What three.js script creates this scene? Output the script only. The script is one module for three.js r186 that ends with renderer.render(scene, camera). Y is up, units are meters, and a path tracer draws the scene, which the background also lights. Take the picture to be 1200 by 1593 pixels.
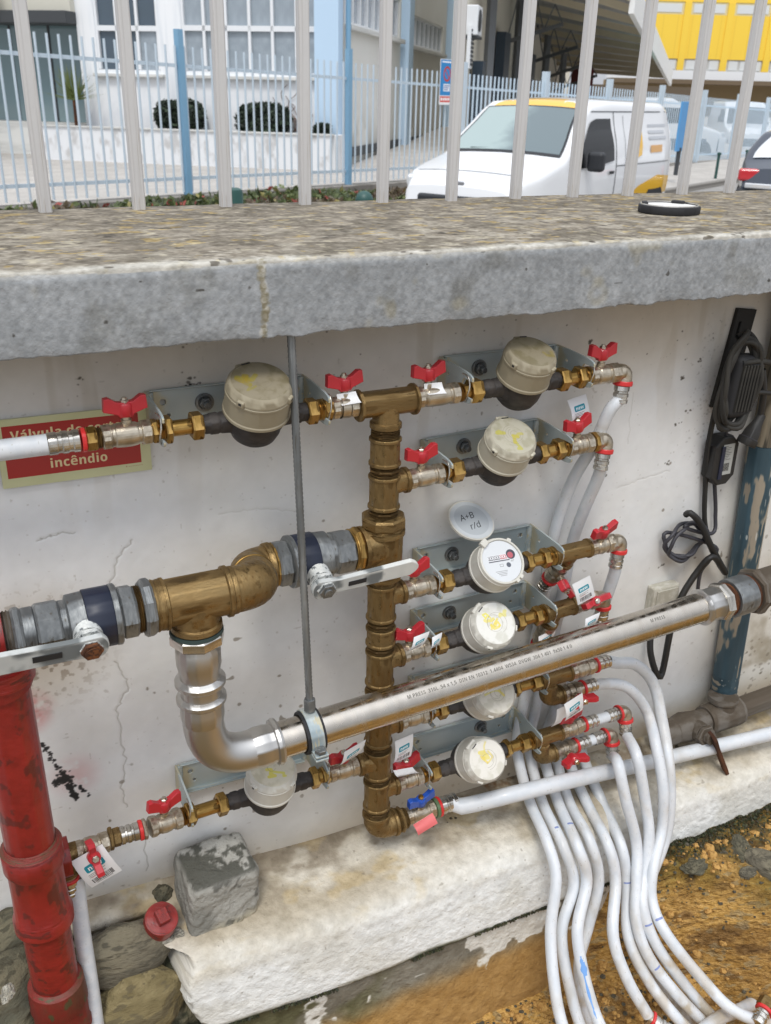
import * as THREE from 'three';
import { mergeGeometries, toCreasedNormals } from 'three/addons/utils/BufferGeometryUtils.js';
import { RoundedBoxGeometry } from 'three/addons/geometries/RoundedBoxGeometry.js';

// ---------- camera, sky, sun, exposure ----------
const scene = new THREE.Scene();
const camera = new THREE.PerspectiveCamera(58.58, 1200 / 1593, 0.05, 600);
camera.position.set(0, 1.35, 1.12);
camera.rotation.set(THREE.MathUtils.degToRad(-24.5), THREE.MathUtils.degToRad(-26.5), THREE.MathUtils.degToRad(1.43), 'YXZ');
camera.focus = 1.32; camera.userData.fStop = 12;
const renderer = new THREE.WebGLRenderer({ antialias: true });
renderer.toneMapping = THREE.LinearToneMapping;
renderer.toneMappingExposure = 1.0;
renderer.shadowMap.enabled = true;
{ // thin bright overcast: a white veil, brightest round the sun, paler towards the horizon
  const W = 256, H = 128, d = new Float32Array(W * H * 4);
  const S = new THREE.Vector3(-0.28, 0.88, 0.44).normalize(), v = new THREE.Vector3();
  for (let j = 0; j < H; j++) for (let i = 0; i < W; i++) {
    const el = ((j + 0.5) / H - 0.5) * Math.PI, az = ((i + 0.5) / W - 0.5) * 2 * Math.PI;
    v.set(Math.cos(el) * Math.cos(az), Math.sin(el), Math.cos(el) * Math.sin(az));
    const up = Math.max(0, v.y), c = Math.max(0, v.dot(S));
    const L = (0.52 + 0.9 * up) * (1 + 0.10 * Math.sin(5 * az + 3 * el) * Math.cos(4 * el + az)) + 1.2 * Math.pow(c, 10);
    const o = (j * W + i) * 4;
    d[o] = L * 0.95; d[o + 1] = L * 0.995; d[o + 2] = L * 1.085; d[o + 3] = 1;
  }
  const t = new THREE.DataTexture(d, W, H, THREE.RGBAFormat, THREE.FloatType);
  t.mapping = THREE.EquirectangularReflectionMapping; t.magFilter = THREE.LinearFilter; t.minFilter = THREE.LinearFilter; t.needsUpdate = true;
  scene.background = t; scene.environment = t;
}
const sun = new THREE.DirectionalLight(new THREE.Color(1, 0.955, 0.88), 1.5);
sun.position.set(-2.8 + 1, 8.8, 4.4); sun.target.position.set(1, 0, 0); sun.castShadow = true; sun.shadow.radius = 26;
sun.shadow.mapSize.set(2048, 2048);
Object.assign(sun.shadow.camera, { left: -30, right: 30, top: 30, bottom: -30, near: 0.1, far: 120 });
scene.add(sun, sun.target);

// ---------- noise ----------
function rng(seed) { let s = seed >>> 0; return () => { s = (s + 0x6D2B79F5) | 0; let t = Math.imul(s ^ (s >>> 15), 1 | s); t = (t + Math.imul(t ^ (t >>> 7), 61 | t)) ^ t; return ((t ^ (t >>> 14)) >>> 0) / 4294967296; }; }
function hash(x, y, s) { let h = Math.imul(x, 374761393) + Math.imul(y, 668265263) + Math.imul(s, 974634781); h = Math.imul(h ^ (h >>> 13), 1274126177); return ((h ^ (h >>> 16)) >>> 0) / 4294967296; }
const md = (a, n) => ((a % n) + n) % n;
function vn(x, y, p, s) { // value noise, repeating every p cells
  const xi = Math.floor(x), yi = Math.floor(y); let fx = x - xi, fy = y - yi; fx = fx * fx * (3 - 2 * fx); fy = fy * fy * (3 - 2 * fy);
  const x0 = md(xi, p), x1 = md(xi + 1, p), y0 = md(yi, p), y1 = md(yi + 1, p);
  const a = hash(x0, y0, s), b = hash(x1, y0, s), c = hash(x0, y1, s), d = hash(x1, y1, s);
  return a + (b - a) * fx + (c - a) * fy + (a - b - c + d) * fx * fy;
}
function fbm(x, y, s = 1, oct = 4, p = 4096, gain = 0.5) { let v = 0, a = 1, n = 0; for (let o = 0; o < oct; o++) { v += a * vn(x, y, p, s + o * 17); n += a; a *= gain; x *= 2; y *= 2; p *= 2; } return v / n; }
const ss = (a, b, x) => { x = Math.min(1, Math.max(0, (x - a) / (b - a))); return x * x * (3 - 2 * x); };
const mix = (a, b, t) => a + (b - a) * t;
const mix3 = (a, b, t) => [mix(a[0], b[0], t), mix(a[1], b[1], t), mix(a[2], b[2], t)];
function canvas(w, h) { const c = document.createElement('canvas'); c.width = w; c.height = h; return c; }
function ctex(c, srgb = true) { const t = new THREE.CanvasTexture(c); if (srgb) t.colorSpace = THREE.SRGBColorSpace; t.wrapS = t.wrapT = THREE.RepeatWrapping; t.anisotropy = 8; return t; }
function paint(w, h, fn) { // fn(u, v) -> sRGB 0..255; v runs upwards
  const c = canvas(w, h), g = c.getContext('2d'), im = g.createImageData(w, h), d = im.data;
  for (let j = 0; j < h; j++) for (let i = 0; i < w; i++) { const k = fn((i + 0.5) / w, 1 - (j + 0.5) / h), o = (j * w + i) * 4; d[o] = k[0]; d[o + 1] = k[1]; d[o + 2] = k[2]; d[o + 3] = 255; }
  g.putImageData(im, 0, 0); return c;
}
function grainTex(size, cells, oct, seed, gain, lo = 0, hi = 1) { return ctex(paint(size, size, (u, v) => { const k = 255 * mix(lo, hi, fbm(u * cells, v * cells, seed, oct, cells, gain)); return [k, k, k]; }), false); }
function rep(t, x, y) { const r = t.clone(); r.repeat.set(x, y); r.needsUpdate = true; return r; }

// ---------- materials ----------
const lin = (r, g, b) => new THREE.Color().setRGB(r, g, b);
const std = (c, rough, metal = 0, more = {}) => new THREE.MeshPhysicalMaterial({ color: c, roughness: rough, metalness: metal, side: THREE.DoubleSide, ...more });
const fineGrain = grainTex(512, 32, 4, 11, 0.6), roughGrain = grainTex(512, 12, 6, 23, 0.62), midGrain = grainTex(256, 8, 4, 31, 0.55);
function blotch(a, b, seed, cells = 6, size = 256, spots = null) {
  return ctex(paint(size, size, (u, v) => {
    const n = ss(0.32, 0.68, fbm(u * cells, v * cells, seed, 5, cells, 0.58)); let c = mix3(a, b, n);
    if (spots) { const m = ss(spots[1], spots[1] + 0.08, fbm(u * cells * 3, v * cells * 3, seed + 91, 4, cells * 3, 0.5)); c = mix3(c, spots[0], m); }
    return c;
  }));
}
const W1 = lin(1, 1, 1);
const M = {
  bronze: std(W1, 1, 0.85, { map: blotch([126, 104, 68], [144, 120, 80], 3, 4, 256, [[112, 90, 56], 0.66]), roughnessMap: rep(midGrain, 3, 3), bumpMap: rep(fineGrain, 2, 2), bumpScale: 0.0003 }),
  bronzeDark: std(W1, 0.6, 0.8, { map: blotch([84, 66, 40], [126, 100, 60], 5, 5), bumpMap: rep(fineGrain, 2, 2), bumpScale: 0.0003 }),
  brass: std(W1, 0.36, 0.92, { map: blotch([146, 116, 62], [190, 154, 92], 7, 4, 256, [[104, 80, 42], 0.62]) }),
  nickel: std(W1, 0.34, 0.9, { map: blotch([158, 146, 128], [198, 188, 170], 9, 5), bumpMap: rep(fineGrain, 1, 1), bumpScale: 0.00025 }),
  galv: std(W1, 0.5, 0.75, { map: blotch([118, 121, 122], [156, 158, 157], 13, 6, 256, [[100, 98, 92], 0.72]), bumpMap: rep(fineGrain, 1, 1), bumpScale: 0.0003 }),
  zinc: std(W1, 0.48, 0.25, { map: blotch([150, 164, 169], [186, 194, 192], 15, 4, 256, [[184, 178, 154], 0.64]) }),
  lever: std(W1, 0.9, 0, { map: blotch([214, 215, 210], [186, 189, 187], 17, 9, 256, [[112, 116, 116], 0.58]), bumpMap: rep(roughGrain, 1, 1), bumpScale: 0.0012 }),
  steel: std(W1, 0.5, 1, { map: blotch([190, 182, 170], [206, 199, 188], 19, 3), roughnessMap: rep(midGrain, 1, 1) }),
  steelSatin: std(lin(0.55, 0.54, 0.52), 0.38, 1, {}),
  sleeve: std(W1, 0.26, 0.95, { map: blotch([170, 166, 158], [214, 210, 202], 21, 5) }),
  black: std(W1, 0.62, 0, { map: blotch([44, 41, 40], [66, 61, 58], 25, 5), bumpMap: rep(fineGrain, 1, 1), bumpScale: 0.0004 }),
  rubber: std(lin(0.018, 0.018, 0.02), 0.7),
  cream: std(W1, 0.5, 0, { map: blotch([202, 200, 190], [212, 210, 202], 27, 4) }),
  creamOld: std(W1, 0.6, 0, { map: blotch([150, 141, 119], [157, 148, 126], 29, 4) }), creamMid: std(W1, 0.55, 0, { map: blotch([176, 171, 153], [190, 185, 168], 30, 4) }),
  red: std(lin(0.46, 0.018, 0.028), 0.42, 0, { clearcoat: 0.2 }),
  blue: std(lin(0.015, 0.08, 0.42), 0.4, 0, { clearcoat: 0.2 }),
  ringRed: std(lin(0.6, 0.03, 0.03), 0.4),
  navy: std(lin(0.012, 0.017, 0.035), 0.45),
  hose: std(W1, 0.42, 0, { map: rep(blotch([203, 208, 213], [212, 215, 218], 33, 6, 256, [[190, 191, 189], 0.74]), 9, 1), clearcoat: 0.15, vertexColors: true }),
  rust: std(W1, 0.9, 0.1, { map: blotch([122, 74, 40], [70, 42, 26], 35, 7), bumpMap: rep(roughGrain, 1, 1), bumpScale: 0.001 }),
  rustGrey: std(W1, 0.8, 0.4, { map: blotch([118, 112, 104], [92, 82, 70], 37, 7), bumpMap: rep(roughGrain, 1, 1), bumpScale: 0.0008 }),
  redPaint: std(W1, 0.42, 0, { map: blotch([122, 28, 24], [142, 34, 28], 39, 5, 256, [[96, 30, 26], 0.64]), bumpMap: rep(midGrain, 2, 4), bumpScale: 0.0006, clearcoat: 0.25, clearcoatRoughness: 0.4 }),
  redDirty: std(W1, 0.6, 0, { map: blotch([122, 36, 28], [98, 54, 38], 41, 6, 256, [[80, 70, 44], 0.62]), bumpMap: rep(midGrain, 2, 2), bumpScale: 0.001 }),
  bar: std(W1, 0.55, 0.1, { map: blotch([190, 187, 184], [204, 202, 200], 43, 5, 256, [[168, 158, 144], 0.7]), bumpMap: rep(fineGrain, 1, 6), bumpScale: 0.0003 }),
  blackCable: std(lin(0.02, 0.019, 0.018), 0.55), greyCable: std(lin(0.045, 0.044, 0.052), 0.5),
  dustBlack: std(W1, 0.75, 0, { map: blotch([30, 29, 27], [52, 50, 45], 47, 6) }),
    fenceBlue: std(lin(0.54, 0.63, 0.70), 0.5, 0), fencePost: std(lin(0.20, 0.38, 0.54), 0.45, 0), fencePale: std(lin(0.58, 0.70, 0.80), 0.5, 0),
  white: std(lin(0.78, 0.8, 0.82), 0.7), glass: std(lin(0.10, 0.14, 0.16), 0.08, 0, { clearcoat: 1, clearcoatRoughness: 0.03 }),
  carWhite: std(lin(0.8, 0.81, 0.82), 0.3, 0, { clearcoat: 0.8, clearcoatRoughness: 0.06 }), carYellow: std(lin(0.82, 0.46, 0.02), 0.35, 0, { clearcoat: 0.6 }),
  carDark: std(lin(0.02, 0.022, 0.026), 0.5), carGlass: std(lin(0.006, 0.007, 0.008), 0.3), windscreen: std(W1, 0.07, 0, { map: ctex(paint(128, 128, (u, v) => { const n = fbm(u * 4, v * 4, 61, 4), d = ss(0.35, 0.62, v + 0.3 * (n - 0.5)); return mix3([150, 168, 166], [92, 108, 112], d); })), clearcoat: 1, clearcoatRoughness: 0.02 }),
  tyre: std(lin(0.02, 0.02, 0.02), 0.9), rim: std(lin(0.4, 0.4, 0.42), 0.35, 0.8), tail: std(lin(0.55, 0.02, 0.03), 0.2, 0, { clearcoat: 1 }), lamp: std(lin(0.7, 0.72, 0.74), 0.1, 0.2, { clearcoat: 1 }),
  green: std(lin(0.02, 0.075, 0.065), 0.45), yellowWall: std(lin(0.88, 0.60, 0.06), 0.6), creamWall: std(lin(0.74, 0.70, 0.60), 0.85), dark: std(lin(0.05, 0.055, 0.06), 0.6),
  canopy: std(lin(0.55, 0.54, 0.52), 0.8), purlin: std(lin(0.66, 0.58, 0.42), 0.7), truss: std(lin(0.17, 0.18, 0.19), 0.6),
};

// ---------- building blocks ----------
const V = (a) => Array.isArray(a) ? new THREE.Vector3(a[0], a[1], a[2]) : a;
const used = {};
function numbered(n) { used[n] = (used[n] ?? -1) + 1; return used[n] ? n + '_' + String(used[n]).padStart(3, '0') : n; }
function shade(o) { o.castShadow = o.receiveShadow = true; return o; }
function tag(o, label, category, group) { o.userData.label = label; o.userData.category = category; if (group) o.userData.group = group; return o; }
function thing(name, label, category, pos = [0, 0, 0], group) { const o = new THREE.Group(); o.name = numbered(name); o.position.copy(V(pos)); tag(o, label, category, group); scene.add(o); return o; }
function part(name, geo, mat, parent) { const m = shade(new THREE.Mesh(geo, mat)); m.name = parent === scene ? numbered(name) : name; parent.add(m); return m; }
function struct(name, geo, mat) { const m = part(name, geo, mat, scene); m.userData.kind = 'structure'; return m; }
function aim(o, dir, tilt = 0) { // local +x along dir, local +y turned from up towards the viewer's side by tilt (radians)
  const x = V(dir).clone().normalize(), ref = new THREE.Vector3(0, Math.cos(tilt), Math.sin(tilt)); if (Math.abs(x.dot(ref)) > 0.999) ref.set(0, 0, 1);
  const z = new THREE.Vector3().crossVectors(x, ref).normalize(), y = new THREE.Vector3().crossVectors(z, x);
  o.quaternion.setFromRotationMatrix(new THREE.Matrix4().makeBasis(x, y, z)); return o;
}
function rev(profile, seg = 28, crease = 0.7) { // turned about the local x axis: [[x, r], ...]
  const g = new THREE.LatheGeometry(profile.map((p) => new THREE.Vector2(Math.max(p[1], 1e-5), p[0])), seg); g.rotateZ(-Math.PI / 2); return toCreasedNormals(g, crease);
}
function revY(profile, seg = 40, crease = 0.6) { return toCreasedNormals(new THREE.LatheGeometry(profile.map((p) => new THREE.Vector2(Math.max(p[0], 1e-5), p[1])), seg), crease); }
function hex(x0, x1, r, n = 6) { const c = r * 0.09; return rev([[x0, 0], [x0, r * 0.92], [x0 + c, r], [x1 - c, r], [x1, r * 0.92], [x1, 0]], n, 0.3); }
function cyl(x0, x1, r, seg = 24, c = 0.0006) { return rev([[x0, 0], [x0, r - c], [x0 + c, r], [x1 - c, r], [x1, r - c], [x1, 0]], seg); }
function box(x, y, z, w, h, d, r = 0) { const g = r ? new RoundedBoxGeometry(w, h, d, 2, r) : new THREE.BoxGeometry(w, h, d); const q = r ? g : g.toNonIndexed(); q.translate(x, y, z); return q; }
function strip(g) { const r = g.index ? g.toNonIndexed() : g; for (const k of Object.keys(r.attributes)) if (!['position', 'normal', 'uv'].includes(k)) r.deleteAttribute(k); return r; }
const merge = (a) => mergeGeometries(a.map(strip));
const cr = (pts, closed = false, t = 0.5) => new THREE.CatmullRomCurve3(pts.map(V), closed, 'catmullrom', t);
function tube(pts, r, seg = 60, rad = 12, closed = false) { return new THREE.TubeGeometry(Array.isArray(pts) ? cr(pts, closed) : pts, seg, r, rad, closed); }
function bez(list) { const c = new THREE.CurvePath(); for (const s of list) c.add(s.length === 2 ? new THREE.LineCurve3(V(s[0]), V(s[1])) : new THREE.QuadraticBezierCurve3(V(s[0]), V(s[1]), V(s[2]))); return c; }
function flat(pts, depth, bevel = 0) { const s = new THREE.Shape(pts.map((p) => new THREE.Vector2(p[0], p[1]))); return new THREE.ExtrudeGeometry(s, { depth, bevelEnabled: bevel > 0, bevelSize: bevel, bevelThickness: bevel, bevelSegments: 2, curveSegments: 10 }); }
function beam(a, b, w, h) { const A = V(a), B = V(b), d = B.clone().sub(A), g = new THREE.BoxGeometry(d.length(), h, w), o = new THREE.Object3D(); aim(o, d); o.position.copy(A).addScaledVector(d, 0.5); o.updateMatrix(); return g.applyMatrix4(o.matrix); }
function grid(nu, nv, f) { // f(u, v) -> [x, y, z, s, t]
  const P = [], U = [], I = [];
  for (let j = 0; j <= nv; j++) for (let i = 0; i <= nu; i++) { const p = f(i / nu, j / nv); P.push(p[0], p[1], p[2]); U.push(p[3], p[4]); }
  for (let j = 0; j < nv; j++) for (let i = 0; i < nu; i++) { const a = j * (nu + 1) + i, b = a + 1, c = a + nu + 1, d = c + 1; I.push(a, b, d, a, d, c); }
  const g = new THREE.BufferGeometry(); g.setAttribute('position', new THREE.Float32BufferAttribute(P, 3)); g.setAttribute('uv', new THREE.Float32BufferAttribute(U, 2)); g.setIndex(I); g.computeVertexNormals(); return g;
}
function roundish(rad, seed, amp, sx = 1, sy = 1, sz = 1, det = 4) { // an uneven stone
  const g = new THREE.IcosahedronGeometry(1, det), p = g.attributes.position;
  for (let i = 0; i < p.count; i++) { const x = p.getX(i), y = p.getY(i), z = p.getZ(i); const k = 1 + amp * (fbm(x * 1.6 + 7 + z, y * 1.6 + 9 - z * 0.6, seed, 4) - 0.5) * 2; p.setXYZ(i, x * k * rad * sx, y * k * rad * sy, z * k * rad * sz); }
  g.computeVertexNormals(); return toCreasedNormals(g, 0.5);
}

// ================= the near setting: wall, coping, plinth, soil =================
const WX0 = -0.5, WX1 = 2.3, WY0 = 0, WY1 = 1.12; // painted wall sheet
{
  const w = 2048, h = 1024;
  const c = paint(w, h, (u, v) => {
    const x = mix(WX0, WX1, u), y = mix(WY0, WY1, v);
    let k = [224, 224, 222];
    const n = fbm(x * 5, y * 5, 51, 5), f = fbm(x * 60, y * 60, 52, 3), b = fbm(x * 2.2, y * 2.2, 53, 3);
    k = mix3(k, [212, 208, 198], 0.45 * ss(0.42, 0.8, n)); k = mix3(k, [230, 231, 232], ss(0.5, 0.75, b) * 0.6);
    // grime under the coping and towards the foot
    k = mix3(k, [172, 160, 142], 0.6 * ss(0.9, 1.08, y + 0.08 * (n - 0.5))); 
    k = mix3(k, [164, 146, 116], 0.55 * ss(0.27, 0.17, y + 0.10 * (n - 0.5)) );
    // the right end is dirtier
    k = mix3(k, [200, 192, 176], 0.5 * ss(1.15, 1.5, x + 0.3 * (n - 0.5)));
    const rt = ss(1.36, 1.5, x + 0.1 * (f - 0.5)) * ss(0.75, 0.2, y) ; k = mix3(k, [132, 120, 98], 0.7 * rt * ss(0.42, 0.62, fbm(x * 14, y * 14, 54, 4)));
    // bare rough render by the red riser
    const bare = ss(0.15, 0.02, Math.hypot((x - 0.04) * 1.1, (y - 0.665) * 1.2)) ; k = mix3(k, [176, 164, 146], 0.7 * bare); k = mix3(k, [112, 98, 82], 0.6 * bare * ss(0.56, 0.66, fbm(x * 150, y * 150, 49, 3)));
    const sp = Math.max(ss(0.05, 0.005, Math.hypot((x - 0.012) * 0.9, (y - 0.575))), 0.35 * ss(0.05, 0.0, Math.hypot(x - 0.07, y - 0.45))) * ss(0.3, 0.62, f + 0.15); k = mix3(k, [176, 52, 50], 0.6 * sp);
    const pit = ss(0.84, 0.9, fbm(x * 160, y * 160, 55, 2)); k = mix3(k, [150, 143, 132], 0.3 * pit);
    const fl = ss(0.85, 0.88, fbm(x * 60, y * 60, 57, 2)) * ss(0.5, 0.6, fbm(x * 4, y * 4, 56, 2)); k = mix3(k, [110, 100, 86], 0.6 * fl);
    const dr = ss(0.62, 0.72, fbm(x * 26, y * 3.2, 50, 4)) * ss(0.75, 1.08, y); k = mix3(k, [160, 148, 128], 0.24 * dr);
    const g = (f - 0.5) * 9; return [k[0] + g, k[1] + g, k[2] + g];
  });
  const b = paint(1024, 512, (u, v) => { const x = mix(WX0, WX1, u), y = mix(WY0, WY1, v); let k = 150 + 70 * (fbm(x * 12, y * 12, 58, 4) - 0.5) + 46 * (fbm(x * 90, y * 90, 59, 3) - 0.5); return [k, k, k]; });
  const g = c.getContext('2d'), gb = b.getContext('2d'), px = (x, y) => [(x - WX0) / (WX1 - WX0), 1 - (y - WY0) / (WY1 - WY0)];
  const r = rng(5);
  function crack(pts, wd, col) {
    let P = []; for (let i = 0; i + 1 < pts.length; i++) for (let k = 0; k < 9; k++) { const t = k / 9; P.push([mix(pts[i][0], pts[i + 1][0], t) + (r() - 0.5) * 0.006, mix(pts[i][1], pts[i + 1][1], t) + (r() - 0.5) * 0.004]); }
    for (const [q, W, H, ww, cc] of [[g, w, h, wd, col], [gb, 1024, 512, wd * 0.8, '#303030']]) { q.strokeStyle = cc; q.lineWidth = ww; q.lineJoin = 'round'; q.beginPath(); P.forEach((p, i) => { const [a, e] = px(p[0], p[1]); i ? q.lineTo(a * W, e * H) : q.moveTo(a * W, e * H); }); q.stroke(); }
  }
  for (const p of [[[[0.149,0.741],[0.16,0.782],[0.189,0.81]],[[0.144,0.624],[0.158,0.582],[0.137,0.538],[0.142,0.456],[0.131,0.4],[0.137,0.36]],[[0.156,0.302],[0.155,0.223]],[[0.068,0.828],[0.092,0.833],[0.116,0.83]]]][0]) crack(p, 1.1, 'rgba(110,102,90,0.42)');
  for (const p of [[[[0.302,0.822],[0.357,0.822],[0.424,0.803]],[[1.002,0.745],[1.057,0.754],[1.128,0.761]],[[1.008,0.916],[1.011,0.814]],[[1.016,0.043],[1.187,0.022]]]][0]) crack(p, 0.7, 'rgba(130,122,108,0.32)');
  // black tar marks, scuffs
  function splat(cx, cy, n, sx, sy, rad, col) { for (let i = 0; i < n; i++) { const a = (r() + r() - 1), e = (r() + r() - 1), [u, v] = px(cx + a * sx, cy + e * sy + 0), R = rad * (0.3 + r()); g.fillStyle = col; g.beginPath(); g.ellipse(u * w, v * h, R, R * (0.5 + r()), r() * 3, 0, 7); g.fill(); } }
  { const A = [0.033,0.519,0], B = [0.055,0.451,0], D = [0.069,0.407,0], E = [0.086,0.408,0];
    const ln = (p, q, n, wd) => { for (let i = 0; i < n; i++) { const t = r(); splat(mix(p[0], q[0], t), mix(p[1], q[1], t), 1, 0.004, 0.004, wd, 'rgba(38,36,34,0.9)'); } };
    ln(A, B, 50, 1.6); ln(B, D, 50, 2.4); ln(B, E, 30, 1.6); { const q1 = [0.265,0.999,0], q2 = [0.276,1.009,0], q3 = [0.289,1.009,0]; ln(q1, q2, 26, 0.9); ln(q2, q3, 10, 0.8); } splat(B[0] - 0.003, B[1], 45, 0.016, 0.016, 2.2, 'rgba(40,38,36,0.85)'); }
  for (const q of [[[0.906,1.008],[1.111,0.927],[1.118,0.846],[1.11,0.776],[0.97,0.771],[1.138,0.867],[1.145,0.957],[0.144,1.03],[0.279,1.016],[1.136,0.567],[0.86,0.117]]][0]) splat(q[0], q[1], 5, 0.008, 0.005, 1.5, 'rgba(70,64,56,0.7)');
  { const q = [1.206,0.882,0]; for (let i = 0; i < 240; i++) splat(q[0] + (r() + r() - 1.15) * 0.07, q[1] + (r() + r() - 1) * 0.16, 1, 0.01, 0.01, 1.6, 'rgba(96,90,80,0.16)'); }
  { const q = [1.38,0.396,0]; for (let i = 0; i < 170; i++) splat(q[0] + 0.02 + r() * 0.3, 0.2 + r() * r() * 0.6, 1, 0.01, 0.01, 2.6, 'rgba(74,66,50,0.28)'); }
  for (let i = 0; i < 150; i++) splat(mix(WX0, WX1, r()), mix(0.95, 1.1, r()), 1, 0.002, 0.002, 1.1, 'rgba(60,54,46,0.6)');
  for (let i = 0; i < 90; i++) splat(mix(WX0, WX1, r()), 0.16 + 0.07 * r() * r(), 2, 0.02, 0.01, 3, 'rgba(112,92,62,0.22)');
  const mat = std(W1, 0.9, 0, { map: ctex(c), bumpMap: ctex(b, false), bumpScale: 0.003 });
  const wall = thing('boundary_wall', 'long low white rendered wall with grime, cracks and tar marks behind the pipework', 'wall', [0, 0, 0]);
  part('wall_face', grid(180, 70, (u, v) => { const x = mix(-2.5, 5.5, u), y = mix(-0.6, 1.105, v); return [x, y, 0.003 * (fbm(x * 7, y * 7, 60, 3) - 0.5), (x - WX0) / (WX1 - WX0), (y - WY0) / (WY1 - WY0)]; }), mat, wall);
  part('wall_core', box(1.5, 0.245, -0.17, 8, 1.69, 0.32), std(lin(0.5, 0.48, 0.44), 0.95), wall);

  // coping: two cast slabs meeting at a mortar joint
  const zF = 0.12, zB = -0.42, y0 = 1.09, y1 = 1.181, S = [0, 0.54, 0.63, 1.17]; // arc length: underside, front, top
  const cw = 2048, ch = 1024, X0 = -0.5, X1 = 2.2, LT = 1.27, sl = (s) => s; 
  const cc = paint(cw, ch, (u, v) => {
    const x = mix(X0, X1, u), s = v * LT;
    const n = fbm(x * 9, s * 9, 61, 5), f = fbm(x * 70, s * 70, 62, 4, 4096, 0.6);
    if (s < S[2] - 0.004 + 0.012 * (n - 0.5)) { // front and underside: grey cast concrete
      let k = mix3([143, 146, 148], [152, 155, 157], ss(0.3, 0.7, fbm(x * 8, s * 8, 63, 5)));
      k = mix3(k, [96, 95, 88], 0.4 * ss(0.55, 0.75, fbm(x * 20, s * 14, 64, 4)) * ss(S[1] - 0.1, S[2], s));
      k = mix3(k, [150, 140, 112], 0.4 * ss(0.66, 0.75, fbm(x * 16 + 5, s * 16, 65, 3)));
      k = mix3(k, [186, 186, 182], 0.7 * ss(S[2] - 0.010, S[2] - 0.003, s + 0.01 * (n - 0.5)));
      k = mix3(k, [58, 56, 52], 0.8 * ss(0.89, 0.92, fbm(x * 75, s * 75, 66, 2)));
      const g = (f - 0.5) * 24 + (fbm(x * 210, s * 210, 77, 2) - 0.5) * 34; return [k[0] + g, k[1] + g, k[2] + g];
    }
    // weathered top: brown-grey film, pale worn streaks, yellow lichen
    const st = fbm(x * 36, s * 46, 67, 5, 4096, 0.62), q = s - S[2];
    let k = mix3([104, 96, 83], [138, 129, 114], ss(0.3, 0.7, st));
    k = mix3(k, [164, 157, 143], 0.7 * ss(0.48, 0.64, fbm(x * 30 + 3, s * 36, 68, 5, 4096, 0.62)) * ss(0.5, 0.05, q));
    k = mix3(k, [90, 83, 70], 0.5 * ss(0.5, 0.66, fbm(x * 12, s * 16, 69, 5, 4096, 0.62)));
    k = mix3(k, [168, 142, 80], 0.55 * ss(0.69, 0.735, fbm(x * 40, s * 60, 70, 4) + 0.05 * ss(0.2, 1.2, x) + 0.06 * (fbm(x * 5, s * 5, 79, 2) - 0.5)));
    k = mix3(k, [190, 181, 154], 0.4 * ss(0.68, 0.72, fbm(x * 50 + 9, s * 70, 71, 4)));
    k = mix3(k, [196, 194, 186], 0.75 * ss(0.022, 0.0, q + 0.03 * (n - 0.5)));
    k = mix3(k, [64, 58, 50], 0.6 * ss(0.7, 0.78, fbm(x * 60, s * 90, 72, 3)));
    const g = (f - 0.5) * 44 + (fbm(x * 190, s * 190, 78, 2) - 0.5) * 40; return [k[0] + g, k[1] + g, k[2] + g];
  });
  const gc = cc.getContext('2d'); const r2 = rng(9);
  { const jx = [0.337,1.14,0.12][0]; for (let i = 0; i < 120; i++) { const s = S[1] - 0.005 + r2() * 0.1, u = (jx - X0 + (r2() - 0.5) * 0.006 + 0.002 * Math.sin(s * 90)) / (X1 - X0); gc.fillStyle = i % 3 ? 'rgba(120,112,88,0.5)' : 'rgba(190,188,180,0.5)'; gc.beginPath(); gc.ellipse(u * cw, (1 - s / LT) * ch, 1 + 2 * r2(), 1.5 + 2 * r2(), 0, 0, 7); gc.fill(); } }
  const cm = std(W1, 0.95, 0, { map: ctex(cc), bumpMap: rep(roughGrain, 26, 12.2), bumpScale: 0.0013 });
  const coping = thing('wall_coping', 'thick grey concrete coping on the wall with lichen on its weathered top', 'wall coping');
  const jx = [0.337,1.14,0.12][0];
  const slab = (xa, xb, seed) => part('coping_slab', grid(Math.round((xb - xa) * 170), 64, (u, v) => {
    const x = mix(xa, xb, u); let s = v * LT, y, z, ny = 0, nz = 0;
    // cluster rows at the two front edges
    const rows = [0, 0.36, 0.50, 0.525, 0.533, 0.538, 0.54, 0.542, 0.547, 0.555]; const k = Math.round(v * 64);
    s = k <= 9 ? rows[k] : k <= 18 ? mix(0.555, 0.615, (k - 9) / 9) : k <= 30 ? mix(0.615, 0.645, (k - 18) / 12) : k <= 60 ? mix(0.645, 1.17, (k - 30) / 30) : mix(1.17, LT, (k - 60) / 4);
    if (s <= S[1]) { y = y0; z = zB + s * (zF - zB) / S[1]; ny = -1; } else if (s <= S[2]) { y = mix(y0, y1, (s - S[1]) / 0.09); z = zF; nz = 1; } else if (s <= S[3]) { y = y1; z = zF - (s - S[2]); ny = 1; } else { z = zB; y = y1 - (s - S[3]) * 0.9; nz = -1; }
    const e = Math.max(0, 1 - Math.abs(s - S[1]) / 0.016), e2 = Math.max(0, 1 - Math.abs(s - S[2]) / 0.012);
    const n1 = fbm(x * 55, 3.3, 73 + seed, 4, 4096, 0.6) - 0.5, n2 = fbm(x * 40, 8.1, 74 + seed, 4) - 0.5, d = 0.0022 * (fbm(x * 10, s * 10, 75, 3) - 0.5);
    y += ny * d + e * (0.0015 + 0.008 * n1) - e2 * (0.002 + 0.003 * n2); z += nz * d - e * (0.0015 + 0.005 * n1) - e2 * (0.002 + 0.003 * n2);
    const end = Math.min(x - xa, xb - x); if (end < 0.006) { z -= nz * 0.003; y -= (ny > 0 ? 1 : 0) * 0.003; }
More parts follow.
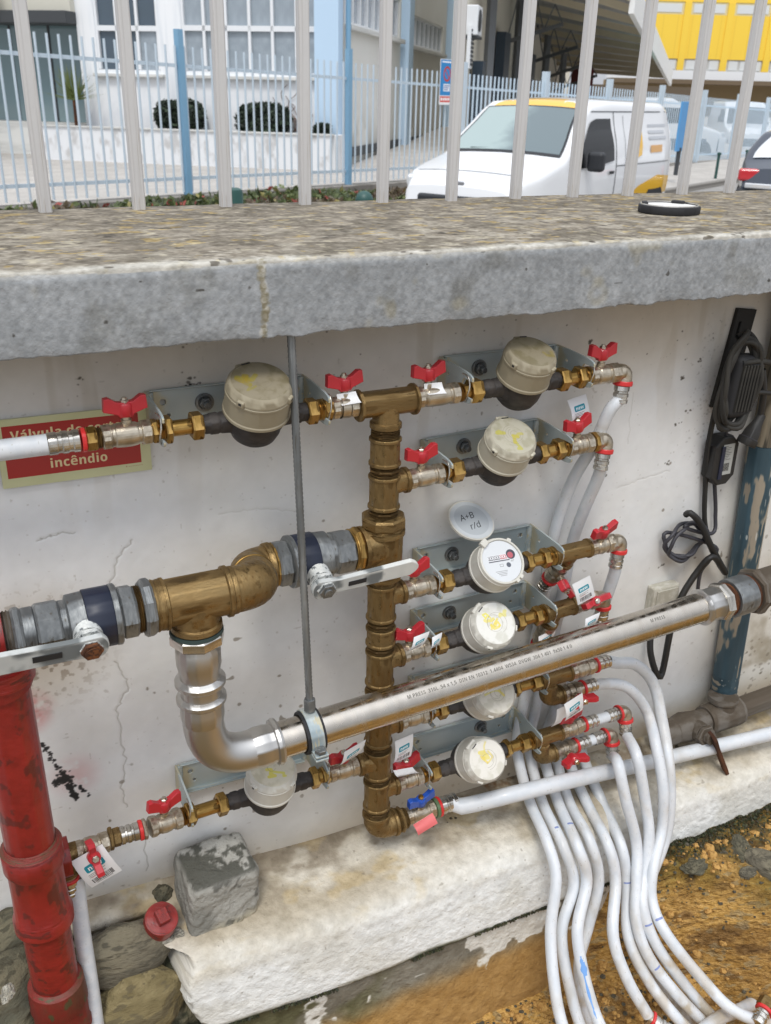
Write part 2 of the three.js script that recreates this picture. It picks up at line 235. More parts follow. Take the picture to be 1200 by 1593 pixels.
    return [x, y, z, (x - X0) / (X1 - X0), s / LT];
  }), cm, coping);
  slab(-2.0, 5.2, 0);
}
const PE = [0.505,0.177,0][1]; // where the plinth meets the wall
{ // plinth: rough painted haunch at the foot of the wall, its left end broken away
  const X0 = -0.1, X1 = 2.1, LT = 0.5, w = 2048, h = 512;
  const c = paint(w, h, (u, v) => {
    const x = mix(X0, X1, u), s = v * LT; const n = fbm(x * 10, s * 14, 81, 5), f = fbm(x * 90, s * 90, 82, 4, 4096, 0.6);
    let k = mix3([208, 206, 198], [220, 220, 216], ss(0.4, 0.65, n));
    const topz = ss(0.20, 0.10, s + 0.03 * (n - 0.5)); // the dusty ledge
    k = mix3(k, mix3([180, 169, 148], [206, 199, 184], ss(0.35, 0.65, fbm(x * 12 + 4, s * 18, 83, 5))), topz);
    k = mix3(k, [134, 122, 104], 0.9 * ss(0.15, 0.0, s + 0.08 * (n - 0.5)) * ss(0.34, 0.6, fbm(x * 16, s * 30, 84, 4)));
    k = mix3(k, [112, 76, 44], 0.8 * ss(0.07, 0.0, s) * ss(0.62, 0.74, x) * ss(1.2, 0.9, x) * ss(0.42, 0.56, fbm(x * 30, s * 34, 85, 4)));
    k = mix3(k, [190, 168, 124], 0.5 * ss(0.58, 0.7, fbm(x * 14 + 2, s * 22, 86, 4)) * topz);
    const low = ss(0.285, 0.305, s + 0.02 * (n - 0.5)); k = mix3(k, [66, 66, 42], 0.9 * low * ss(0.25, 0.45, fbm(x * 18, s * 40, 87, 4)));
    k = mix3(k, [110, 102, 88], 0.35 * ss(0.86, 0.9, fbm(x * 110, s * 110, 88, 2)));
    const g = (f - 0.5) * 40; return [k[0] + g, k[1] + g, k[2] + g];
  });
  const mat = std(W1, 0.95, 0, { map: ctex(c), bumpMap: rep(roughGrain, 22, 5.2), bumpScale: 0.0022 });
  // profile: [arc, z, y below the junction]
  const PR = [[0, -0.004, 0.004], [0.03, 0.03, -0.002], [0.08, 0.078, -0.013], [0.135, 0.132, -0.026], [0.155, 0.149, -0.034], [0.17, 0.157, -0.046], [0.2, 0.163, -0.076], [0.25, 0.170, -0.118], [0.285, 0.174, -0.142], [0.3, 0.173, -0.152], [0.315, 0.158, -0.158], [0.34, 0.12, -0.16]];
  const prof = (s) => { let i = 0; while (i < PR.length - 2 && s > PR[i + 1][0]) i++; const a = PR[i], b = PR[i + 1], t = (s - a[0]) / (b[0] - a[0]); return [mix(a[1], b[1], t), mix(a[2], b[2], t)]; };
  const junction = (x) => PE + 0.030 * ss(0.5, 0.05, x) - 0.018 * ss(0.6, 1.3, x) + 0.004 * ss(1.3, 1.9, x);
  const edge = (s) => 0.165 + 0.02 * (fbm(s * 26, 1.7, 91, 4) - 0.5) * 3 - 0.03 * ss(0.16, 0.06, s) + 0.03 * ss(0.2, 0.34, s);
  const pl = thing('wall_plinth', 'rough off white plastered ledge along the foot of the wall, left end broken', 'plinth');
  part('plinth_plaster', grid(560, 60, (u, v) => {
    const x = mix(-0.4, 2.6, u), s = v * 0.34; let [z, y] = prof(s); const yj = junction(x);
    const d = 0.005 * (fbm(x * 6, s * 6, 92, 3) - 0.5) + 0.0016 * (fbm(x * 30, s * 30, 93, 3) - 0.5) + 0.0022 * (fbm(x * 110, s * 110, 94, 3) - 0.5); const k = ss(0, 0.03, s);
    y += yj + d * k * (s < 0.16 ? 1 : 0.3); z += d * k * (s > 0.14 ? 1 : 0.2);
    if (s > 0.27) y += 0.014 * (fbm(x * 7, 2.2, 95, 4) - 0.5);
    const b = ss(edge(s) + 0.012, edge(s) - 0.006, x) * ss(0.035, 0.07, s); z = mix(z, Math.min(z, 0.035), b); y -= 0.02 * b;
    return [x, y, z, (x - X0) / (X1 - X0), s / LT];
  }), mat, pl);
  // foundation below the plinth: grey cement with flakes of white paint
  const cf = paint(2048, 512, (u, v) => {
    const x = mix(X0, X1, u), y = mix(-0.45, 0.06, v), n = fbm(x * 8, y * 8, 101, 5), f = fbm(x * 80, y * 80, 102, 4);
    let k = mix3([120, 115, 102], [150, 146, 134], ss(0.35, 0.65, n));
    k = mix3(k, [84, 82, 50], 0.8 * ss(0.55, 0.42, x) * ss(0.35, 0.55, fbm(x * 10, y * 12, 103, 4)));
    k = mix3(k, [172, 128, 64], 0.8 * ss(-0.06, -0.12, y + 0.06 * (n - 0.5) - 0.02));
    const wp = ss(-0.055, -0.045, y + 0.17 * (fbm(x * 11, y * 14, 104, 5) - 0.5)) * ss(0.455, 0.475, fbm(x * 8 + 7, y * 10, 105, 5) + 0.06 * ss(0.45, 0.7, x) - 0.12 * ss(0.45, 0.35, x)); k = mix3(k, [218, 216, 208], wp);
    const g = (f - 0.5) * 30; return [k[0] + g, k[1] + g, k[2] + g];
  });
  part('foundation', grid(360, 50, (u, v) => { const x = mix(0.12, 2.4, u), y = mix(0.05, -0.45, v); return [x, y, 0.163 + 0.014 * (fbm(x * 8, y * 8, 106, 4) - 0.5) + 0.006 * (fbm(x * 40, y * 40, 107, 3) - 0.5) + 0.05 * ss(0, -0.4, y), (x - X0) / (X1 - X0), (y + 0.45) / 0.51]; }), std(W1, 0.95, 0, { map: ctex(cf), bumpMap: rep(roughGrain, 10, 2.4), bumpScale: 0.005 }), pl);
}
let groundY;
{ // rough rubble masonry showing where the plinth has broken away
  const t = ctex(paint(512, 512, (u, v) => { const n = fbm(u * 7, v * 7, 115, 5, 7, 0.6), f = fbm(u * 60, v * 60, 116, 3, 60); let k = mix3([84, 80, 62], [134, 124, 98], ss(0.3, 0.7, n)); k = mix3(k, [58, 60, 44], 0.7 * ss(0.52, 0.66, fbm(u * 14, v * 14, 117, 4, 14))); const g = (f - 0.5) * 44; return [k[0] + g, k[1] + g, k[2] + g]; }));
  struct('rubble_masonry', grid(120, 90, (u, v) => { const x = mix(-0.9, 0.30, u), y = mix(0.20, -0.5, v); const d = 0.05 * (fbm(x * 13, y * 15, 118, 4) - 0.45) + 0.014 * (fbm(x * 50, y * 50, 119, 3) - 0.5); return [x, y, 0.012 + d + 0.105 * ss(0.175, 0.11, y) + 0.10 * ss(0.08, -0.25, y), x * 3, y * 3]; }), std(W1, 0.96, 0, { map: t, bumpMap: rep(roughGrain, 3, 3), bumpScale: 0.006 }));
}
{ // soil: mossy bank at the right, an ochre trench along the foundation, trodden earth beyond
  const s1 = ctex(paint(1024, 1024, (u, v) => { // ochre sandy clay
    const n = fbm(u * 6, v * 6, 111, 6, 6, 0.6), f = fbm(u * 90, v * 90, 112, 3, 90, 0.6), q = fbm(u * 18, v * 18, 113, 4, 18);
    let k = mix3([158, 120, 62], [198, 156, 86], ss(0.3, 0.68, n)); k = mix3(k, [104, 76, 42], 0.6 * ss(0.55, 0.72, q)); k = mix3(k, [150, 138, 112], 0.5 * ss(0.62, 0.7, fbm(u * 40, v * 40, 114, 3, 40)));
    const g = (f - 0.5) * 60; return [k[0] + g, k[1] + g, k[2] + g];
  }));
  groundY = (x, z) => { // height
    const n = fbm(x * 3 + 11, z * 3 + 7, 121, 5) - 0.5, f = fbm(x * 16 + 3, z * 16, 122, 5, 4096, 0.6) - 0.5;
    const bank = ss(-0.05, 0.10, x - 0.945 + 0.16 * (fbm(x * 5, z * 5, 123, 3) - 0.5) - 1.45 * Math.max(0, z - 0.17)); // high ground at the right, near the wall
    const trench = -0.19 - 0.10 * ss(0.3, 0.8, z); const left = ss(0.5, 0.2, x);
    let y = mix(trench, 0.052, bank); y = mix(y, -0.14 - 0.1 * ss(0.2, 0.6, z), left * (1 - bank)); y += 0.055 * n + 0.028 * f + 0.016 * bank * (fbm(x * 60, z * 60, 124, 3) - 0.5);
    const far = ss(0.7, 1.6, z) ; return mix(y, 0.0 + 0.08 * n, far);
  };
  const P = grid(420, 220, (u, v) => { const x = mix(-0.9, 2.9, u), z = mix(0.02, 2.2, v * v * 0.6 + v * 0.4); const y = groundY(x, z); return [x, y, z, x * 1.6 + 0.4 * y, (z - 1.2 * y) * 1.6]; });
  // moss and dark earth by position
  const col = [], p = P.attributes.position; const r = rng(3);
  for (let i = 0; i < p.count; i++) { const x = p.getX(i), y = p.getY(i), z = p.getZ(i);
    const n = fbm(x * 12, z * 12, 131, 4), m = Math.max(ss(-0.03, 0.035, y + 0.05 * (n - 0.5)) * ss(0.9, 1.05, x), ss(0.5, 0.3, x) * 0.8) * ss(0.18, 0.42, n); const dk = ss(0.55, 0.3, fbm(x * 4, z * 4, 132, 4)) * 0.6 + 0.25 * ss(1.1, 0.7, x);
    let k = [1, 1, 1]; k = mix3(k, [0.46, 0.43, 0.40], Math.min(1, 0.55 * dk)); k = mix3(k, mix3([0.13, 0.16, 0.15], [0.42, 0.46, 0.28], ss(0.35, 0.65, fbm(x * 38, z * 38, 133, 4))), 0.92 * m); col.push(...k); }
  P.setAttribute('color', new THREE.Float32BufferAttribute(col, 3));
  struct('ground', P, std(W1, 0.97, 0, { map: s1, vertexColors: true, bumpMap: rep(roughGrain, 4, 4), bumpScale: 0.012 }));
  struct('ground', grid(60, 60, (u, v) => { const x = mix(-40, 40, u), z = mix(1.9, 40, v); return [x, -0.03 + 0.12 * (fbm(x, z, 141, 3) - 0.5), z, x * 0.8, z * 0.8]; }), std(W1, 0.97, 0, { map: blotch([136, 130, 120], [164, 158, 148], 142, 6) }));
}
// ================= pipework =================
const ZM = 0.075; // axis of the manifold and the meter rows in front of the wall
const R1 = 'brass_manifold';
const ringed = (x0, x1, r, rc) => rev([[x0, 0], [x0, rc - 0.001], [x0 + 0.001, rc], [x0 + 0.004, rc], [x0 + 0.0055, r], [x1 - 0.0055, r], [x1 - 0.004, rc], [x1 - 0.001, rc], [x1, rc - 0.001], [x1, 0]], 36);
const thread = (x0, x1, r, n = 4) => { const p = [[x0, 0], [x0, r]]; for (let i = 0; i < n; i++) { const a = mix(x0, x1, i / n), b = mix(x0, x1, (i + 1) / n); p.push([a + (b - a) * 0.25, r + 0.0012], [a + (b - a) * 0.7, r - 0.0008]); } p.push([x1, r], [x1, 0]); return rev(p, 28); };
{ // the vertical brass manifold; its axis runs down, so local x grows downwards from the top tee
  const m = thing('brass_manifold', 'tall vertical brass manifold of stacked tees feeding all the water meters', 'pipe manifold', [0.518, 0.979, ZM]);
  const put = (name, geo, mat, x = 0, y = 0, dir = [0, -1, 0]) => { const q = part(name, geo, mat, m); aim(q, dir); q.position.set(x, y, 0); return q; };
  const Y = (y) => 0.979 - y; // height above the ground -> distance down the column
  // top tee
  put('brass_tee', merge([(() => { const g = ringed(-0.043, 0.043, 0.0178, 0.0215); g.rotateY(Math.PI / 2); return g; })(), rev([[0.004, 0.0178], [0.02, 0.0182], [0.026, 0.0185], [0.0275, 0.0218], [0.034, 0.0218], [0.0355, 0.02], [0.0356, 0]], 36)]), M.bronze);
  put('hex_nipple', merge([hex(0.0362, 0.0395, 0.0212, 8), thread(0.0395, 0.0485, 0.0188)]), M.bronzeDark);
  put('coupling', ringed(0.0486, 0.0885, 0.0205, 0.0225), M.bronze);
  put('hex_nipple', merge([thread(0.0886, 0.0935, 0.0186, 2), hex(0.0935, 0.098, 0.0218, 8), thread(0.098, 0.1035, 0.0186, 2)]), M.bronzeDark);
  const branch = (y, side, x1 = 0.036, r = 0.0165) => { const g = rev([[0.005, 0], [0.005, r * 1.12], [0.024, r], [x1 - 0.007, r], [x1 - 0.006, r + 0.002], [x1 - 0.001, r + 0.002], [x1, r], [x1, 0]], 32); g.rotateY(side > 0 ? Math.PI / 2 : -Math.PI / 2); g.translate(y, 0, 0); return g; };
  const tee = (ya, yb, yc, side) => put('brass_tee', merge([ringed(Y(ya), Y(yb), 0.0208, 0.0228), branch(Y(yc), side)]), M.bronze);
  const nip = (ya, yb) => { const a = Y(ya), b = Y(yb), c = (b - a) / 3; put('hex_nipple', merge([thread(a, a + c, 0.019, 2), hex(a + c, b - c, 0.0217, 8), thread(b - c, b, 0.019, 2)]), M.bronzeDark); };
  tee(0.8754, 0.826, 0.862, 1);
  nip(0.826, 0.8145);
  put('reducer', merge([hex(Y(0.8145), Y(0.797), 0.0325, 8), thread(Y(0.797), Y(0.793), 0.028, 1)]), M.bronze);
  put('brass_tee', merge([rev([[Y(0.793), 0], [Y(0.793), 0.0315], [Y(0.787), 0.0315], [Y(0.785), 0.0288], [Y(0.738), 0.0282], [Y(0.736), 0.031], [Y(0.728), 0.031], [Y(0.7275), 0]], 40), (() => { const g = rev([[0, 0], [0.004, 0.029], [0.030, 0.0285], [0.0312, 0.031], [0.0365, 0.031], [0.037, 0]], 36); g.rotateY(-Math.PI / 2); g.translate(Y(0.769), 0, 0); return g; })()]), M.bronze);
  put('reducer', merge([hex(Y(0.7275), Y(0.713), 0.0285, 8), thread(Y(0.713), Y(0.7055), 0.0195, 2)]), M.bronze);
  tee(0.7055, 0.646, 0.683, 1); nip(0.646, 0.632);
  put('coupling', ringed(Y(0.632), Y(0.602), 0.0208, 0.0228), M.bronze); nip(0.602, 0.5905);
  tee(0.5905, 0.531, 0.572, 1); nip(0.531, 0.518);
  put('coupling', ringed(Y(0.518), Y(0.484), 0.0208, 0.0228), M.bronze); nip(0.484, 0.474);
  tee(0.474, 0.418, 0.447, 1); nip(0.418, 0.405);
  tee(0.405, 0.353, 0.383, -1); nip(0.353, 0.342);
  tee(0.342, 0.287, 0.321, 1); nip(0.287, 0.274);
  const el = bez([[[0, -Y(0.274), 0], [0, -Y(0.262), 0]], [[0, -Y(0.262), 0], [0, -Y(0.240), 0], [0.024, -Y(0.240), 0]], [[0.024, -Y(0.240), 0], [0.032, -Y(0.240), 0]]]);
  part('elbow', merge([new THREE.TubeGeometry(el, 40, 0.0212, 28), cyl(0, 0.006, 0.0235).applyMatrix4(new THREE.Matrix4().makeTranslation(0.03, -Y(0.240), 0)), (() => { const g = cyl(0, 0.006, 0.0235); g.rotateZ(-Math.PI / 2); g.translate(0, -Y(0.274), 0); return g; })()]), M.bronze, m);
  put('hex_nipple', merge([thread(0.0365, 0.043, 0.0195, 3), hex(0.043, 0.049, 0.022, 8), thread(0.049, 0.056, 0.0165, 3)]), M.bronze, 0, -Y(0.240), [1, 0, 0]);
}
const row = (y0, slope = 0) => (x, dz = 0) => [x, y0 + slope * (x - 0.52), ZM + dz];
const ROW = { top: row(0.98), second: row(0.8605, 0.035), third: row(0.6835, 0.01), fourth: row(0.572, 0.03), fifth: row(0.447), sixth: row(0.321, 0.0), lower: (x) => { const t = Math.max(0, (0.25 - x) / 0.19); return [x, 0.3865 - 0.02 * (x - 0.3) + 0.010 * t, ZM + 0.022 * t]; } };

// --- ball valves with butterfly handles ---
const wingShape = (() => { const g = flat([[-0.0245, 0.0085], [-0.0235, 0.0225], [-0.019, 0.023], [-0.0095, 0.0168], [0, 0.0155], [0.0095, 0.0168], [0.019, 0.023], [0.0235, 0.0225], [0.0245, 0.0085], [0.020, 0.0072], [0.009, 0.0035], [0.0065, 0], [-0.0065, 0], [-0.009, 0.0035], [-0.020, 0.0072]], 0.0075, 0.0011); g.translate(0, 0.0005, -0.00375); return merge([g, (() => { const c = revY([[0, 0.0005], [0.0078, 0.0005], [0.0086, 0.002], [0.0086, 0.015], [0.0076, 0.0165], [0, 0.0165]], 20); return c; })()]); })();
const stemGeo = revY([[0, 0.010], [0.0062, 0.010], [0.0062, 0.0185], [0.0045, 0.019], [0.0045, 0.032], [0, 0.032]], 16);
const capNut = (() => { const g = revY([[0, 0], [0.0052, 0], [0.0052, 0.0035], [0.0044, 0.0042], [0.003, 0.0042], [0.003, 0.0065], [0, 0.0065]], 6, 0.3); return g; })();
const valveBody = (L) => rev([[0, 0], [0, 0.0128], [0.001, 0.0142], [0.0105, 0.0142], [0.0115, 0.0132], [0.0145, 0.0132], [0.016, 0.0142], [0.024, 0.0148], [L - 0.024, 0.0148], [L - 0.017, 0.0138], [L - 0.015, 0.0128], [L - 0.0125, 0.0128], [L - 0.0115, 0.0145], [L - 0.001, 0.0145], [L, 0.0132], [L, 0]], 32, 0.35);
function ballValve(P, x0, x1, label, o = {}) {
  const a = V(P(x0)), b = V(P(x1)), d = b.clone().sub(a), L = d.length();
  const v = thing('ball_valve', label, 'valve', a, 'small butterfly handle ball valves'); aim(v, d, o.tilt ?? 0);
  part('valve_body', valveBody(L), M.nickel, v); for (const q of [hex(0.0005, 0.0100, 0.0152, 8), hex(L - 0.0108, L - 0.0005, 0.0155, 8)]) part('hex_end', q, M.nickel, v);
  const hx = o.at ?? L * 0.5;
  part('stem', stemGeo, M.nickel, v).position.set(hx, 0, 0);
  const h = part('handle', wingShape, o.mat ?? M.red, v); h.position.set(hx, 0.0225, 0); h.rotation.set(0, 0.35 * (o.turn ?? 0), o.lean ?? 0); if ((o.turn ?? 0) > 0.8) h.rotation.y = o.turn;
  const n = part('nut', capNut, o.nut ?? M.steel, h); n.position.set(0, 0.0165, 0);
  return v;
}
// --- water meters ---
const meterBody = merge([
  rev([[-0.068, 0], [-0.068, 0.0118], [-0.06, 0.0122], [-0.058, 0.0135], [-0.05, 0.0137], [-0.047, 0.0125], [-0.044, 0.0135], [-0.034, 0.0142], [-0.028, 0.02], [0.028, 0.02], [0.034, 0.0142], [0.044, 0.0135], [0.047, 0.0125], [0.05, 0.0137], [0.058, 0.0135], [0.06, 0.0122], [0.068, 0.0118], [0.068, 0]], 28),
  revY([[0, -0.034], [0.012, -0.0335], [0.022, -0.030], [0.029, -0.023], [0.033, -0.012], [0.0345, 0.002], [0.0345, 0.018], [0, 0.018]], 40, 0.9)]);
const CY = 0.010; // the cap sits this far out along the meter's axis
const up = (pts) => pts.map(([r, y]) => [r, y + CY]);
const meterCover = revY(up([[0.0345, 0.002], [0.0418, 0.0025], [0.0435, 0.004], [0.0435, 0.0075], [0.0422, 0.0088], [0.0418, 0.032], [0.0426, 0.033], [0.0426, 0.0355], [0.0412, 0.0365], [0.040, 0.0365], [0.038, 0.0365], [0.0365, 0.035], [0, 0.035]]), 56, 0.5);
const lidGeo = revY(up([[0.0418, 0.0366], [0.042, 0.040], [0.0408, 0.0448], [0.0382, 0.0488], [0.0362, 0.0500]]), 56, 0.9);
const lidDisc = revY(up([[0, 0.0516], [0.012, 0.0514], [0.024, 0.0510], [0.0364, 0.0499]]), 56, 1.5); { const p = lidDisc.attributes.position, u = lidDisc.attributes.uv; for (let i = 0; i < p.count; i++) u.setXY(i, 0.5 + p.getX(i) / 0.074, 0.5 - p.getZ(i) / 0.074); }
function lidPaint(seed, base, marks) { return ctex((() => { const c = paint(256, 256, (u, v) => { const n = fbm(u * 6, v * 6, seed, 4); return mix3(base, [base[0] - 16, base[1] - 16, base[2] - 20], ss(0.4, 0.7, n)); }), g = c.getContext('2d'), r = rng(seed); g.lineCap = 'round'; g.lineJoin = 'round';
  for (let m = 0; m < marks; m++) { let x = 70 + r() * 110, y = 60 + r() * 120; g.strokeStyle = `rgba(${Math.min(226, base[0]) + 8 * r()},${Math.min(200, base[1] - 8) + 12 * r()},${base[2] * 0.36},${0.35 + 0.4 * r()})`; g.lineWidth = 10 + 14 * r(); g.beginPath(); g.moveTo(x, y); for (let k = 0; k < 4; k++) { x += (r() - 0.5) * 64; y += (r() - 0.5) * 64; g.lineTo(x, y); } g.stroke(); }
  g.strokeStyle = 'rgba(120,112,96,0.5)'; g.lineWidth = 2; for (let k = 0; k < 4; k++) { g.beginPath(); g.arc(128 + 20 * (r() - 0.5), 128, 22 + 14 * k, r() * 6, r() * 6 + 1.1); g.stroke(); } return c; })()); }
function waterMeter(P, xc, label, o) {
  const a = V(P(xc - 0.05)), b = V(P(xc + 0.05));
  const m = thing('water_meter', label, 'water meter', P(xc), 'round capped water meters'); aim(m, b.clone().sub(a), o.tilt);
  part('meter_body', meterBody, M.black, m);
  const shell = o.old ? M.creamOld : o.mid ? M.creamMid : M.cream;
  part('cover', meterCover, shell, m);
  const spin = o.spin ?? 0, on = (q, ang, r, y) => { q.position.set(Math.cos(ang) * r, y, Math.sin(ang) * r); q.rotation.y = -ang; return q; };
  if (!o.open) {
    const lid = part('lid', lidGeo, shell, m); part('lid_top', lidDisc, o.top, lid).rotation.y = spin;
    on(part('hinge', box(0, 0, 0, 0.008, 0.010, 0.021, 0.002), shell, m), -2.0 + spin, 0.0398, 0.041 + CY);
    part('slot', box(0, 0, 0, 0.0015, 0.003, 0.012), M.rubber, lid).position.set(Math.cos(-2.0 + spin) * 0.0352, 0.0494 + CY, Math.sin(-2.0 + spin) * 0.0352); lid.children.at(-1).rotation.y = 2.0 - spin;
    for (const s of [0.55, 2.25]) { on(part('lug', box(0, 0, 0, 0.009, 0.009, 0.010, 0.002), shell, m), s + spin, 0.0400, 0.0395 + CY); on(part('lug_hole', box(0, 0, 0, 0.004, 0.0035, 0.0035), M.rubber, m), s + spin, 0.0428, 0.0405 + CY); }
  } else {
    const dial = part('dial', (() => { const c = new THREE.CylinderGeometry(0.0365, 0.0365, 0.004, 56); c.translate(0, 0.0375 + CY, 0); return toCreasedNormals(c, 0.5); })(), o.top, m); dial.rotation.y = Math.PI / 2 + 0.1;
    part('rim', revY(up([[0.0368, 0.0355], [0.0368, 0.0412], [0.0378, 0.0420], [0.0402, 0.0416], [0.0412, 0.040], [0.0413, 0.0355]]), 56, 0.6), shell, m);
    for (const s of [0.9, 1.15, -0.9]) on(part('lug', box(0, 0, 0, 0.006, 0.006, 0.007, 0.0015), shell, m), s, 0.0415, 0.039 + CY);
    on(part('hinge', box(0, 0, 0, 0.011, 0.008, 0.013, 0.002), shell, m), -2.15, 0.0425, 0.042 + CY);
  }
  const ks = o.size ?? 0.895; for (const q of m.children) if (q.name !== 'meter_body') { if (!['hinge', 'lug', 'lug_hole'].includes(q.name)) q.scale.set(ks, 1, ks); q.position.x *= ks; q.position.z *= ks; }
  return m;
}
// --- brass unions each side of a meter, bracket, bolts ---
function unions(P, list, label) { // list of [kind, x0, x1, r]
  const x0 = list[0][1], o = thing('brass_union', label, 'pipe union', P(x0), 'brass unions beside the meters'); aim(o, V(P(list.at(-1)[2])).sub(V(P(x0))));
  for (const [k, a, b, r] of list) part(k === 'h' ? 'union_nut' : k === 't' ? 'thread' : 'tail_pipe', k === 'h' ? hex(a - x0, b - x0, r ?? 0.0165) : k === 't' ? thread(a - x0, b - x0, r ?? 0.0125, 3) : cyl(a - x0, b - x0, r ?? 0.0095), M.brass, o);
  return o;
}
const arm = (h) => { const s = new THREE.Shape(); // side view: x = out from the wall, y = up
  s.moveTo(0, -h); s.lineTo(0.03, -h); s.lineTo(0.062, -0.021); s.quadraticCurveTo(0.094, -0.022, 0.094, -0.014); s.lineTo(0.094, -0.0125); s.lineTo(0.072, -0.0125); s.quadraticCurveTo(0.060, 0, 0.072, 0.0125); s.lineTo(0.094, 0.0125); s.lineTo(0.094, 0.016); s.quadraticCurveTo(0.092, 0.021, 0.07, 0.022); s.lineTo(0.03, h); s.lineTo(0, h); s.closePath();
  const hole = new THREE.Path(); hole.absarc(0.03, 0.006, 0.003, 0, 7, true); s.holes.push(hole);
  const g = new THREE.ExtrudeGeometry(s, { depth: 0.0022, bevelEnabled: true, bevelSize: 0.0005, bevelThickness: 0.0004, bevelSegments: 1, curveSegments: 8 }); g.rotateY(-Math.PI / 2); return g; };
const armGeo = arm(0.0235);
function bracket(P, xa, xb, label, o = {}) {
  const a = P(xa), b = P(xb), w = xb - xa, t = thing('meter_bracket', label, 'bracket', [a[0], a[1] + (o.dy ?? 0.002), 0.004], 'galvanised brackets behind the meters'); t.rotation.z = Math.atan2(b[1] - a[1], w);
  const s = new THREE.Shape(); s.moveTo(0.004, -0.0235); s.lineTo(w - 0.004, -0.0235); s.lineTo(w - 0.004, 0.0235); s.lineTo(0.004, 0.0235); s.closePath();
  for (const [hx, hy, hr] of [[0.022, 0.008, 0.0045], [w - 0.022, 0.008, 0.0045], [0.028, -0.010, 0.003], [w - 0.03, -0.01, 0.003]]) { const h = new THREE.Path(); h.absarc(hx, hy, hr, 0, 7, true); s.holes.push(h); }
  part('back_plate', new THREE.ExtrudeGeometry(s, { depth: 0.0022, bevelEnabled: true, bevelSize: 0.0006, bevelThickness: 0.0005, bevelSegments: 1, curveSegments: 10 }), M.zinc, t);
  for (const q of [box(w / 2, -0.0245, 0.0065, w - 0.012, 0.002, 0.011, 0.0009), box(w / 2, 0.0247, 0.004, w - 0.012, 0.002, 0.006, 0.0009)]) part('lip', q, M.zinc, t);
  for (const x of [0.0022, w]) { part('arm', armGeo, M.zinc, t).position.x = x; const bend = new THREE.CylinderGeometry(0.0055, 0.0055, 0.046, 12, 1, false); bend.translate(x < 0.01 ? 0.0052 : w - 0.0052, 0, 0.0032); part('bend', bend, M.zinc, t); }
  for (const x of o.bolts ?? [0.075]) { const q = part('bolt', merge([rev([[0, 0], [0, 0.0125], [0.0016, 0.0125], [0.0018, 0.009], [0.003, 0.0088]], 20), hex(0.003, 0.0095, 0.0082), cyl(0.0095, 0.0175, 0.0045)]), M.galv, t); q.position.set(x, 0.002, 0.003); aim(q, [0, 0, 1]); }
  for (const x of [0.001, w - 0.001]) { const c = part('clip', tube([[0, 0.0185, 0.0], [0.002, 0.0165, 0.012], [0.001, 0.004, 0.0185], [-0.001, -0.010, 0.0165], [0.001, -0.0185, 0.010]], 0.0012, 24, 6), M.sleeve, t); c.position.set(x + (x < 0.01 ? -0.003 : 0.003), 0, ZM - 0.004); }
}
// --- press fittings and white hoses ---
const sleeveGeo = (L, r = 0.0118) => rev([[0, 0], [0, r - 0.0008], [0.001, r], [L * 0.28, r], [L * 0.32, r - 0.0012], [L * 0.42, r - 0.0012], [L * 0.46, r], [L * 0.62, r], [L * 0.66, r - 0.0012], [L * 0.76, r - 0.0012], [L * 0.8, r], [L - 0.001, r], [L, r - 0.001], [L, 0.009]], 26);
function pressEnd(a, dir, label, o = {}) { // red ring then steel sleeve, along dir from a
  const t = thing('press_fitting', label, 'pipe fitting', a, 'press fittings with red rings'); aim(t, dir); const k = o.k ?? 1;
  part('collar', cyl(-0.004, 0.003, 0.0122 * k), o.collar ?? M.nickel, t); part('red_ring', rev([[0.0025, 0.010 * k], [0.0025, 0.0138 * k], [0.0035, 0.0146 * k], [0.0068, 0.0146 * k], [0.0078, 0.0136 * k], [0.0078, 0.010 * k]], 26), M.ringRed, t);
  const q = part('sleeve', sleeveGeo(o.len ?? 0.026, 0.0118 * k), M.sleeve, t); q.position.x = 0.0078; return t;
}
function elbowFit(c, din, dout, label, o = {}) { // corner c: comes in along din, leaves along dout with ring and sleeve
  const C0 = V(c), a = V(din).normalize(), b = V(dout).normalize(), R = o.r ?? 0.0128, L = o.l ?? 0.018;
  const t = thing('press_elbow', label, 'pipe elbow', c, 'press elbows');
  const A = a.clone().multiplyScalar(-L), B = b.clone().multiplyScalar(0.016), z = new THREE.Vector3();
  part('elbow_body', new THREE.TubeGeometry(bez([[A, a.clone().multiplyScalar(-0.010)], [a.clone().multiplyScalar(-0.010), z, b.clone().multiplyScalar(0.010)], [b.clone().multiplyScalar(0.010), B]]), 24, R, 20), M.nickel, t);
  const q = (name, g, m, x, d) => { const k = part(name, g, m, t); aim(k, d); k.position.copy(V(d).clone().normalize().multiplyScalar(x)); };
  if (o.inRing) { q('red_ring', rev([[0, 0.010], [0, 0.0142], [0.001, 0.015], [0.004, 0.015], [0.005, 0.0142], [0.005, 0.010]], 26), M.ringRed, 0.012, a.clone().negate()); q('sleeve', sleeveGeo(0.024), M.sleeve, 0.017, a.clone().negate()); }
  else q('collar', hex(0, 0.010, 0.0155, 8), o.collar ?? M.nickel, L - 0.004, a.clone().negate());
  q('red_ring', rev([[0, 0.010], [0, 0.0142], [0.001, 0.015], [0.006, 0.015], [0.007, 0.0142], [0.007, 0.010]], 26), M.ringRed, 0.014, b);
  q('sleeve', sleeveGeo(0.027), M.sleeve, 0.021, b); return t;
}
const HG = 'white flexible water hoses';
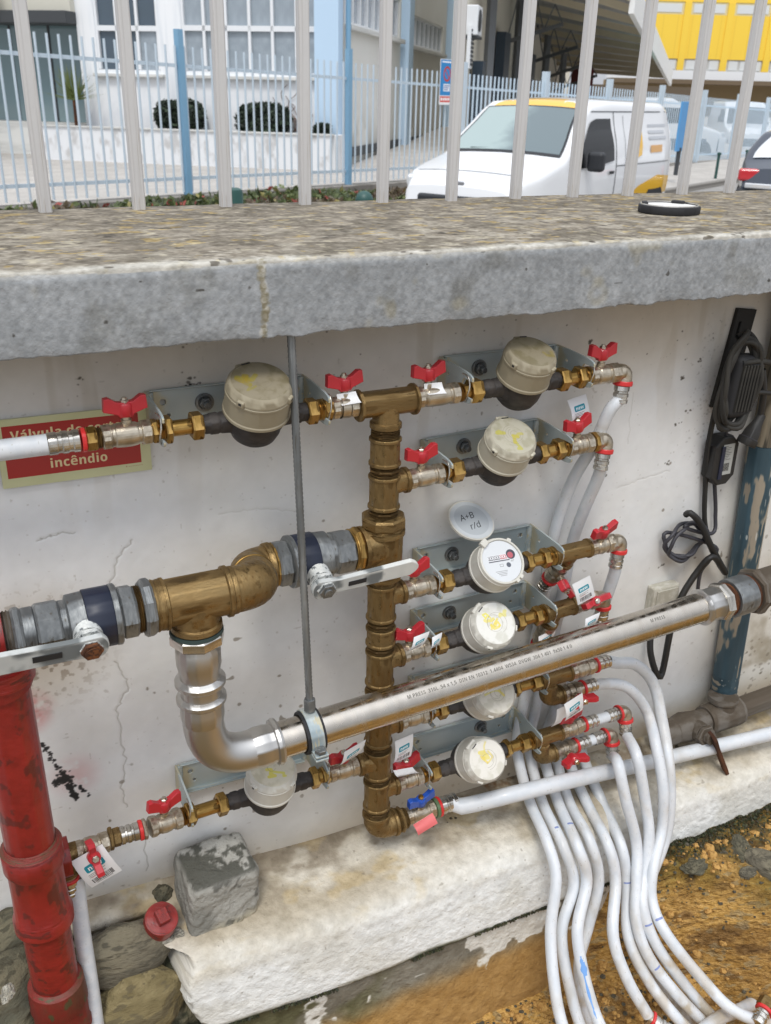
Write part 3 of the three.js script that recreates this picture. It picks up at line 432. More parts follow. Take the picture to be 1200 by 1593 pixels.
function hose(pts, r, label, o = {}) { const t = new THREE.Mesh(tube(pts, r, o.seg ?? 140, 16), M.hose);
  { const p = t.geometry.attributes.position, c = []; for (let i = 0; i < p.count; i++) { const x = p.getX(i), y = p.getY(i), z = p.getZ(i), n = fbm(x * 45 + z * 20, y * 45, 601, 4), d = ss(0.10, -0.16, y + 0.05 * (n - 0.5)) * ss(0.46, 0.66, n) * 0.75 + 0.25 * ss(0.64, 0.72, fbm(x * 30, y * 30 + z * 30, 602, 3)); c.push(...mix3([1, 1, 1], [0.66, 0.52, 0.34], Math.min(0.85, d))); } t.geometry.setAttribute('color', new THREE.Float32BufferAttribute(c, 3)); } shade(t); t.name = numbered('water_hose'); tag(t, label, 'hose', HG); scene.add(t); return t; }
// --- card labels hung on the valves ---
function cardTex(seed, tint = [24, 150, 172]) { const c = canvas(192, 256), g = c.getContext('2d'), r = rng(seed); g.fillStyle = '#f1f3f5'; g.fillRect(0, 0, 192, 256);
  g.fillStyle = `rgb(${tint})`; g.beginPath(); g.roundRect(38, 70, 116, 52, 12); g.fill(); g.fillStyle = '#fff'; g.font = 'bold 44px sans-serif'; g.textAlign = 'center'; g.fillText('new', 96, 111);
  g.fillStyle = '#555'; for (let k = 0; k < 3; k++) { g.fillRect(34, 138 + k * 11, 70 + r() * 54, 3); } g.fillStyle = '#c33'; g.fillRect(40, 166, 60, 3);
  g.fillStyle = '#222'; for (let x = 32; x < 160;) { const w = 1.5 + r() * 4; g.fillRect(x, 182, w, 46); x += w + 1.5 + r() * 4; } g.fillStyle = '#666'; g.fillRect(44, 234, 100, 4); return ctex(c); }
const cardMats = [1, 2, 3].map((s) => std(W1, 0.6, 0, { map: cardTex(s) })), cardBack = std(lin(0.8, 0.81, 0.82), 0.6);
function card(c, wx, wy, label, o = {}) { // a bent card: centre, width direction, height direction (metres)
  const X = V(wx), Yv = V(wy), N = new THREE.Vector3().crossVectors(X, Yv).normalize(), t = thing('price_tag', label, 'tag', c, 'white card tags on the valves');
  const bend = o.bend ?? 0.004, f = (off) => grid(8, 10, (u, v) => { const p = X.clone().multiplyScalar(u - 0.5).addScaledVector(Yv, v - 0.5).addScaledVector(N, off + bend * Math.sin(Math.PI * v) * (1 + 0.4 * Math.cos(3 * u))); return [p.x, p.y, p.z, u, v]; });
  part('card_face', f(0.0006), o.mat ?? cardMats[o.k ?? 0], t); part('card_back', f(0), cardBack, t); return t;
}

// ---- top row, left of the manifold ----
const T = ROW.top;
hose([T(-0.35), T(-0.15), T(0.098)], 0.0122, 'short white hose entering at the left edge in front of the red sign', { seg: 20 });
{ const f = thing('press_fitting', 'steel press sleeve with red ring ending the white hose on the red sign', 'pipe fitting', T(0.088), 'press fittings with red rings'); aim(f, [1, 0, 0]);
  part('sleeve', sleeveGeo(0.036, 0.0132), M.sleeve, f); const q = part('red_ring', cyl(0, 0.005, 0.0145), M.ringRed, f); q.position.x = 0.0375; part('brass_nut', hex(0.0427, 0.0545, 0.0150, 8), M.brass, f); part('thread', thread(0.0545, 0.0605, 0.012, 2), M.bronzeDark, f); }
ballValve(T, 0.1485, 0.206, 'red handled ball valve in front of the red fire valve sign', { at: 0.03, turn: 0.15 });
bracket(T, 0.2155, 0.428, 'galvanised bracket of the topmost left meter, by the red sign', { bolts: [0.075], dy: 0.004 });
unions(T, [['h', 0.2065, 0.2135, 0.0150], ['t', 0.2135, 0.222], ['h', 0.222, 0.230, 0.0178], ['p', 0.230, 0.254, 0.0098], ['h', 0.254, 0.268, 0.0178]], 'brass union between the sign valve and the topmost left meter');
waterMeter(T, 0.336, 'topmost left water meter, aged cream cap with yellow paint smears', { tilt: 0.42, old: true, size: 0.97, spin: 0.2, top: std(W1, 0.55, 0, { map: lidPaint(301, [136, 127, 106], 5) }) });
unions(T, [['h', 0.4035, 0.4175, 0.0175], ['t', 0.4175, 0.428, 0.0130], ['h', 0.428, 0.4375, 0.0155]], 'dark brass union right of the topmost left meter, behind the steel rod');
ballValve(T, 0.4375, 0.4745, 'red handled valve joining the top left meter to the manifold tee', { at: 0.020, turn: 0.1, lean: 0.05 });
card([0.459, 0.9945, 0.086], [0.026, 0.002, 0.002], [0.003, -0.012, 0.012], 'blank white card under the red handle left of the top tee', { mat: cardBack });
// ---- top row, right ----
ballValve(T, 0.5615, 0.6265, 'red handled valve on the right end of the top manifold tee', { at: 0.019, turn: 0.2, lean: 0.05 });
card([0.586, 0.9935, 0.086], [0.026, 0, 0.002], [0.003, -0.013, 0.010], 'blank white card under the red handle right of the top tee', { mat: cardBack });
bracket(T, 0.636, 0.842, 'galvanised bracket behind the topmost right meter', { bolts: [0.066], dy: 0.008 });
unions(T, [['t', 0.627, 0.634, 0.0125], ['p', 0.634, 0.645, 0.0105], ['h', 0.645, 0.663, 0.0178]], 'short brass union left of the topmost right meter');
waterMeter(T, 0.729, 'topmost right water meter, aged plain cream cap close under the coping', { tilt: 0.42, old: true, spin: 0.5, top: std(W1, 0.55, 0, { map: lidPaint(302, [132, 123, 101], 1) }) });
unions(T, [['h', 0.7955, 0.810, 0.0178], ['p', 0.810, 0.828, 0.0105], ['h', 0.828, 0.840, 0.0172], ['t', 0.840, 0.851, 0.0135]], 'brass union between the topmost right meter and its outlet valve');
ballValve(T, 0.851, 0.899, 'red handled outlet valve highest at the right, over the white hose', { at: 0.020, turn: 0.3, lean: -0.02 });
elbowFit([0.918, 0.98, ZM], [1, 0, 0], [-0.12, -0.98, 0.1], 'highest press elbow at the right, turning down into a white hose');
// ---- second row ----
const T2 = ROW.second;
ballValve(T2, 0.5545, 0.609, 'red handled inlet valve of the second meter from the top right', { at: 0.021, turn: 0.25 });
bracket(T2, 0.612, 0.820, 'galvanised bracket behind the second meter from the top right', { bolts: [0.072] });
unions(T2, [['t', 0.609, 0.615, 0.0125], ['p', 0.615, 0.622, 0.0105], ['h', 0.622, 0.640, 0.0178]], 'brass union left of the second meter from the top right');
waterMeter(T2, 0.7055, 'second water meter from the top right, cream cap with faint yellow marks', { tilt: 0.56, spin: 0.5, top: std(W1, 0.55, 0, { map: lidPaint(303, [174, 169, 151], 4) }), mid: true });
unions(T2, [['h', 0.772, 0.785, 0.0172], ['p', 0.785, 0.803, 0.0102], ['h', 0.803, 0.817, 0.0168], ['t', 0.817, 0.827, 0.0135]], 'brass union right of the second meter from the top right');
ballValve(T2, 0.827, 0.870, 'red handled outlet valve of the second row with a barcode card behind it', { at: 0.016, turn: 0.35, lean: 0.1 });
{ const f = thing('brass_nipple', 'brass hex nipple between the second row valve and its elbow', 'pipe fitting', T2(0.8695)); aim(f, [1, 0.035, 0]); part('hex', hex(0.003, 0.010, 0.0165, 8), M.brass, f); part('thread', thread(0.0005, 0.003, 0.0130, 1), M.bronze, f); }
elbowFit(T2(0.899), [1, 0.03, 0], [-0.16, -0.98, 0.1], 'second press elbow from the top right, turning down into a white hose');
card([0.862, 0.916, 0.048], [0.034, 0.006, 0], [-0.006, 0.042, -0.012], 'barcode card standing behind the second row outlet valve', { k: 1 });
// ---- third row: open meter ----
const T3 = ROW.third;
ballValve(T3, 0.5545, 0.604, 'red handled inlet valve under the end of the white lever', { at: 0.016, turn: 0.25 });
bracket(T3, 0.606, 0.826, 'galvanised bracket behind the meter with the open lid', { bolts: [0.068] });
unions(T3, [['t', 0.604, 0.6105, 0.0125], ['p', 0.6105, 0.617, 0.0105], ['h', 0.617, 0.634, 0.0178]], 'brass union left of the open water meter');
const dialTex = (() => { const c = canvas(256, 256), g = c.getContext('2d'); g.fillStyle = '#cfd2d4'; g.fillRect(0, 0, 256, 256); g.save(); g.translate(128, 128); g.rotate(0.15);
  g.fillStyle = '#efefef'; g.fillRect(-86, -40, 130, 30); g.font = 'bold 26px monospace'; g.textAlign = 'center';
  for (let k = 0; k < 8; k++) { g.fillStyle = k < 5 ? '#3b3d44' : '#a5343c'; g.fillRect(-84 + k * 16, -38, 14, 26); g.fillStyle = '#eee'; g.fillText('0', -77 + k * 16, -17); }
  g.fillStyle = '#4a4650'; g.fillRect(-86, -6, 140, 6); g.fillStyle = '#33303c'; g.beginPath(); g.arc(70, -34, 30, 0, 7); g.fill(); g.fillStyle = '#b0505a'; g.beginPath(); g.arc(66, -30, 19, 0, 7); g.fill();
  g.fillStyle = '#50545e'; g.beginPath(); g.arc(38, 28, 15, 0, 7); g.fill(); g.strokeStyle = '#777'; g.lineWidth = 2; g.strokeRect(-20, 18, 22, 14); g.fillStyle = '#888'; for (let k = 0; k < 4; k++) g.fillRect(-60 + 8 * k, 58 + 9 * k, 80 - 12 * k, 3); g.fillStyle = '#555'; g.font = '18px sans-serif'; g.fillText('m³', 70, 12); g.restore(); return ctex(c); })();
{ const m = waterMeter(T3, 0.7005, 'water meter with its lid flipped open showing the counter', { tilt: 0.80, open: true, spin: 0.35, top: std(W1, 0.25, 0, { map: dialTex, clearcoat: 0.6, clearcoatRoughness: 0.1 }) });
  const lc = canvas(256, 256), g = lc.getContext('2d'); g.fillStyle = '#c3c8cb'; g.fillRect(0, 0, 256, 256); g.fillStyle = '#b2b8bc'; g.beginPath(); g.arc(128, 128, 104, 0, 7); g.fill(); g.fillStyle = '#15161c'; g.save(); g.translate(128, 128); g.rotate(-0.16); g.font = 'italic 56px sans-serif'; g.textAlign = 'center'; g.fillText('A+B', -18, -10); g.fillText('r/d', -4, 58); g.restore();
  const lid = part('open_lid', (() => { const d = new THREE.CylinderGeometry(0.0395, 0.0395, 0.004, 56); return toCreasedNormals(d, 0.5); })(), M.cream, m); lid.userData.label = 'open lid with handwriting inside';
  const inner = part('lid_lining', (() => { const d = new THREE.CircleGeometry(0.0372, 48); return d; })(), std(W1, 0.5, 0, { map: ctex(lc) }), lid); 
  // lid stands up behind the meter, its lining towards the viewer
  const c = new THREE.Vector3(...[0.689,0.756,0.035]); m.updateMatrixWorld(true); const q = m.worldToLocal(c.clone()); lid.position.copy(q); lid.scale.setScalar(0.95);
  const nrm = new THREE.Vector3(0.06, 0.86, 0.5).normalize(); const want = new THREE.Quaternion().setFromUnitVectors(new THREE.Vector3(0, 1, 0), nrm); lid.quaternion.copy(m.quaternion.clone().invert().multiply(want));
  inner.rotation.x = -Math.PI / 2; inner.position.y = 0.0024; inner.rotation.z = 0;
}
unions(T3, [['h', 0.7675, 0.779, 0.0172], ['p', 0.779, 0.800, 0.0102], ['h', 0.800, 0.812, 0.0165], ['t', 0.812, 0.8225, 0.0140]], 'shiny brass union right of the open water meter');
// outlet tees
function outTee(P, x0, x1, xc, dir, len, label, o = {}) { const a = V(P(x0)), d = V(P(x1)).sub(a), t = thing('brass_tee', label, 'pipe tee', a, 'brass tees on the meter outlets'); aim(t, d);
  part('tee_run', ringed(0, d.length(), 0.0142, 0.0162), M.bronze, t);
  const q = part('tee_branch', rev([[0, 0], [0.004, 0.014], [len - 0.007, 0.0138], [len - 0.006, 0.0158], [len - 0.001, 0.0158], [len, 0.0145], [len, 0]], 28), M.bronze, t); const w = V(dir).applyQuaternion(t.quaternion.clone().invert()); q.quaternion.setFromUnitVectors(new THREE.Vector3(1, 0, 0), w.normalize()); q.position.x = xc - x0; return t; }
outTee(T3, 0.8225, 0.893, 0.860, [-0.1, -0.85, -0.5], 0.032, 'brass tee right of the open meter, its branch pointing down');
ballValve(T3, 0.893, 0.938, 'red handled upper outlet valve of the open meter', { at: 0.018, turn: 0.5, tilt: 0.35, lean: 0.1 });
elbowFit(T3(0.957), [1, 0, 0], [-0.1, -0.98, 0.05], 'press elbow beyond the open meter, turning down to a white hose');
const B3 = (x) => { const c = V(T3(0.860)), d = V([-0.1, -0.85, -0.5]).normalize(); return c.addScaledVector(d, x).toArray(); };
ballValve(B3, 0.032, 0.070, 'red handled valve on the downward branch of the open meter, through a tag', { tilt: 1.57, at: 0.022, turn: 0.9 });
pressEnd(B3(0.074), V(B3(1)).sub(V(B3(0))), 'press fitting with red ring under the open meter tee', { len: 0.022 });
card([0.862,0.634,0.112], [0.030, 0.012, 0.004], [-0.022, 0.046, 0.006], 'white card with barcode hanging on the branch valve of the open meter', { k: 0, bend: 0.002 });
// ---- fourth row ----
const T4 = ROW.fourth;
ballValve(T4, 0.5545, 0.600, 'red handled inlet valve with two cards, fourth on the manifold', { at: 0.013, turn: 0.1 });
bracket(T4, 0.606, 0.826, 'galvanised bracket behind the yellow marked fourth meter', { bolts: [0.070] });
unions(T4, [['t', 0.600, 0.6065, 0.012], ['p', 0.6065, 0.613, 0.0105], ['h', 0.613, 0.630, 0.0175]], 'brass union left of the yellow marked fourth meter');
card([0.563,0.612,0.108], [0.026, 0.004, 0], [0.008, 0.030, 0.010], 'white card with turquoise print under the fourth inlet handle', { k: 2 });
card([0.597,0.599,0.1], [0.017, 0.005, 0], [0.003, 0.027, 0.008], 'narrow white barcode card beside the fourth inlet handle', { k: 1 });
waterMeter(T4, 0.694, 'fourth water meter down, white cap with bright yellow paint marks', { tilt: 0.82, spin: -0.15, top: std(W1, 0.55, 0, { map: lidPaint(304, [220, 219, 212], 6) }) });
unions(T4, [['h', 0.761, 0.774, 0.017], ['p', 0.774, 0.797, 0.0102], ['h', 0.797, 0.809, 0.0165], ['t', 0.809, 0.816, 0.014]], 'brass union right of the yellow marked fourth meter');
outTee(T4, 0.816, 0.876, 0.838, [-0.05, -0.9, -0.3], 0.032, 'brass tee right of the yellow marked fourth meter');
ballValve(T4, 0.876, 0.920, 'red handled outlet valve low behind the big steel pipe', { tilt: 1.0, at: 0.022, turn: 0.5, lean: 0.1 });
elbowFit(T4(0.938), [1, 0, 0], [0, -1, 0.05], 'press elbow just above the big steel pipe', { l: 0.017 });
const B4 = (x) => V(T4(0.838)).addScaledVector(V([-0.05, -0.9, -0.3]).normalize(), x).toArray();
ballValve(B4, 0.033, 0.074, 'valve on the fourth tee branch, mostly behind the big steel pipe', { tilt: 1.4, at: 0.02, turn: 0.6 });
pressEnd(B4(0.078), V(B4(1)).sub(V(B4(0))), 'press fitting under the fourth tee, behind the big steel pipe', { len: 0.022 });
card([0.889,0.564,0.105], [0.027, 0.007, 0.002], [0.006, 0.026, 0.004], 'white card showing just above the big steel pipe at the fourth outlet', { k: 2 });
card([0.828,0.529,0.07], [0.034, 0.008, 0], [0.004, 0.022, 0.004], 'pale card half hidden behind the big steel pipe under the fourth tee', { k: 1 });
// ---- fifth row, behind the big steel pipe ----
const T5 = ROW.fifth;
ballValve(T5, 0.5545, 0.604, 'inlet valve of the fifth meter, peeping out below the steel pipe', { at: 0.018, turn: 0.3 });
bracket(T5, 0.606, 0.826, 'galvanised bracket seen over and under the big steel pipe', { bolts: [0.115] });
unions(T5, [['t', 0.604, 0.614, 0.0125], ['p', 0.614, 0.624, 0.0105], ['h', 0.624, 0.638, 0.0175]], 'brass union left of the fifth meter, under the steel pipe');
waterMeter(T5, 0.704, 'fifth water meter, its white cap half hidden by the steel pipe', { tilt: 0.85, spin: -0.2, top: std(W1, 0.55, 0, { map: lidPaint(305, [216, 212, 200], 2) }) });
unions(T5, [['h', 0.769, 0.778, 0.0165], ['p', 0.778, 0.806, 0.0098], ['h', 0.806, 0.822, 0.0162]], 'brass union right of the fifth meter, below the steel pipe');
outTee(T5, 0.822, 0.886, 0.843, [0, -1, 0], 0.018, 'brass tee of the fifth row, below the big steel pipe');
const doubleElbow = (P, x, dy, label) => { const t = thing('brass_elbow', label, 'pipe elbow', [x, P(x)[1], ZM]); part('elbow', new THREE.TubeGeometry(bez([[[0, -0.016, 0], [0, -dy + 0.016, 0]], [[0, -dy + 0.016, 0], [0, -dy, 0], [0.016, -dy, 0]], [[0.016, -dy, 0], [0.028, -dy, 0]]]), 30, 0.0152, 22), M.bronze, t); const r = part('collar', cyl(0, 0.005, 0.017), M.bronze, t); r.position.set(0.0265, -dy, 0); return t; };
doubleElbow(T5, 0.843, 0.043, 'brass elbow under the fifth row tee');
ballValve(T5, 0.886, 0.932, 'upper outlet valve of the fifth row right below the steel pipe', { tilt: -0.3, at: 0.02, turn: 0.2 });
pressEnd([0.936, 0.447, ZM], [1, 0.0, 0], 'upper press fitting of the fifth row, start of an arched hose');
const T5b = (x) => [x, 0.404, ZM];
ballValve(T5b, 0.872, 0.910, 'lower outlet valve of the fifth row with its red handle forward', { tilt: 1.45, at: 0.022, turn: 0.2 });
pressEnd([0.914, 0.404, ZM], [1, 0, 0], 'lower press fitting of the fifth row, start of the inner arched hose');
card([0.867,0.408,0.118], [0.036, 0.013, 0], [-0.014, 0.046, 0.010], 'white card with turquoise print hanging below the fifth row handle', { k: 0 });
card([0.865,0.372,0.09], [0.028, 0.004, 0], [0.004, 0.040, 0.006], 'plain pale card behind the sixth row upper handle', { mat: cardBack });
// ---- sixth row ----
const T6 = ROW.sixth;
ballValve(T6, 0.5545, 0.600, 'red handled inlet valve of the lowest right meter', { at: 0.018, turn: 0.5, lean: 0.12 });
card([0.563,0.389,0.075], [0.033, 0.005, 0], [-0.001, 0.050, 0.006], 'white printed card standing behind the lowest inlet handle', { k: 1 });
card([0.558,0.362,0.098], [0.030, 0.004, 0.01], [0.0, 0.006, 0.022], 'blank card folded under the lowest inlet handle', { mat: cardBack });
bracket(T6, 0.606, 0.826, 'galvanised bracket behind the lowest right meter', { bolts: [0.150] });
unions(T6, [['t', 0.600, 0.611, 0.0125], ['p', 0.611, 0.616, 0.0105], ['h', 0.616, 0.631, 0.0175]], 'brass union left of the lowest right meter');
waterMeter(T6, 0.6965, 'lowest right water meter, white cap with two yellow strokes', { tilt: 0.92, spin: -0.15, top: std(W1, 0.55, 0, { map: lidPaint(306, [226, 223, 214], 4) }) });
unions(T6, [['h', 0.7635, 0.773, 0.0165], ['p', 0.773, 0.796, 0.0100], ['h', 0.796, 0.812, 0.0162], ['t', 0.812, 0.820, 0.0138]], 'brass union right of the lowest right meter');
outTee(T6, 0.820, 0.882, 0.842, [0, -1, 0], 0.018, 'brass tee of the lowest row among the white hoses');
doubleElbow(T6, 0.842, 0.044, 'brass elbow under the lowest row tee');
ballValve(T6, 0.882, 0.924, 'red handled upper outlet valve of the lowest row', { at: 0.012, turn: 0.4, tilt: 0.2 });
pressEnd([0.928, 0.321, ZM], [1, 0, 0], 'upper press fitting of the lowest row');
hose([[0.95, 0.321, ZM], [0.97, 0.321, ZM], [0.995, 0.321, ZM]], 0.0098, 'short upper white hose piece between fittings of the lowest row', { seg: 8 });
elbowFit([1.028, 0.321, ZM], [1, 0, 0], [0.02, -0.97, 0.22], 'upper press elbow of the lowest row with two red rings', { inRing: true });
const T6b = (x) => [x, 0.277, ZM];
ballValve(T6b, 0.871, 0.912, 'lower outlet valve of the lowest row with its red handle forward', { tilt: 1.5, at: 0.022, turn: 0.1 });
pressEnd([0.916, 0.277, ZM], [1, 0, 0], 'lower press fitting of the lowest row');
hose([[0.94, 0.277, ZM], [0.955, 0.277, ZM], [0.972, 0.277, ZM]], 0.0098, 'short lower white hose piece between fittings of the lowest row', { seg: 8 });
elbowFit([1.003, 0.277, ZM], [1, 0, 0], [0.02, -0.97, 0.24], 'lower press elbow of the lowest row with two red rings', { inRing: true });
// ---- lower left row ----
const TL = ROW.lower;
ballValve(TL, 0.4325, 0.4825, 'red handled valve joining the lower left meter to the manifold', { at: 0.024, turn: 0.35, lean: 0.1, tilt: 0.2 });
card([0.463,0.426,0.092], [0.036, 0.012, 0], [0.010, 0.034, 0.010], 'white card with turquoise print on the lower left meter valve', { k: 2 });
bracket(TL, 0.211, 0.424, 'galvanised bracket behind the lower left meter under the steel bend', { bolts: [0.14], dy: 0.008 });
unions(TL, [['h', 0.4025, 0.4145, 0.0172], ['p', 0.4145, 0.421, 0.0115], ['h', 0.421, 0.4325, 0.0158]], 'brass union right of the lower left meter');
waterMeter(TL, 0.335, 'lower left water meter under the bend of the big steel pipe', { tilt: 0.30, spin: 0.4, top: std(W1, 0.55, 0, { map: lidPaint(307, [210, 204, 186], 2) }) });
unions(TL, [['t', 0.199, 0.206, 0.0125], ['h', 0.206, 0.219, 0.0175], ['p', 0.219, 0.254, 0.0100], ['h', 0.254, 0.268, 0.0176]], 'brass union left of the lower left meter');
ballValve(TL, 0.152, 0.199, 'red handled valve left of the lower left meter', { at: 0.022, turn: 0.35 });
{ const f = thing('press_fitting', 'steel press sleeve with red ring near the red riser', 'pipe fitting', TL(0.1485), 'press fittings with red rings'); aim(f, [-1, 0.02, 0]); part('collar', hex(0, 0.006, 0.0148, 8), M.nickel, f); part('red_ring', cyl(0.006, 0.011, 0.0145), M.ringRed, f); part('sleeve', sleeveGeo(0.026, 0.0128), M.sleeve, f).position.x = 0.011; part('brass_nut', merge([hex(0.037, 0.047, 0.0135), hex(0.047, 0.053, 0.0165)]), M.bronze, f); }
ballValve(TL, 0.048, 0.094, 'valve beside the red riser with an upright red handle and a tag', { tilt: 1.25, at: 0.018, turn: 1.75 });
card([0.073,0.385,0.118], [0.042, 0.018, 0.004], [-0.022, 0.064, 0.008], 'white barcode card hanging beside the red riser', { k: 0 });

// ---- the large brass tee line with two lever valves ----
const ZL = 0.15, YL = 0.787;
function leverValve(label, pos, flip) {
  const v = thing('lever_valve', label, 'valve', pos, 'big lever ball valves'); 
  const s = (g, n, m) => { if (flip) { g.scale(-1, 1, 1); const ix = g.index; if (!ix) { const p = g.attributes; for (const k in p) { const a = p[k], n = a.itemSize; for (let i = 0; i < a.count; i += 3) for (let c = 0; c < n; c++) { const t = a.array[(i + 1) * n + c]; a.array[(i + 1) * n + c] = a.array[(i + 2) * n + c]; a.array[(i + 2) * n + c] = t; } } } } return part(n, g, m, v); };
  s(merge([hex(0, 0.028, 0.0315, 8), rev([[0.028, 0], [0.028, 0.0285], [0.034, 0.0285], [0.036, 0.0335], [0.054, 0.0345], [0.0545, 0]], 40)]), 'valve_body', M.galv);
  s(rev([[0.0545, 0], [0.0545, 0.0352], [0.0555, 0.036], [0.084, 0.036], [0.085, 0.0352], [0.085, 0]], 44), 'dark_band', M.navy);
  s(rev([[0.085, 0], [0.085, 0.0362], [0.0865, 0.0368], [0.091, 0.0368], [0.0925, 0.035], [0.0925, 0]], 44), 'rim', M.galv);
  s(hex(0.0925, 0.112, 0.0325, 8), 'hex_end', M.galv);
  return v;
}
{ const v = leverValve('big grey lever valve with a dark band at the left edge by the red riser', [0.042, YL, ZL], false);
  const boss = part('stem_boss', merge([cyl(0.028, 0.052, 0.0165), hex(0.052, 0.058, 0.0185), hex(0.0585, 0.070, 0.0135)]), M.lever, v); boss.position.set(0.052, 0.012, -0.012); aim(boss, [0, -0.28, 1]);
  const nut = part('rusty_nut', merge([hex(0.070, 0.076, 0.0125), cyl(0.076, 0.078, 0.0085)]), M.rust, v); nut.position.set(0.052, 0.012, -0.012); aim(nut, [0, -0.28, 1]);
  const lv = part('lever', (() => { const sh = new THREE.Shape(); sh.moveTo(0.013, -0.015); sh.absarc(0, 0, 0.0185, -0.9, 0.9, false); sh.lineTo(-0.02, 0.0125); sh.lineTo(-0.17, 0.0145); sh.quadraticCurveTo(-0.185, 0, -0.17, -0.0145); sh.lineTo(-0.02, -0.0125); sh.closePath(); const h = new THREE.Path(); h.moveTo(-0.032, -0.003); h.lineTo(-0.032, 0.003); h.lineTo(-0.062, 0.003); h.lineTo(-0.062, -0.003); h.closePath(); sh.holes.push(h); return new THREE.ExtrudeGeometry(sh, { depth: 0.005, bevelEnabled: true, bevelSize: 0.0012, bevelThickness: 0.0012, bevelSegments: 2 }); })(), M.lever, v);
  lv.position.set(0.052, -0.0045, 0.0485); lv.rotation.set(0.28, 0.0, -0.03);
  part('lever_slot', box(0, 0, 0, 0.031, 0.0085, 0.001), M.rubber, lv).position.set(-0.047, 0, 0.0068);
}
{ const v = leverValve('big grey lever valve with a dark band left of the manifold', [0.4665, 0.769, ZM], true);
  const boss = part('stem_boss', merge([cyl(0.028, 0.050, 0.0165), hex(0.050, 0.056, 0.0185), hex(0.0565, 0.068, 0.0135)]), M.lever, v); boss.position.x = -0.062; aim(boss, [0, -0.25, 1]);
  const nut = part('stem_nut', merge([hex(0.068, 0.073, 0.012), cyl(0.073, 0.076, 0.006)]), M.galv, v); nut.position.x = -0.062; aim(nut, [0, -0.25, 1]);
  const lv = part('lever', (() => { const sh = new THREE.Shape(); sh.moveTo(-0.013, -0.015); sh.absarc(0, 0, 0.0185, Math.PI + 0.9, Math.PI - 0.9, true); sh.lineTo(0.02, 0.0105); sh.lineTo(0.125, 0.012); sh.quadraticCurveTo(0.148, 0, 0.125, -0.012); sh.lineTo(0.02, -0.0105); sh.closePath(); return new THREE.ExtrudeGeometry(sh, { depth: 0.005, bevelEnabled: true, bevelSize: 0.0012, bevelThickness: 0.0012, bevelSegments: 2 }); })(), M.lever, v);
  lv.position.set(-0.062, -0.0145, 0.058); lv.rotation.set(0.28, 0, 0.045);
  part('lever_slot', box(0, 0, 0, 0.026, 0.0075, 0.001), M.rubber, lv).position.set(0.045, 0, 0.0067);
}
{ const f = thing('brass_tee_line', 'large brass tee and swan neck elbow between the two lever valves', 'pipe tee', [0, YL, ZL]);
  const X = [1, 0, 0];
  part('galvanised_collar', hex(0.161, 0.1745, 0.036, 10), M.galv, f); part('thread', thread(0.154, 0.161, 0.028, 3), M.bronzeDark, f);
  part('ring', rev([[0.1745, 0], [0.1745, 0.031], [0.177, 0.0325], [0.180, 0.031], [0.183, 0.0318], [0.1865, 0.0315], [0.1865, 0]], 36), M.bronze, f);
  part('big_tee', merge([rev([[0.1865, 0], [0.1865, 0.0325], [0.190, 0.0325], [0.1915, 0.0295], [0.262, 0.0295], [0.2635, 0.0325], [0.2685, 0.0325], [0.27, 0.030], [0.27, 0]], 44), (() => { const g = rev([[0.004, 0], [0.006, 0.029], [0.032, 0.0292], [0.0335, 0.0318], [0.040, 0.0322], [0.0415, 0.0305], [0.0415, 0]], 40); g.rotateZ(-Math.PI / 2); g.translate(0.226, 0, 0); return g; })()]), M.bronze, f);
  const dy = 0.769 - YL, dz = ZM - ZL;
  part('elbow', merge([new THREE.TubeGeometry(bez([[[0.27, 0, 0], [0.278, 0, 0]], [[0.278, 0, 0], [0.312, 0, 0], [0.313, dy / 2, dz / 2]]]), 30, 0.0293, 32), cyl(0.2685, 0.276, 0.0305)]), M.bronze, f);
  part('elbow', merge([new THREE.TubeGeometry(bez([[[0.313, dy / 2, dz / 2], [0.314, dy, dz], [0.344, dy, dz]], [[0.344, dy, dz], [0.350, dy, dz]]]), 30, 0.0290, 32), (() => { const g = rev([[0.342, 0], [0.342, 0.0315], [0.344, 0.0322], [0.350, 0.0322], [0.351, 0.0305], [0.351, 0]], 36); g.translate(0, dy, dz); return g; })()]), M.bronze, f);
  part('seam', (() => { const g = new THREE.TorusGeometry(0.0292, 0.0014, 8, 48); const o = new THREE.Object3D(); o.position.set(0.313, dy / 2, dz / 2); o.lookAt(new THREE.Vector3(0.3135, dy, dz)); o.updateMatrix(); return g.applyMatrix4(o.matrix); })(), M.brass, f);
  const r2 = part('ring', merge([hex(0.351, 0.3545, 0.0315, 10), thread(0.3545, 0.3565, 0.028, 1)]), M.brass, f); r2.position.set(0, dy, dz);
  const r3 = part('ring', merge([thread(0.4668, 0.4715, 0.029, 1), hex(0.4715, 0.481, 0.0318, 10)]), M.brass, f); r3.position.set(0, dy, dz);
}
{ // galvanised nipple into the red riser
  const f = thing('galvanised_nipple', 'short grey nipple between the red riser and the left lever valve', 'pipe fitting', [0, YL, ZL]); part('hex_ring', hex(0.0175, 0.0285, 0.0318, 8), M.galv, f); part('thread', thread(0.006, 0.0175, 0.028, 3), M.rustGrey, f); part('neck', cyl(0.0285, 0.0415, 0.0282), M.galv, f);
}
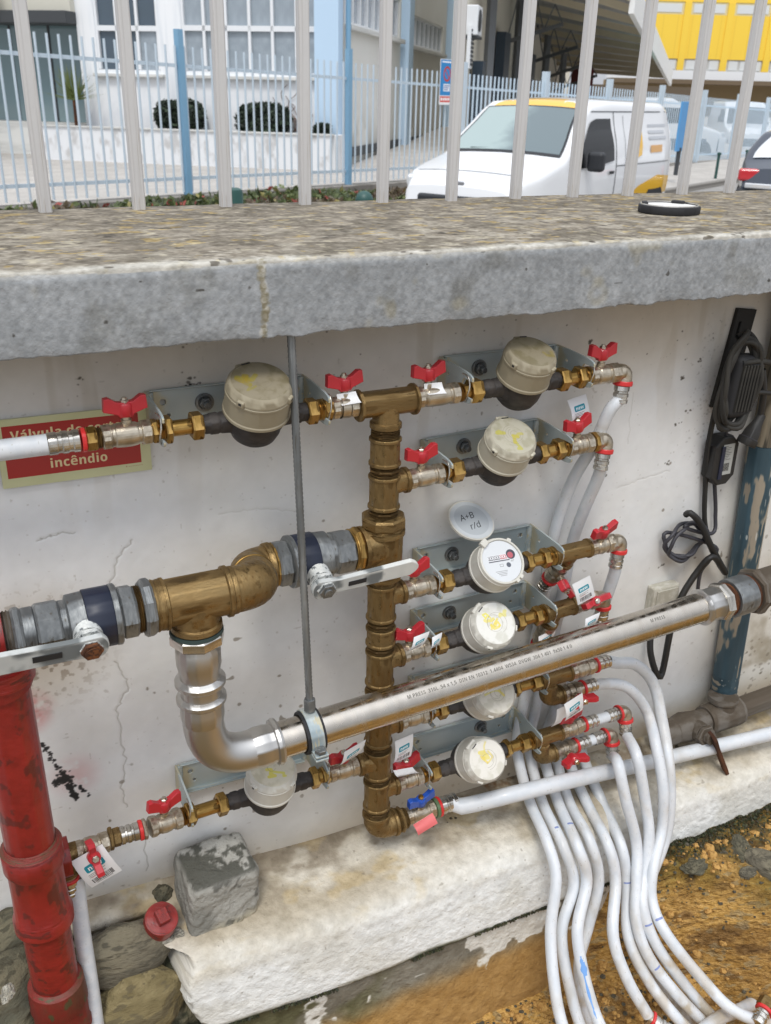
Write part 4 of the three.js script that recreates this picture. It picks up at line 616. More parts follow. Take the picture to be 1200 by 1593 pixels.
{ // red riser
  const f = thing('fire_riser', 'red painted steel riser with tee and couplings at the left edge', 'pipe', [-0.003, 0, ZL]);
  const d = (x) => 0.80 - x; const rz = (pr) => { const g = rev(pr, 40); g.rotateZ(-Math.PI / 2); g.translate(0, 0.8, 0); return g; };
  part('riser_pipe', rz([[d(0.75), 0.0302], [d(0.47), 0.0302]]), M.redPaint, f);
  part('top_elbow', merge([new THREE.TubeGeometry(bez([[[0.010, YL, 0], [0.004, YL, 0]], [[0.004, YL, 0], [-0.03, YL, 0], [-0.004, 0.745, 0]], [[-0.004, 0.745, 0], [0, 0.72, 0]]]), 30, 0.0345, 28), cyl(0.002, 0.011, 0.038).applyMatrix4(new THREE.Matrix4().makeTranslation(0, YL, 0)), rz([[d(0.755), 0], [d(0.755), 0.0385], [d(0.735), 0.0385], [d(0.735), 0]])]), M.redPaint, f);
  part('red_tee', merge([rz([[d(0.482), 0], [d(0.482), 0.034], [d(0.478), 0.0370], [d(0.455), 0.0370], [d(0.448), 0.0335], [d(0.405), 0.0335], [d(0.375), 0.0345], [d(0.368), 0.0375], [d(0.352), 0.0375], [d(0.348), 0.034], [d(0.348), 0]]), (() => { const g = rev([[0.01, 0], [0.012, 0.0275], [0.045, 0.0265], [0.0455, 0]], 36); g.translate(0, 0.405, -0.045); return g; })()]), M.redPaint, f);
  part('riser_pipe', rz([[d(0.35), 0.0300], [d(0.21), 0.0300]]), M.redPaint, f);
  part('coupling', rz([[d(0.243), 0.030], [d(0.238), 0.0365], [d(0.200), 0.0385], [d(0.196), 0.0365], [d(0.165), 0.0365], [d(0.160), 0.0385], [d(0.148), 0.0385], [d(0.145), 0.035], [d(0.02), 0.035]]), M.redDirty, f);
  part('rough_patch', rz([[d(0.4825), 0.031], [d(0.4825), 0.0375], [d(0.4875), 0.034], [d(0.491), 0.0306]]), M.redDirty, f);
}
{ // brass tee on the red riser's branch, with the hose going down
  const P = TL(0.026), f = thing('riser_tee', 'brass elbow tee on the branch of the red riser', 'pipe tee', P);
  const hx = part('hex_flange', hex(-0.002, 0.008, 0.0265, 8), M.bronze, f); part('tee_run', cyl(0.008, 0.026, 0.0150), M.bronze, f);
  const b = part('tee_branch', merge([cyl(0, 0.026, 0.0140), cyl(0.026, 0.031, 0.0155)]), M.bronze, f); aim(b, [0, -1, 0.02]); b.position.x = 0.010;
  const pe = pressEnd([P[0] + 0.010, P[1] - 0.034, P[2] + 0.001], [0.01, -1, 0.05], 'press fitting with red ring below the riser tee, on a white hose', { len: 0.024 });
  hose([[0.045,0.358,0.098],[0.043,0.325,0.108],[0.041,0.266,0.122],[0.04,0.195,0.138],[0.038,0.109,0.155]], 0.0115, 'white hose going straight down beside the red riser', { seg: 30 });
}
// ---- the big stainless pipe ----
{ const f = thing('stainless_pipe', 'long shiny stainless steel pipe rising to the right with a bend at its left end', 'pipe', [0, 0, ZL]);
  const down = (pr) => { const g = rev(pr, 44); g.rotateZ(-Math.PI / 2); g.translate(0.2255, 0.745, 0); return g; };
  part('hex_adapter', down([[0, 0], [0, 0.030], [0.0005, 0.030]]), M.bronzeDark, f);
  const hx = part('hex_nut', hex(0.004, 0.021, 0.0345, 8), M.sleeve, f); aim(hx, [0, -1, 0]); hx.position.set(0.2255, 0.745, 0);
  part('green_seal', down([[0.0002, 0], [0.0002, 0.033], [0.0042, 0.0335], [0.0042, 0]]), std(lin(0.03, 0.05, 0.045), 0.8), f);
  part('socket', down([[0.021, 0.0255], [0.024, 0.0255], [0.029, 0.0283], [0.052, 0.0283], [0.060, 0.0265], [0.071, 0.0258], [0.0725, 0.0285], [0.076, 0.0325], [0.081, 0.0325], [0.0845, 0.029], [0.0855, 0.0262]]), M.steelSatin, f);
  part('socket', down([[0.0855, 0.0262], [0.0985, 0.0262], [0.0995, 0.0285], [0.1025, 0.0322], [0.107, 0.0322], [0.110, 0.029], [0.112, 0.0272], [0.120, 0.0282], [0.132, 0.0282], [0.140, 0.0268]]), M.steelSatin, f);
  const A = [0.2255, 0.607, 0], Cn = [0.2255, 0.5335, 0], B = [0.290, 0.5352, 0];
  part('bend', new THREE.TubeGeometry(bez([[A, [0.2255, 0.601, 0]], [[0.2255, 0.601, 0], [0.2275, 0.5335, 0], B]]), 60, 0.0268, 36), M.steelSatin, f);
  const L = Math.hypot(1.088 - 0.29, 0.0338), dir = [1.088 - 0.29, 0.0338, 0], on = (name, g, m) => { const q = part(name, g, m, f); aim(q, dir); q.position.set(0.29, 0.5352, 0); return q; };
  on('socket', rev([[-0.004, 0.0266], [0.0, 0.0268], [0.006, 0.0283], [0.020, 0.0283], [0.024, 0.027], [0.0285, 0.0275], [0.030, 0.0315], [0.0345, 0.033], [0.038, 0.0315], [0.0395, 0.027]], 44), M.steelSatin);
  // printed line along the pipe
  const tc = canvas(2048, 256), g = tc.getContext('2d'); g.drawImage(paint(2048, 256, (u, v) => { const n = fbm(u * 60, v * 3, 401, 4); return mix3([186, 178, 166], [204, 197, 186], n); }), 0, 0); g.fillStyle = 'rgba(70,66,60,0.6)'; g.font = 'bold 13px sans-serif'; g.setTransform(1.5, 0, 0, 1, 0, 0); g.fillText('M PRESS  316L  54 x 1,5  DIN EN 10312  1.4404  W534  DVGW  304 1 401  9x50 1 4 0', 390, 226); g.fillText('M PRESS', 1150, 226); g.setTransform(1, 0, 0, 1, 0, 0);
  const pipe = (() => { const q = new THREE.CylinderGeometry(0.0256, 0.0256, L, 56, 1, true); const uv = q.attributes.uv; for (let i = 0; i < uv.count; i++) { const u = uv.getX(i), v = uv.getY(i); uv.setXY(i, v, 1 - u); } q.rotateZ(-Math.PI / 2); q.translate(L / 2, 0, 0); return q; })();
  const pm = std(W1, 0.42, 1, { map: ctex(tc), roughnessMap: rep(midGrain, 12, 1) });
  on('pipe', pipe, pm);
  on('end_socket', rev([[L - 0.004, 0.0256], [L - 0.003, 0.029], [L + 0.001, 0.0318], [L + 0.0055, 0.0305], [L + 0.0075, 0.0275], [L + 0.012, 0.0282], [L + 0.034, 0.0285], [L + 0.036, 0.027], [L + 0.036, 0]], 44), M.steelSatin);
  on('hex_nut', hex(L + 0.036, L + 0.052, 0.0335, 8), M.sleeve);
  on('rusty_thread', thread(L + 0.052, L + 0.062, 0.0285, 3), M.rust);
  on('coupling', rev([[L + 0.062, 0], [L + 0.062, 0.0335], [L + 0.066, 0.0345], [L + 0.100, 0.0345], [L + 0.104, 0.0335], [L + 0.104, 0]], 40), M.galv);
  on('rusty_thread', thread(L + 0.104, L + 0.111, 0.0315, 2), M.rust);
  on('union_nut', merge([hex(L + 0.111, L + 0.128, 0.042, 8), cyl(L + 0.128, L + 0.2, 0.034)]), M.rustGrey);
}
{ // hanger: threaded rod from the coping and a rubber lined clamp round the steel pipe
  const top = [0.375,1.083,0.104], bot = [0.3745, 0.574, ZL];
  const f = thing('pipe_hanger', 'galvanised rod hanging from the coping with a clamp round the steel pipe', 'pipe hanger', bot);
  const d = V(top).sub(V(bot)), rod = part('rod', (() => { const p = [[0, 0], [0, 0.0052]]; const L = d.length() + 0.02; for (let x = 0.012; x < L; x += 0.006) p.push([x, 0.0052], [x + 0.002, 0.0047], [x + 0.004, 0.0052]); p.push([L, 0.0052], [L, 0]); return rev(p, 14, 1.2); })(), M.galv, f); aim(rod, d);
  const bs = part('socket', hex(0.0, 0.018, 0.0085), M.galv, f); aim(bs, d);
  const dir = [0.798, 0.0338, 0];
  const cy = 0.5352 + (0.3745 - 0.29) * 0.0424 - bot[1];
  const rub = part('rubber_lining', rev([[-0.0115, 0.0257], [-0.0135, 0.0275], [-0.0135, 0.0305], [-0.010, 0.031], [0.010, 0.031], [0.0135, 0.0305], [0.0135, 0.0275], [0.0115, 0.0257]], 44), M.rubber, f); aim(rub, dir); rub.position.y = cy;
  const band = part('clamp_band', rev([[-0.0095, 0.0308], [-0.0095, 0.0328], [0.0095, 0.0328], [0.0095, 0.0308]], 44), M.zinc, f); aim(band, dir); band.position.y = cy;
  for (const q of [box(0, 0, 0.0365, 0.019, 0.0035, 0.018, 0.001), box(0, -0.006, 0.0365, 0.019, 0.0035, 0.018, 0.001), box(0, 0, -0.0365, 0.019, 0.0035, 0.018, 0.001)]) part('clamp_ear', q, M.zinc, f).position.y = cy - 0.012;
  const bolt = part('clamp_bolt', merge([hex(-0.006, 0.0, 0.0085), cyl(0, 0.014, 0.004)]), M.galv, f); bolt.position.set(0, cy - 0.009, 0.038); aim(bolt, [0, -1, 0]);
}
// ---- blue handled valve and the long white pipe at the foot ----
{ const P = (x) => [x, 0.240, ZM];
  ballValve(P, 0.574, 0.628, 'blue handled valve at the foot of the manifold', { mat: M.blue, at: 0.026, turn: 0.3, lean: 0.12, tilt: 0.15, nut: M.brass });
  card([0.591,0.251,0.112], [0.036, 0.012, 0.0], [-0.004, 0.014, -0.012], 'pink and white card under the blue handle', { mat: std(lin(0.72, 0.16, 0.16), 0.6) });
  const f = thing('press_fitting', 'press sleeve with red and green ring right of the blue valve', 'pipe fitting', P(0.628), 'press fittings with red rings'); aim(f, [1, 0.01, 0]); part('green_ring', cyl(0, 0.006, 0.0172), std(lin(0.10, 0.16, 0.08), 0.5), f); part('red_ring', cyl(0.006, 0.011, 0.0175), M.ringRed, f); part('sleeve', sleeveGeo(0.032, 0.0150), M.sleeve, f).position.x = 0.011;
  hose([P(0.662), [0.673,0.235,0.085], [0.718,0.248,0.105], [0.76,0.259,0.12], [0.845,0.254,0.124], [0.952,0.227,0.11], [1.038,0.206,0.1], [1.168,0.191,0.1], [1.387,0.187,0.122], [1.553,0.186,0.14], [1.745,0.175,0.15]], 0.0142, 'long straight white pipe along the ledge from the blue valve', { seg: 60 });
}
// ---- the white hoses ----
hose([[0.913, 0.94, 0.080], [0.898,0.92,0.076], [0.892,0.862,0.058], [0.878,0.796,0.035], [0.869,0.716,0.018], [0.864,0.642,0.013], [0.861,0.568,0.013], [0.852,0.479,0.013], [0.843,0.373,0.014], [0.824,0.303,0.028], [0.814,0.27,0.048], [0.812,0.207,0.098], [0.796,0.191,0.175], [0.788,0.15,0.222], [0.758,0.072,0.262], [0.736,-0.008,0.325], [0.732,-0.062,0.38]], 0.0098, 'white hose from the highest elbow, leftmost of the bundle at the bottom');
hose([[0.893, 0.832, 0.080], [0.897,0.806,0.07], [0.9,0.745,0.045], [0.904,0.674,0.02], [0.903,0.597,0.013], [0.896,0.521,0.013], [0.884,0.416,0.013], [0.865,0.326,0.018], [0.845,0.269,0.04], [0.842,0.194,0.095], [0.829,0.169,0.182], [0.836,0.107,0.215], [0.793,0.042,0.25], [0.786,-0.053,0.31], [0.785,-0.107,0.37]], 0.0098, 'white hose from the second elbow, second from the left at the bottom');
hose([[0.953, 0.645, 0.078], [0.957,0.621,0.072], [0.962,0.545,0.05], [0.966,0.454,0.02], [0.938,0.374,0.014], [0.904,0.301,0.02], [0.878,0.25,0.04], [0.874,0.186,0.1], [0.849,0.173,0.195], [0.855,0.116,0.225], [0.81,0.055,0.27], [0.802,-0.032,0.335], [0.804,-0.08,0.4]], 0.0102, 'white hose with a blue smudge, third from the left at the bottom');
hose([[0.887,0.552,0.03], [0.89,0.491,0.016], [0.906,0.411,0.014], [0.917,0.312,0.02], [0.906,0.241,0.04], [0.905,0.17,0.095], [0.892,0.15,0.18], [0.903,0.076,0.205], [0.876,-0.002,0.225], [0.843,-0.056,0.25], [0.839,-0.119,0.28], [0.849,-0.233,0.33]], 0.0098, 'white hose dipping behind the third one at the bottom');
hose([[0.938, 0.535, 0.078], [0.951,0.494,0.06], [0.968,0.386,0.025], [0.956,0.285,0.02], [0.941,0.213,0.04], [0.941,0.161,0.1], [0.926,0.137,0.19], [0.928,0.079,0.22], [0.887,0.023,0.275], [0.889,-0.034,0.32], [0.914,-0.097,0.36]], 0.0102, 'white hose ending in a press sleeve at the bottom edge');
pressEnd([0.916,-0.102,0.362], [0.30, -0.18, 0.32], 'press sleeve on the cut end of a hose at the bottom edge', { len: 0.03 });
hose([[0.854,0.485,0.045], [0.905,0.393,0.03], [0.952,0.293,0.03], [0.972,0.207,0.045], [0.98,0.146,0.1], [0.962,0.118,0.185], [0.962,0.052,0.215], [0.934,-0.011,0.265], [0.943,-0.067,0.315], [0.97,-0.117,0.37], [1.014,-0.168,0.43]], 0.0102, 'white hose right of the one with the cut end');
hose([[1.005, 0.232, 0.086], [0.965,0.271,0.142], [0.969,0.21,0.172], [0.988,0.124,0.195], [0.969,0.071,0.23], [0.947,0.021,0.265], [0.953,-0.035,0.305], [0.99,-0.098,0.36], [1.057,-0.181,0.42]], 0.0102, 'white hose from the lower elbow of the lowest row');
hose([[1.030, 0.275, 0.085], [1.006,0.274,0.145], [1.016,0.192,0.172], [1.014,0.131,0.198], [0.991,0.072,0.225], [0.963,0.04,0.26], [0.971,-0.018,0.3], [1.017,-0.1,0.35], [1.066,-0.169,0.4]], 0.0102, 'white hose from the upper elbow of the lowest row');
hose([[0.946, 0.404, ZM], [0.998,0.39,0.075], [1.035,0.365,0.08], [1.076,0.307,0.085], [1.056,0.272,0.14], [1.051,0.207,0.178], [1.047,0.131,0.195], [1.004,0.087,0.23], [0.988,0.04,0.255], [0.986,0.007,0.3], [1.027,-0.061,0.36], [1.063,-0.1,0.42], [1.164,-0.151,0.46]], 0.0102, 'white hose of the inner arch, rightmost in the bundle at the bottom');
hose([[0.968, 0.447, ZM], [0.992,0.436,0.073], [1.042,0.416,0.07], [1.094,0.358,0.07], [1.099,0.296,0.1], [1.079,0.249,0.15], [1.075,0.18,0.175], [1.066,0.103,0.19], [1.019,0.043,0.215], [0.982,-0.01,0.235], [0.973,-0.056,0.265], [0.993,-0.122,0.32], [1.042,-0.21,0.37], [1.103,-0.308,0.42]], 0.0108, 'white hose of the outer arch, sinking behind the others at the bottom');
hose([[0.973,-0.106,0.42], [1.049,-0.13,0.4], [1.121,-0.17,0.385], [1.201,-0.21,0.365], [1.3,-0.256,0.34], [1.434,-0.314,0.31]], 0.0115, 'white pipe crossing in at the bottom right corner', { seg: 20 });
{ const f = thing('brass_fitting', 'brass fitting with red ring on the soil in the bottom right corner', 'pipe fitting', [1.103,-0.104,0.44]); aim(f, [0.8, 0.25, -0.3]); part('brass_nut', hex(0.012, 0.03, 0.017), M.bronze, f); part('red_ring', cyl(0.006, 0.0118, 0.0158), M.ringRed, f); part('sleeve', sleeveGeo(0.026, 0.0125), M.sleeve, f).position.x = -0.02; }
// blue pen marks on the hoses: thin films of ink lying on the hose surface
{ const ink = std(lin(0.16, 0.34, 0.68), 0.5), ink2 = std(lin(0.22, 0.27, 0.5), 0.5), hs = []; scene.traverse((o) => { if (o.isMesh && o.name.startsWith('water_hose')) hs.push(o); });
  const mark = (h, t0, t1, a0, a1, m, wob = 0) => { const c = h.geometry.parameters.path, r = h.geometry.parameters.radius + 0.00025; h.add(shade(Object.assign(new THREE.Mesh(grid(8, 8, (u, v) => { const t = mix(t0, t1, u), p = c.getPointAt(t), T = c.getTangentAt(t), d = new THREE.Vector3(-0.3, 0.75, 0.6); d.addScaledVector(T, -d.dot(T)).normalize(); const e = new THREE.Vector3().crossVectors(T, d), w = wob * Math.sin(u * 9 + v * 3), a = mix(a0, a1, v) * (0.8 + 0.2 * Math.sin(u * 3.1)) + w; p.addScaledVector(d, r * Math.cos(a)).addScaledVector(e, r * Math.sin(a)); return [p.x, p.y, p.z, u, v]; }), m), { name: 'ink_mark' }))); };
  const of = (s) => hs.find((h) => h.userData.label.includes(s));
  const a = of('blue smudge'); mark(a, 0.845, 0.868, -0.55, 0.45, ink, 0.12); mark(a, 0.835, 0.85, -0.1, 0.3, ink, 0.1); mark(a, 0.866, 0.925, 0.0, 0.38, ink, 0.06); mark(a, 0.92, 0.94, 0.12, 0.34, ink, 0.05); mark(a, 0.60, 0.604, -0.9, 0.3, ink2);
  mark(of('second from the left'), 0.66, 0.663, -0.6, 0.2, ink2); mark(of('right of the one with the cut end'), 0.62, 0.624, -0.6, 0.8, ink2); mark(of('inner arch'), 0.63, 0.634, -0.8, 0.8, ink2); mark(of('upper elbow of the lowest'), 0.60, 0.605, -0.8, 0.8, ink2); mark(of('lower elbow of the lowest'), 0.70, 0.705, -0.8, 0.6, ink2);
}
// ---- sign ----
{ const c = canvas(1024, 512), g = c.getContext('2d'); g.drawImage(paint(1024, 512, (u, v) => { const n = fbm(u * 8, v * 4, 411, 4); return mix3([196, 196, 150], [206, 206, 164], n); }), 0, 0);
  g.fillStyle = '#a82420'; g.fillRect(40, 50, 912, 392); g.fillStyle = '#e0cfa0'; g.font = 'bold 96px sans-serif'; g.fillText('Válvula de corte', 90, 160); g.font = 'bold 96px sans-serif'; g.fillText('da rede de', 250, 276); g.fillText('incêndio', 320, 396); g.fillStyle = '#9a3a30'; g.font = '18px sans-serif'; g.fillText('A ——————', 838, 468);
  const BL = V([0.037,0.906,0.008]), BR = V([0.217,0.904,0.008]), TL2 = V([0.03,0.993,0.008]);
  const w = BR.clone().sub(BL), h = TL2.clone().sub(BL); h.addScaledVector(w.clone().normalize(), -h.dot(w.clone().normalize()));
  const s = thing('fire_sign', 'red sign with a pale border reading Válvula de corte incêndio', 'sign', BL.clone().setZ(0.0035)); aim(s, w);
  const L = w.length(), H = h.length(); part('sign_plate', (() => { const q = new RoundedBoxGeometry(L, H, 0.003, 2, 0.0012); q.translate(L / 2, H / 2, 0.0015); return q; })(), std(lin(0.55, 0.55, 0.36), 0.5), s);
  part('sign_print', grid(1, 1, (u, v) => [u * L * 0.996 + L * 0.002, v * H * 0.996 + H * 0.002, 0.0034, u, v]), std(W1, 0.4, 0, { map: ctex(c), clearcoat: 0.2 }), s);
}
// ---- block, cap, stones ----
{ const b = new THREE.BoxGeometry(0.112, 0.098, 0.09, 40, 36, 32), p = b.attributes.position, col = [];
  for (let i = 0; i < p.count; i++) { let x = p.getX(i), y = p.getY(i), z = p.getZ(i); const hx = 0.056, hy = 0.049, hz = 0.045, R = 0.012; // round the edges
    const cx = Math.max(-hx + R, Math.min(hx - R, x)), cy = Math.max(-hy + R, Math.min(hy - R, y)), cz = Math.max(-hz + R, Math.min(hz - R, z)), d = Math.hypot(x - cx, y - cy, z - cz) || 1, nx = (x - cx) / d, ny = (y - cy) / d, nz = (z - cz) / d;
    const k = R + 0.010 * (fbm(x * 22 + 9, y * 22 + z * 19, 421, 3) - 0.5) + 0.005 * (fbm(x * 90, y * 90 + z * 70, 422, 3) - 0.5);
    const ox = cx + nx * k, oy = cy + ny * k, oz = cz + nz * k; p.setXYZ(i, ox * (1 - 0.7 * y) + 0.1 * y, oy - 0.05 * x, oz - 0.10 * y);
    const f = fbm(x * 60, z * 60 + y * 50, 424, 4, 4096, 0.6), n = fbm(x * 26 + 3, z * 30 + y * 22, 425, 4); let c = mix3([0.20, 0.195, 0.17], [0.33, 0.32, 0.285], ss(0.3, 0.7, n));
    const top = ss(0.5, 0.9, ny); c = mix3(c, [0.075, 0.075, 0.06], 0.9 * top * ss(0.25, 0.5, f + 0.2)); c = mix3(c, [0.42, 0.41, 0.37], top * ss(0.50, 0.54, n + 4.0 * (-z - 0.026)) * ss(0.42, 0.52, f + 0.05)); c = mix3(c, [0.42, 0.37, 0.25], (1 - top) * ss(-0.02, -0.05, y) * ss(0.4, 0.6, n)); c = mix3(c, [0.06, 0.06, 0.05], 0.7 * (1 - top) * ss(0.62, 0.7, f)); col.push(...c); }
  b.setAttribute('color', new THREE.Float32BufferAttribute(col, 3)); b.computeVertexNormals();
  const m = shade(new THREE.Mesh(b, std(W1, 0.95, 0, { vertexColors: true, bumpMap: roughGrain, bumpScale: 0.004 }))); m.name = 'concrete_block'; m.position.set(...[0.248,0.22,0.06]); m.rotation.set(0.10, 0.06, 0.04); tag(m, 'weathered grey concrete block on the ledge against the wall', 'concrete block'); scene.add(m);
  const c = thing('red_plug', 'red painted pipe plug with a square head on the broken ledge', 'pipe plug', [0.153,0.217,0.092]); 
  part('plug_body', rev([[-0.02, 0], [-0.02, 0.0245], [0.004, 0.0255], [0.010, 0.0245], [0.011, 0.021], [0.012, 0]], 28), M.redPaint, c).rotation.z = 0; part('plug_head', box(0.018, 0, 0, 0.014, 0.022, 0.018, 0.002), M.redPaint, c); part('skirt', rev([[-0.032, 0.018], [-0.022, 0.0235], [-0.018, 0.0235], [-0.018, 0.02]], 28), M.redDirty, c);
  aim(c, [0.10, 0.88, 0.44]);
  const sm = (a, bb, s) => std(W1, 0.95, 0, { map: blotch(a, bb, s, 7, 256, [bb.map((q) => q * 0.72), 0.56]), bumpMap: rep(roughGrain, 2, 2), bumpScale: 0.004 });
  const mats = [sm([98, 92, 78], [124, 117, 98], 431), sm([112, 100, 68], [140, 127, 92], 432), sm([84, 82, 68], [110, 104, 84], 433), sm([176, 170, 154], [204, 200, 186], 434)];
  for (const [p, rad, sx, sy, sz, k, seed, lab] of [
    [[0.097,0.184,0.098], 0.074, 1.0, 0.62, 0.34, 0, 1, 'smooth grey foundation stone under the broken ledge'],
    [[0.101,0.109,0.128], 0.088, 0.8, 0.64, 0.36, 1, 2, 'large mossy yellow foundation stone at the bottom left'],
    [[0.056,0.08,0.12], 0.062, 0.8, 1.0, 0.36, 2, 3, 'tall yellowish stone just right of the white hose'],
    [[-0.052,0.201,0.03], 0.07, 1.0, 0.8, 0.5, 2, 4, 'dark grey stone behind the red riser'],
    [[-0.071,0.171,0.1], 0.07, 1.0, 0.9, 0.8, 2, 5, 'dark mossy stone in the bottom left corner'],
    [[-0.062,0.274,0.175], 0.011, 1.2, 0.8, 0.9, 3, 6, 'small white stone chip left of the red riser'],
    [[0.168,0.192,0.02], 0.022, 1.1, 0.8, 0.8, 2, 7, 'small grey rubble piece behind the red plug'],
    [[0.175,0.183,0.095], 0.011, 1.2, 0.7, 0.8, 3, 8, 'pale plaster chip right of the red plug'],
    [[0.156,0.184,0.1], 0.010, 1.3, 0.6, 0.8, 3, 9, 'flat plaster chip below the red plug']]) {
    const s = shade(new THREE.Mesh(roundish(rad, 440 + seed, 0.34, sx, sy, sz, rad > 0.03 ? 5 : 3), mats[k])); s.name = numbered('stone'); s.position.set(...p); s.rotation.set(seed, seed * 2.1, seed * 0.7); if (rad > 0.03) s.rotation.set(-0.3, 0.1, 0.12 * (seed - 2)); tag(s, lab, 'stone'); scene.add(s); }
  const bank = [[1060, 1345, .22, 0.022, 2, 'grey stone at the edge of the mossy bank'], [1150, 1310, .24, 0.024, 2, 'dark lump on the mossy bank right of the hoses'], [1185, 1350, .3, 0.035, 0, 'flat grey stone on the bank near the right edge'], [1124, 1512, .36, 0.014, 0, 'pebble in the ochre trench']];
  const pos = [[1.116,0.03,0.224],[1.232,0.035,0.229],[1.246,0.02,0.29],[1.191,-0.22,0.284]]; for (const p of pos) p[1] = groundY(p[0], p[2]) - 0.004;
  bank.forEach((q, i) => { const s = shade(new THREE.Mesh(roundish(q[3], 460 + i, 0.45, 1.4, 0.5, 0.9, 4), mats[q[4]])); s.name = numbered('stone'); s.position.set(...pos[i]); s.rotation.y = i; tag(s, q[5], 'stone'); scene.add(s); });
  const gv = []; const r = rng(17); for (let i = 0; i < 800; i++) { const x = mix(0.35, 1.6, r()), z = mix(0.19, 0.7, r() * r()), g = new THREE.IcosahedronGeometry(0.0015 + 0.005 * r() * r(), 0); const y = groundY(x, z); g.rotateY(r() * 6); g.scale(1, 0.7, 1); g.translate(x, y + 0.001, z); gv.push(g); }
  for (let i = 0; i < 420; i++) { const x = i % 3 ? mix(0.6, 1.25, r()) : mix(0.08, 1.6, r()), z = 0.004 + 0.05 * r() * r(), g = new THREE.IcosahedronGeometry(0.0012 + 0.0042 * r() * r() * r(), 0), yj = PE + 0.030 * ss(0.5, 0.05, x) - 0.018 * ss(0.6, 1.3, x); g.rotateY(r() * 6); g.scale(1.2, 0.7, 1); g.translate(x, yj - 0.15 * z + 0.001, z); gv.push(g); }
  const cl = []; for (let i = 0; i < 1300; i++) { const x = mix(0.3, 1.7, r()), z = mix(0.2, 0.75, r() * r()), g = new THREE.IcosahedronGeometry(0.002 + 0.009 * Math.pow(r(), 4), 1), p = g.attributes.position; for (let q = 0; q < p.count; q++) { const k = 0.75 + 0.5 * hash(Math.round(p.getX(q) * 1e5), Math.round(p.getY(q) * 1e5) + Math.round(p.getZ(q) * 7e4), i); p.setXYZ(q, p.getX(q) * k, p.getY(q) * k * 0.75, p.getZ(q) * k); } g.translate(x, groundY(x, z) + 0.001, z); cl.push(g); }
  const cm = part('soil_clods', toCreasedNormals(merge(cl), 0.4), std(W1, 0.97, 0, { map: blotch([150, 112, 58], [186, 146, 84], 471, 4) }), scene); cm.userData.kind = 'stuff'; tag(cm, 'crumbled ochre clods lying in the trench', 'soil');
  const gm = part('gravel', toCreasedNormals(merge(gv), 0.1), mats[0], scene); gm.userData.kind = 'stuff'; tag(gm, 'scattered grit and small stones on the soil and along the ledge', 'gravel');
}

// ================= on and beyond the wall =================
{ // white railing on the coping
  const r = thing('railing', 'pale metal railing of square bars standing on the coping', 'railing', [0, 1.178, -0.385]);
  const bg = new RoundedBoxGeometry(0.018, 1.3, 0.018, 3, 0.003); bg.translate(0, 0.645, 0);
  const xs = [0.17,0.309,0.448,0.585,0.729,0.867,1.004,1.135,1.269,1.409,1.538];
  xs.unshift(xs[0] - 0.145, xs[0] - 0.29); for (let k = 0; k < 5; k++) xs.push(xs.at(-1) + 0.145);
  xs.forEach((x, i) => { const b = part('bar', bg, M.bar, r); b.position.x = x; b.rotation.y = 0.06 * Math.sin(i * 7); b.rotation.z = 0.004 * Math.sin(i * 3.1); });
  part('rail', box(0.9, 1.28, 0, 4, 0.03, 0.04, 0.004), M.bar, r);
}
{ // black rimmed disc lying on the coping
  const t = thing('round_lid', 'black rimmed round lid with a pale inside lying on the coping', 'lid', [1.14,1.181,-0.122]); const k = 0.051;
  part('rim', revY([[k * 0.86, 0.001], [k * 0.99, 0.001], [k, 0.003], [k, 0.011], [k * 0.985, 0.0125], [k * 0.95, 0.0135], [k * 0.90, 0.0135], [k * 0.88, 0.012], [k * 0.87, 0.006]], 64, 0.5), M.rubber, t);
  part('ring', revY([[k * 0.955, 0.0134], [k * 0.945, 0.0150], [k * 0.905, 0.0150], [k * 0.895, 0.0134]], 64, 0.5), M.sleeve, t);
  part('disc', revY([[0, 0.0122], [k * 0.89, 0.0122], [k * 0.89, 0.002]], 48), std(lin(0.72, 0.71, 0.68), 0.5), t);
  for (const a of [0.5, 2.5]) { const q = part('lug', box(0, 0.0145, 0, 0.022, 0.005, 0.010, 0.002), M.rubber, t); q.position.set(Math.cos(a) * k * 0.80, 0, -Math.sin(a) * k * 0.80); q.rotation.y = a + 1.57; }
}
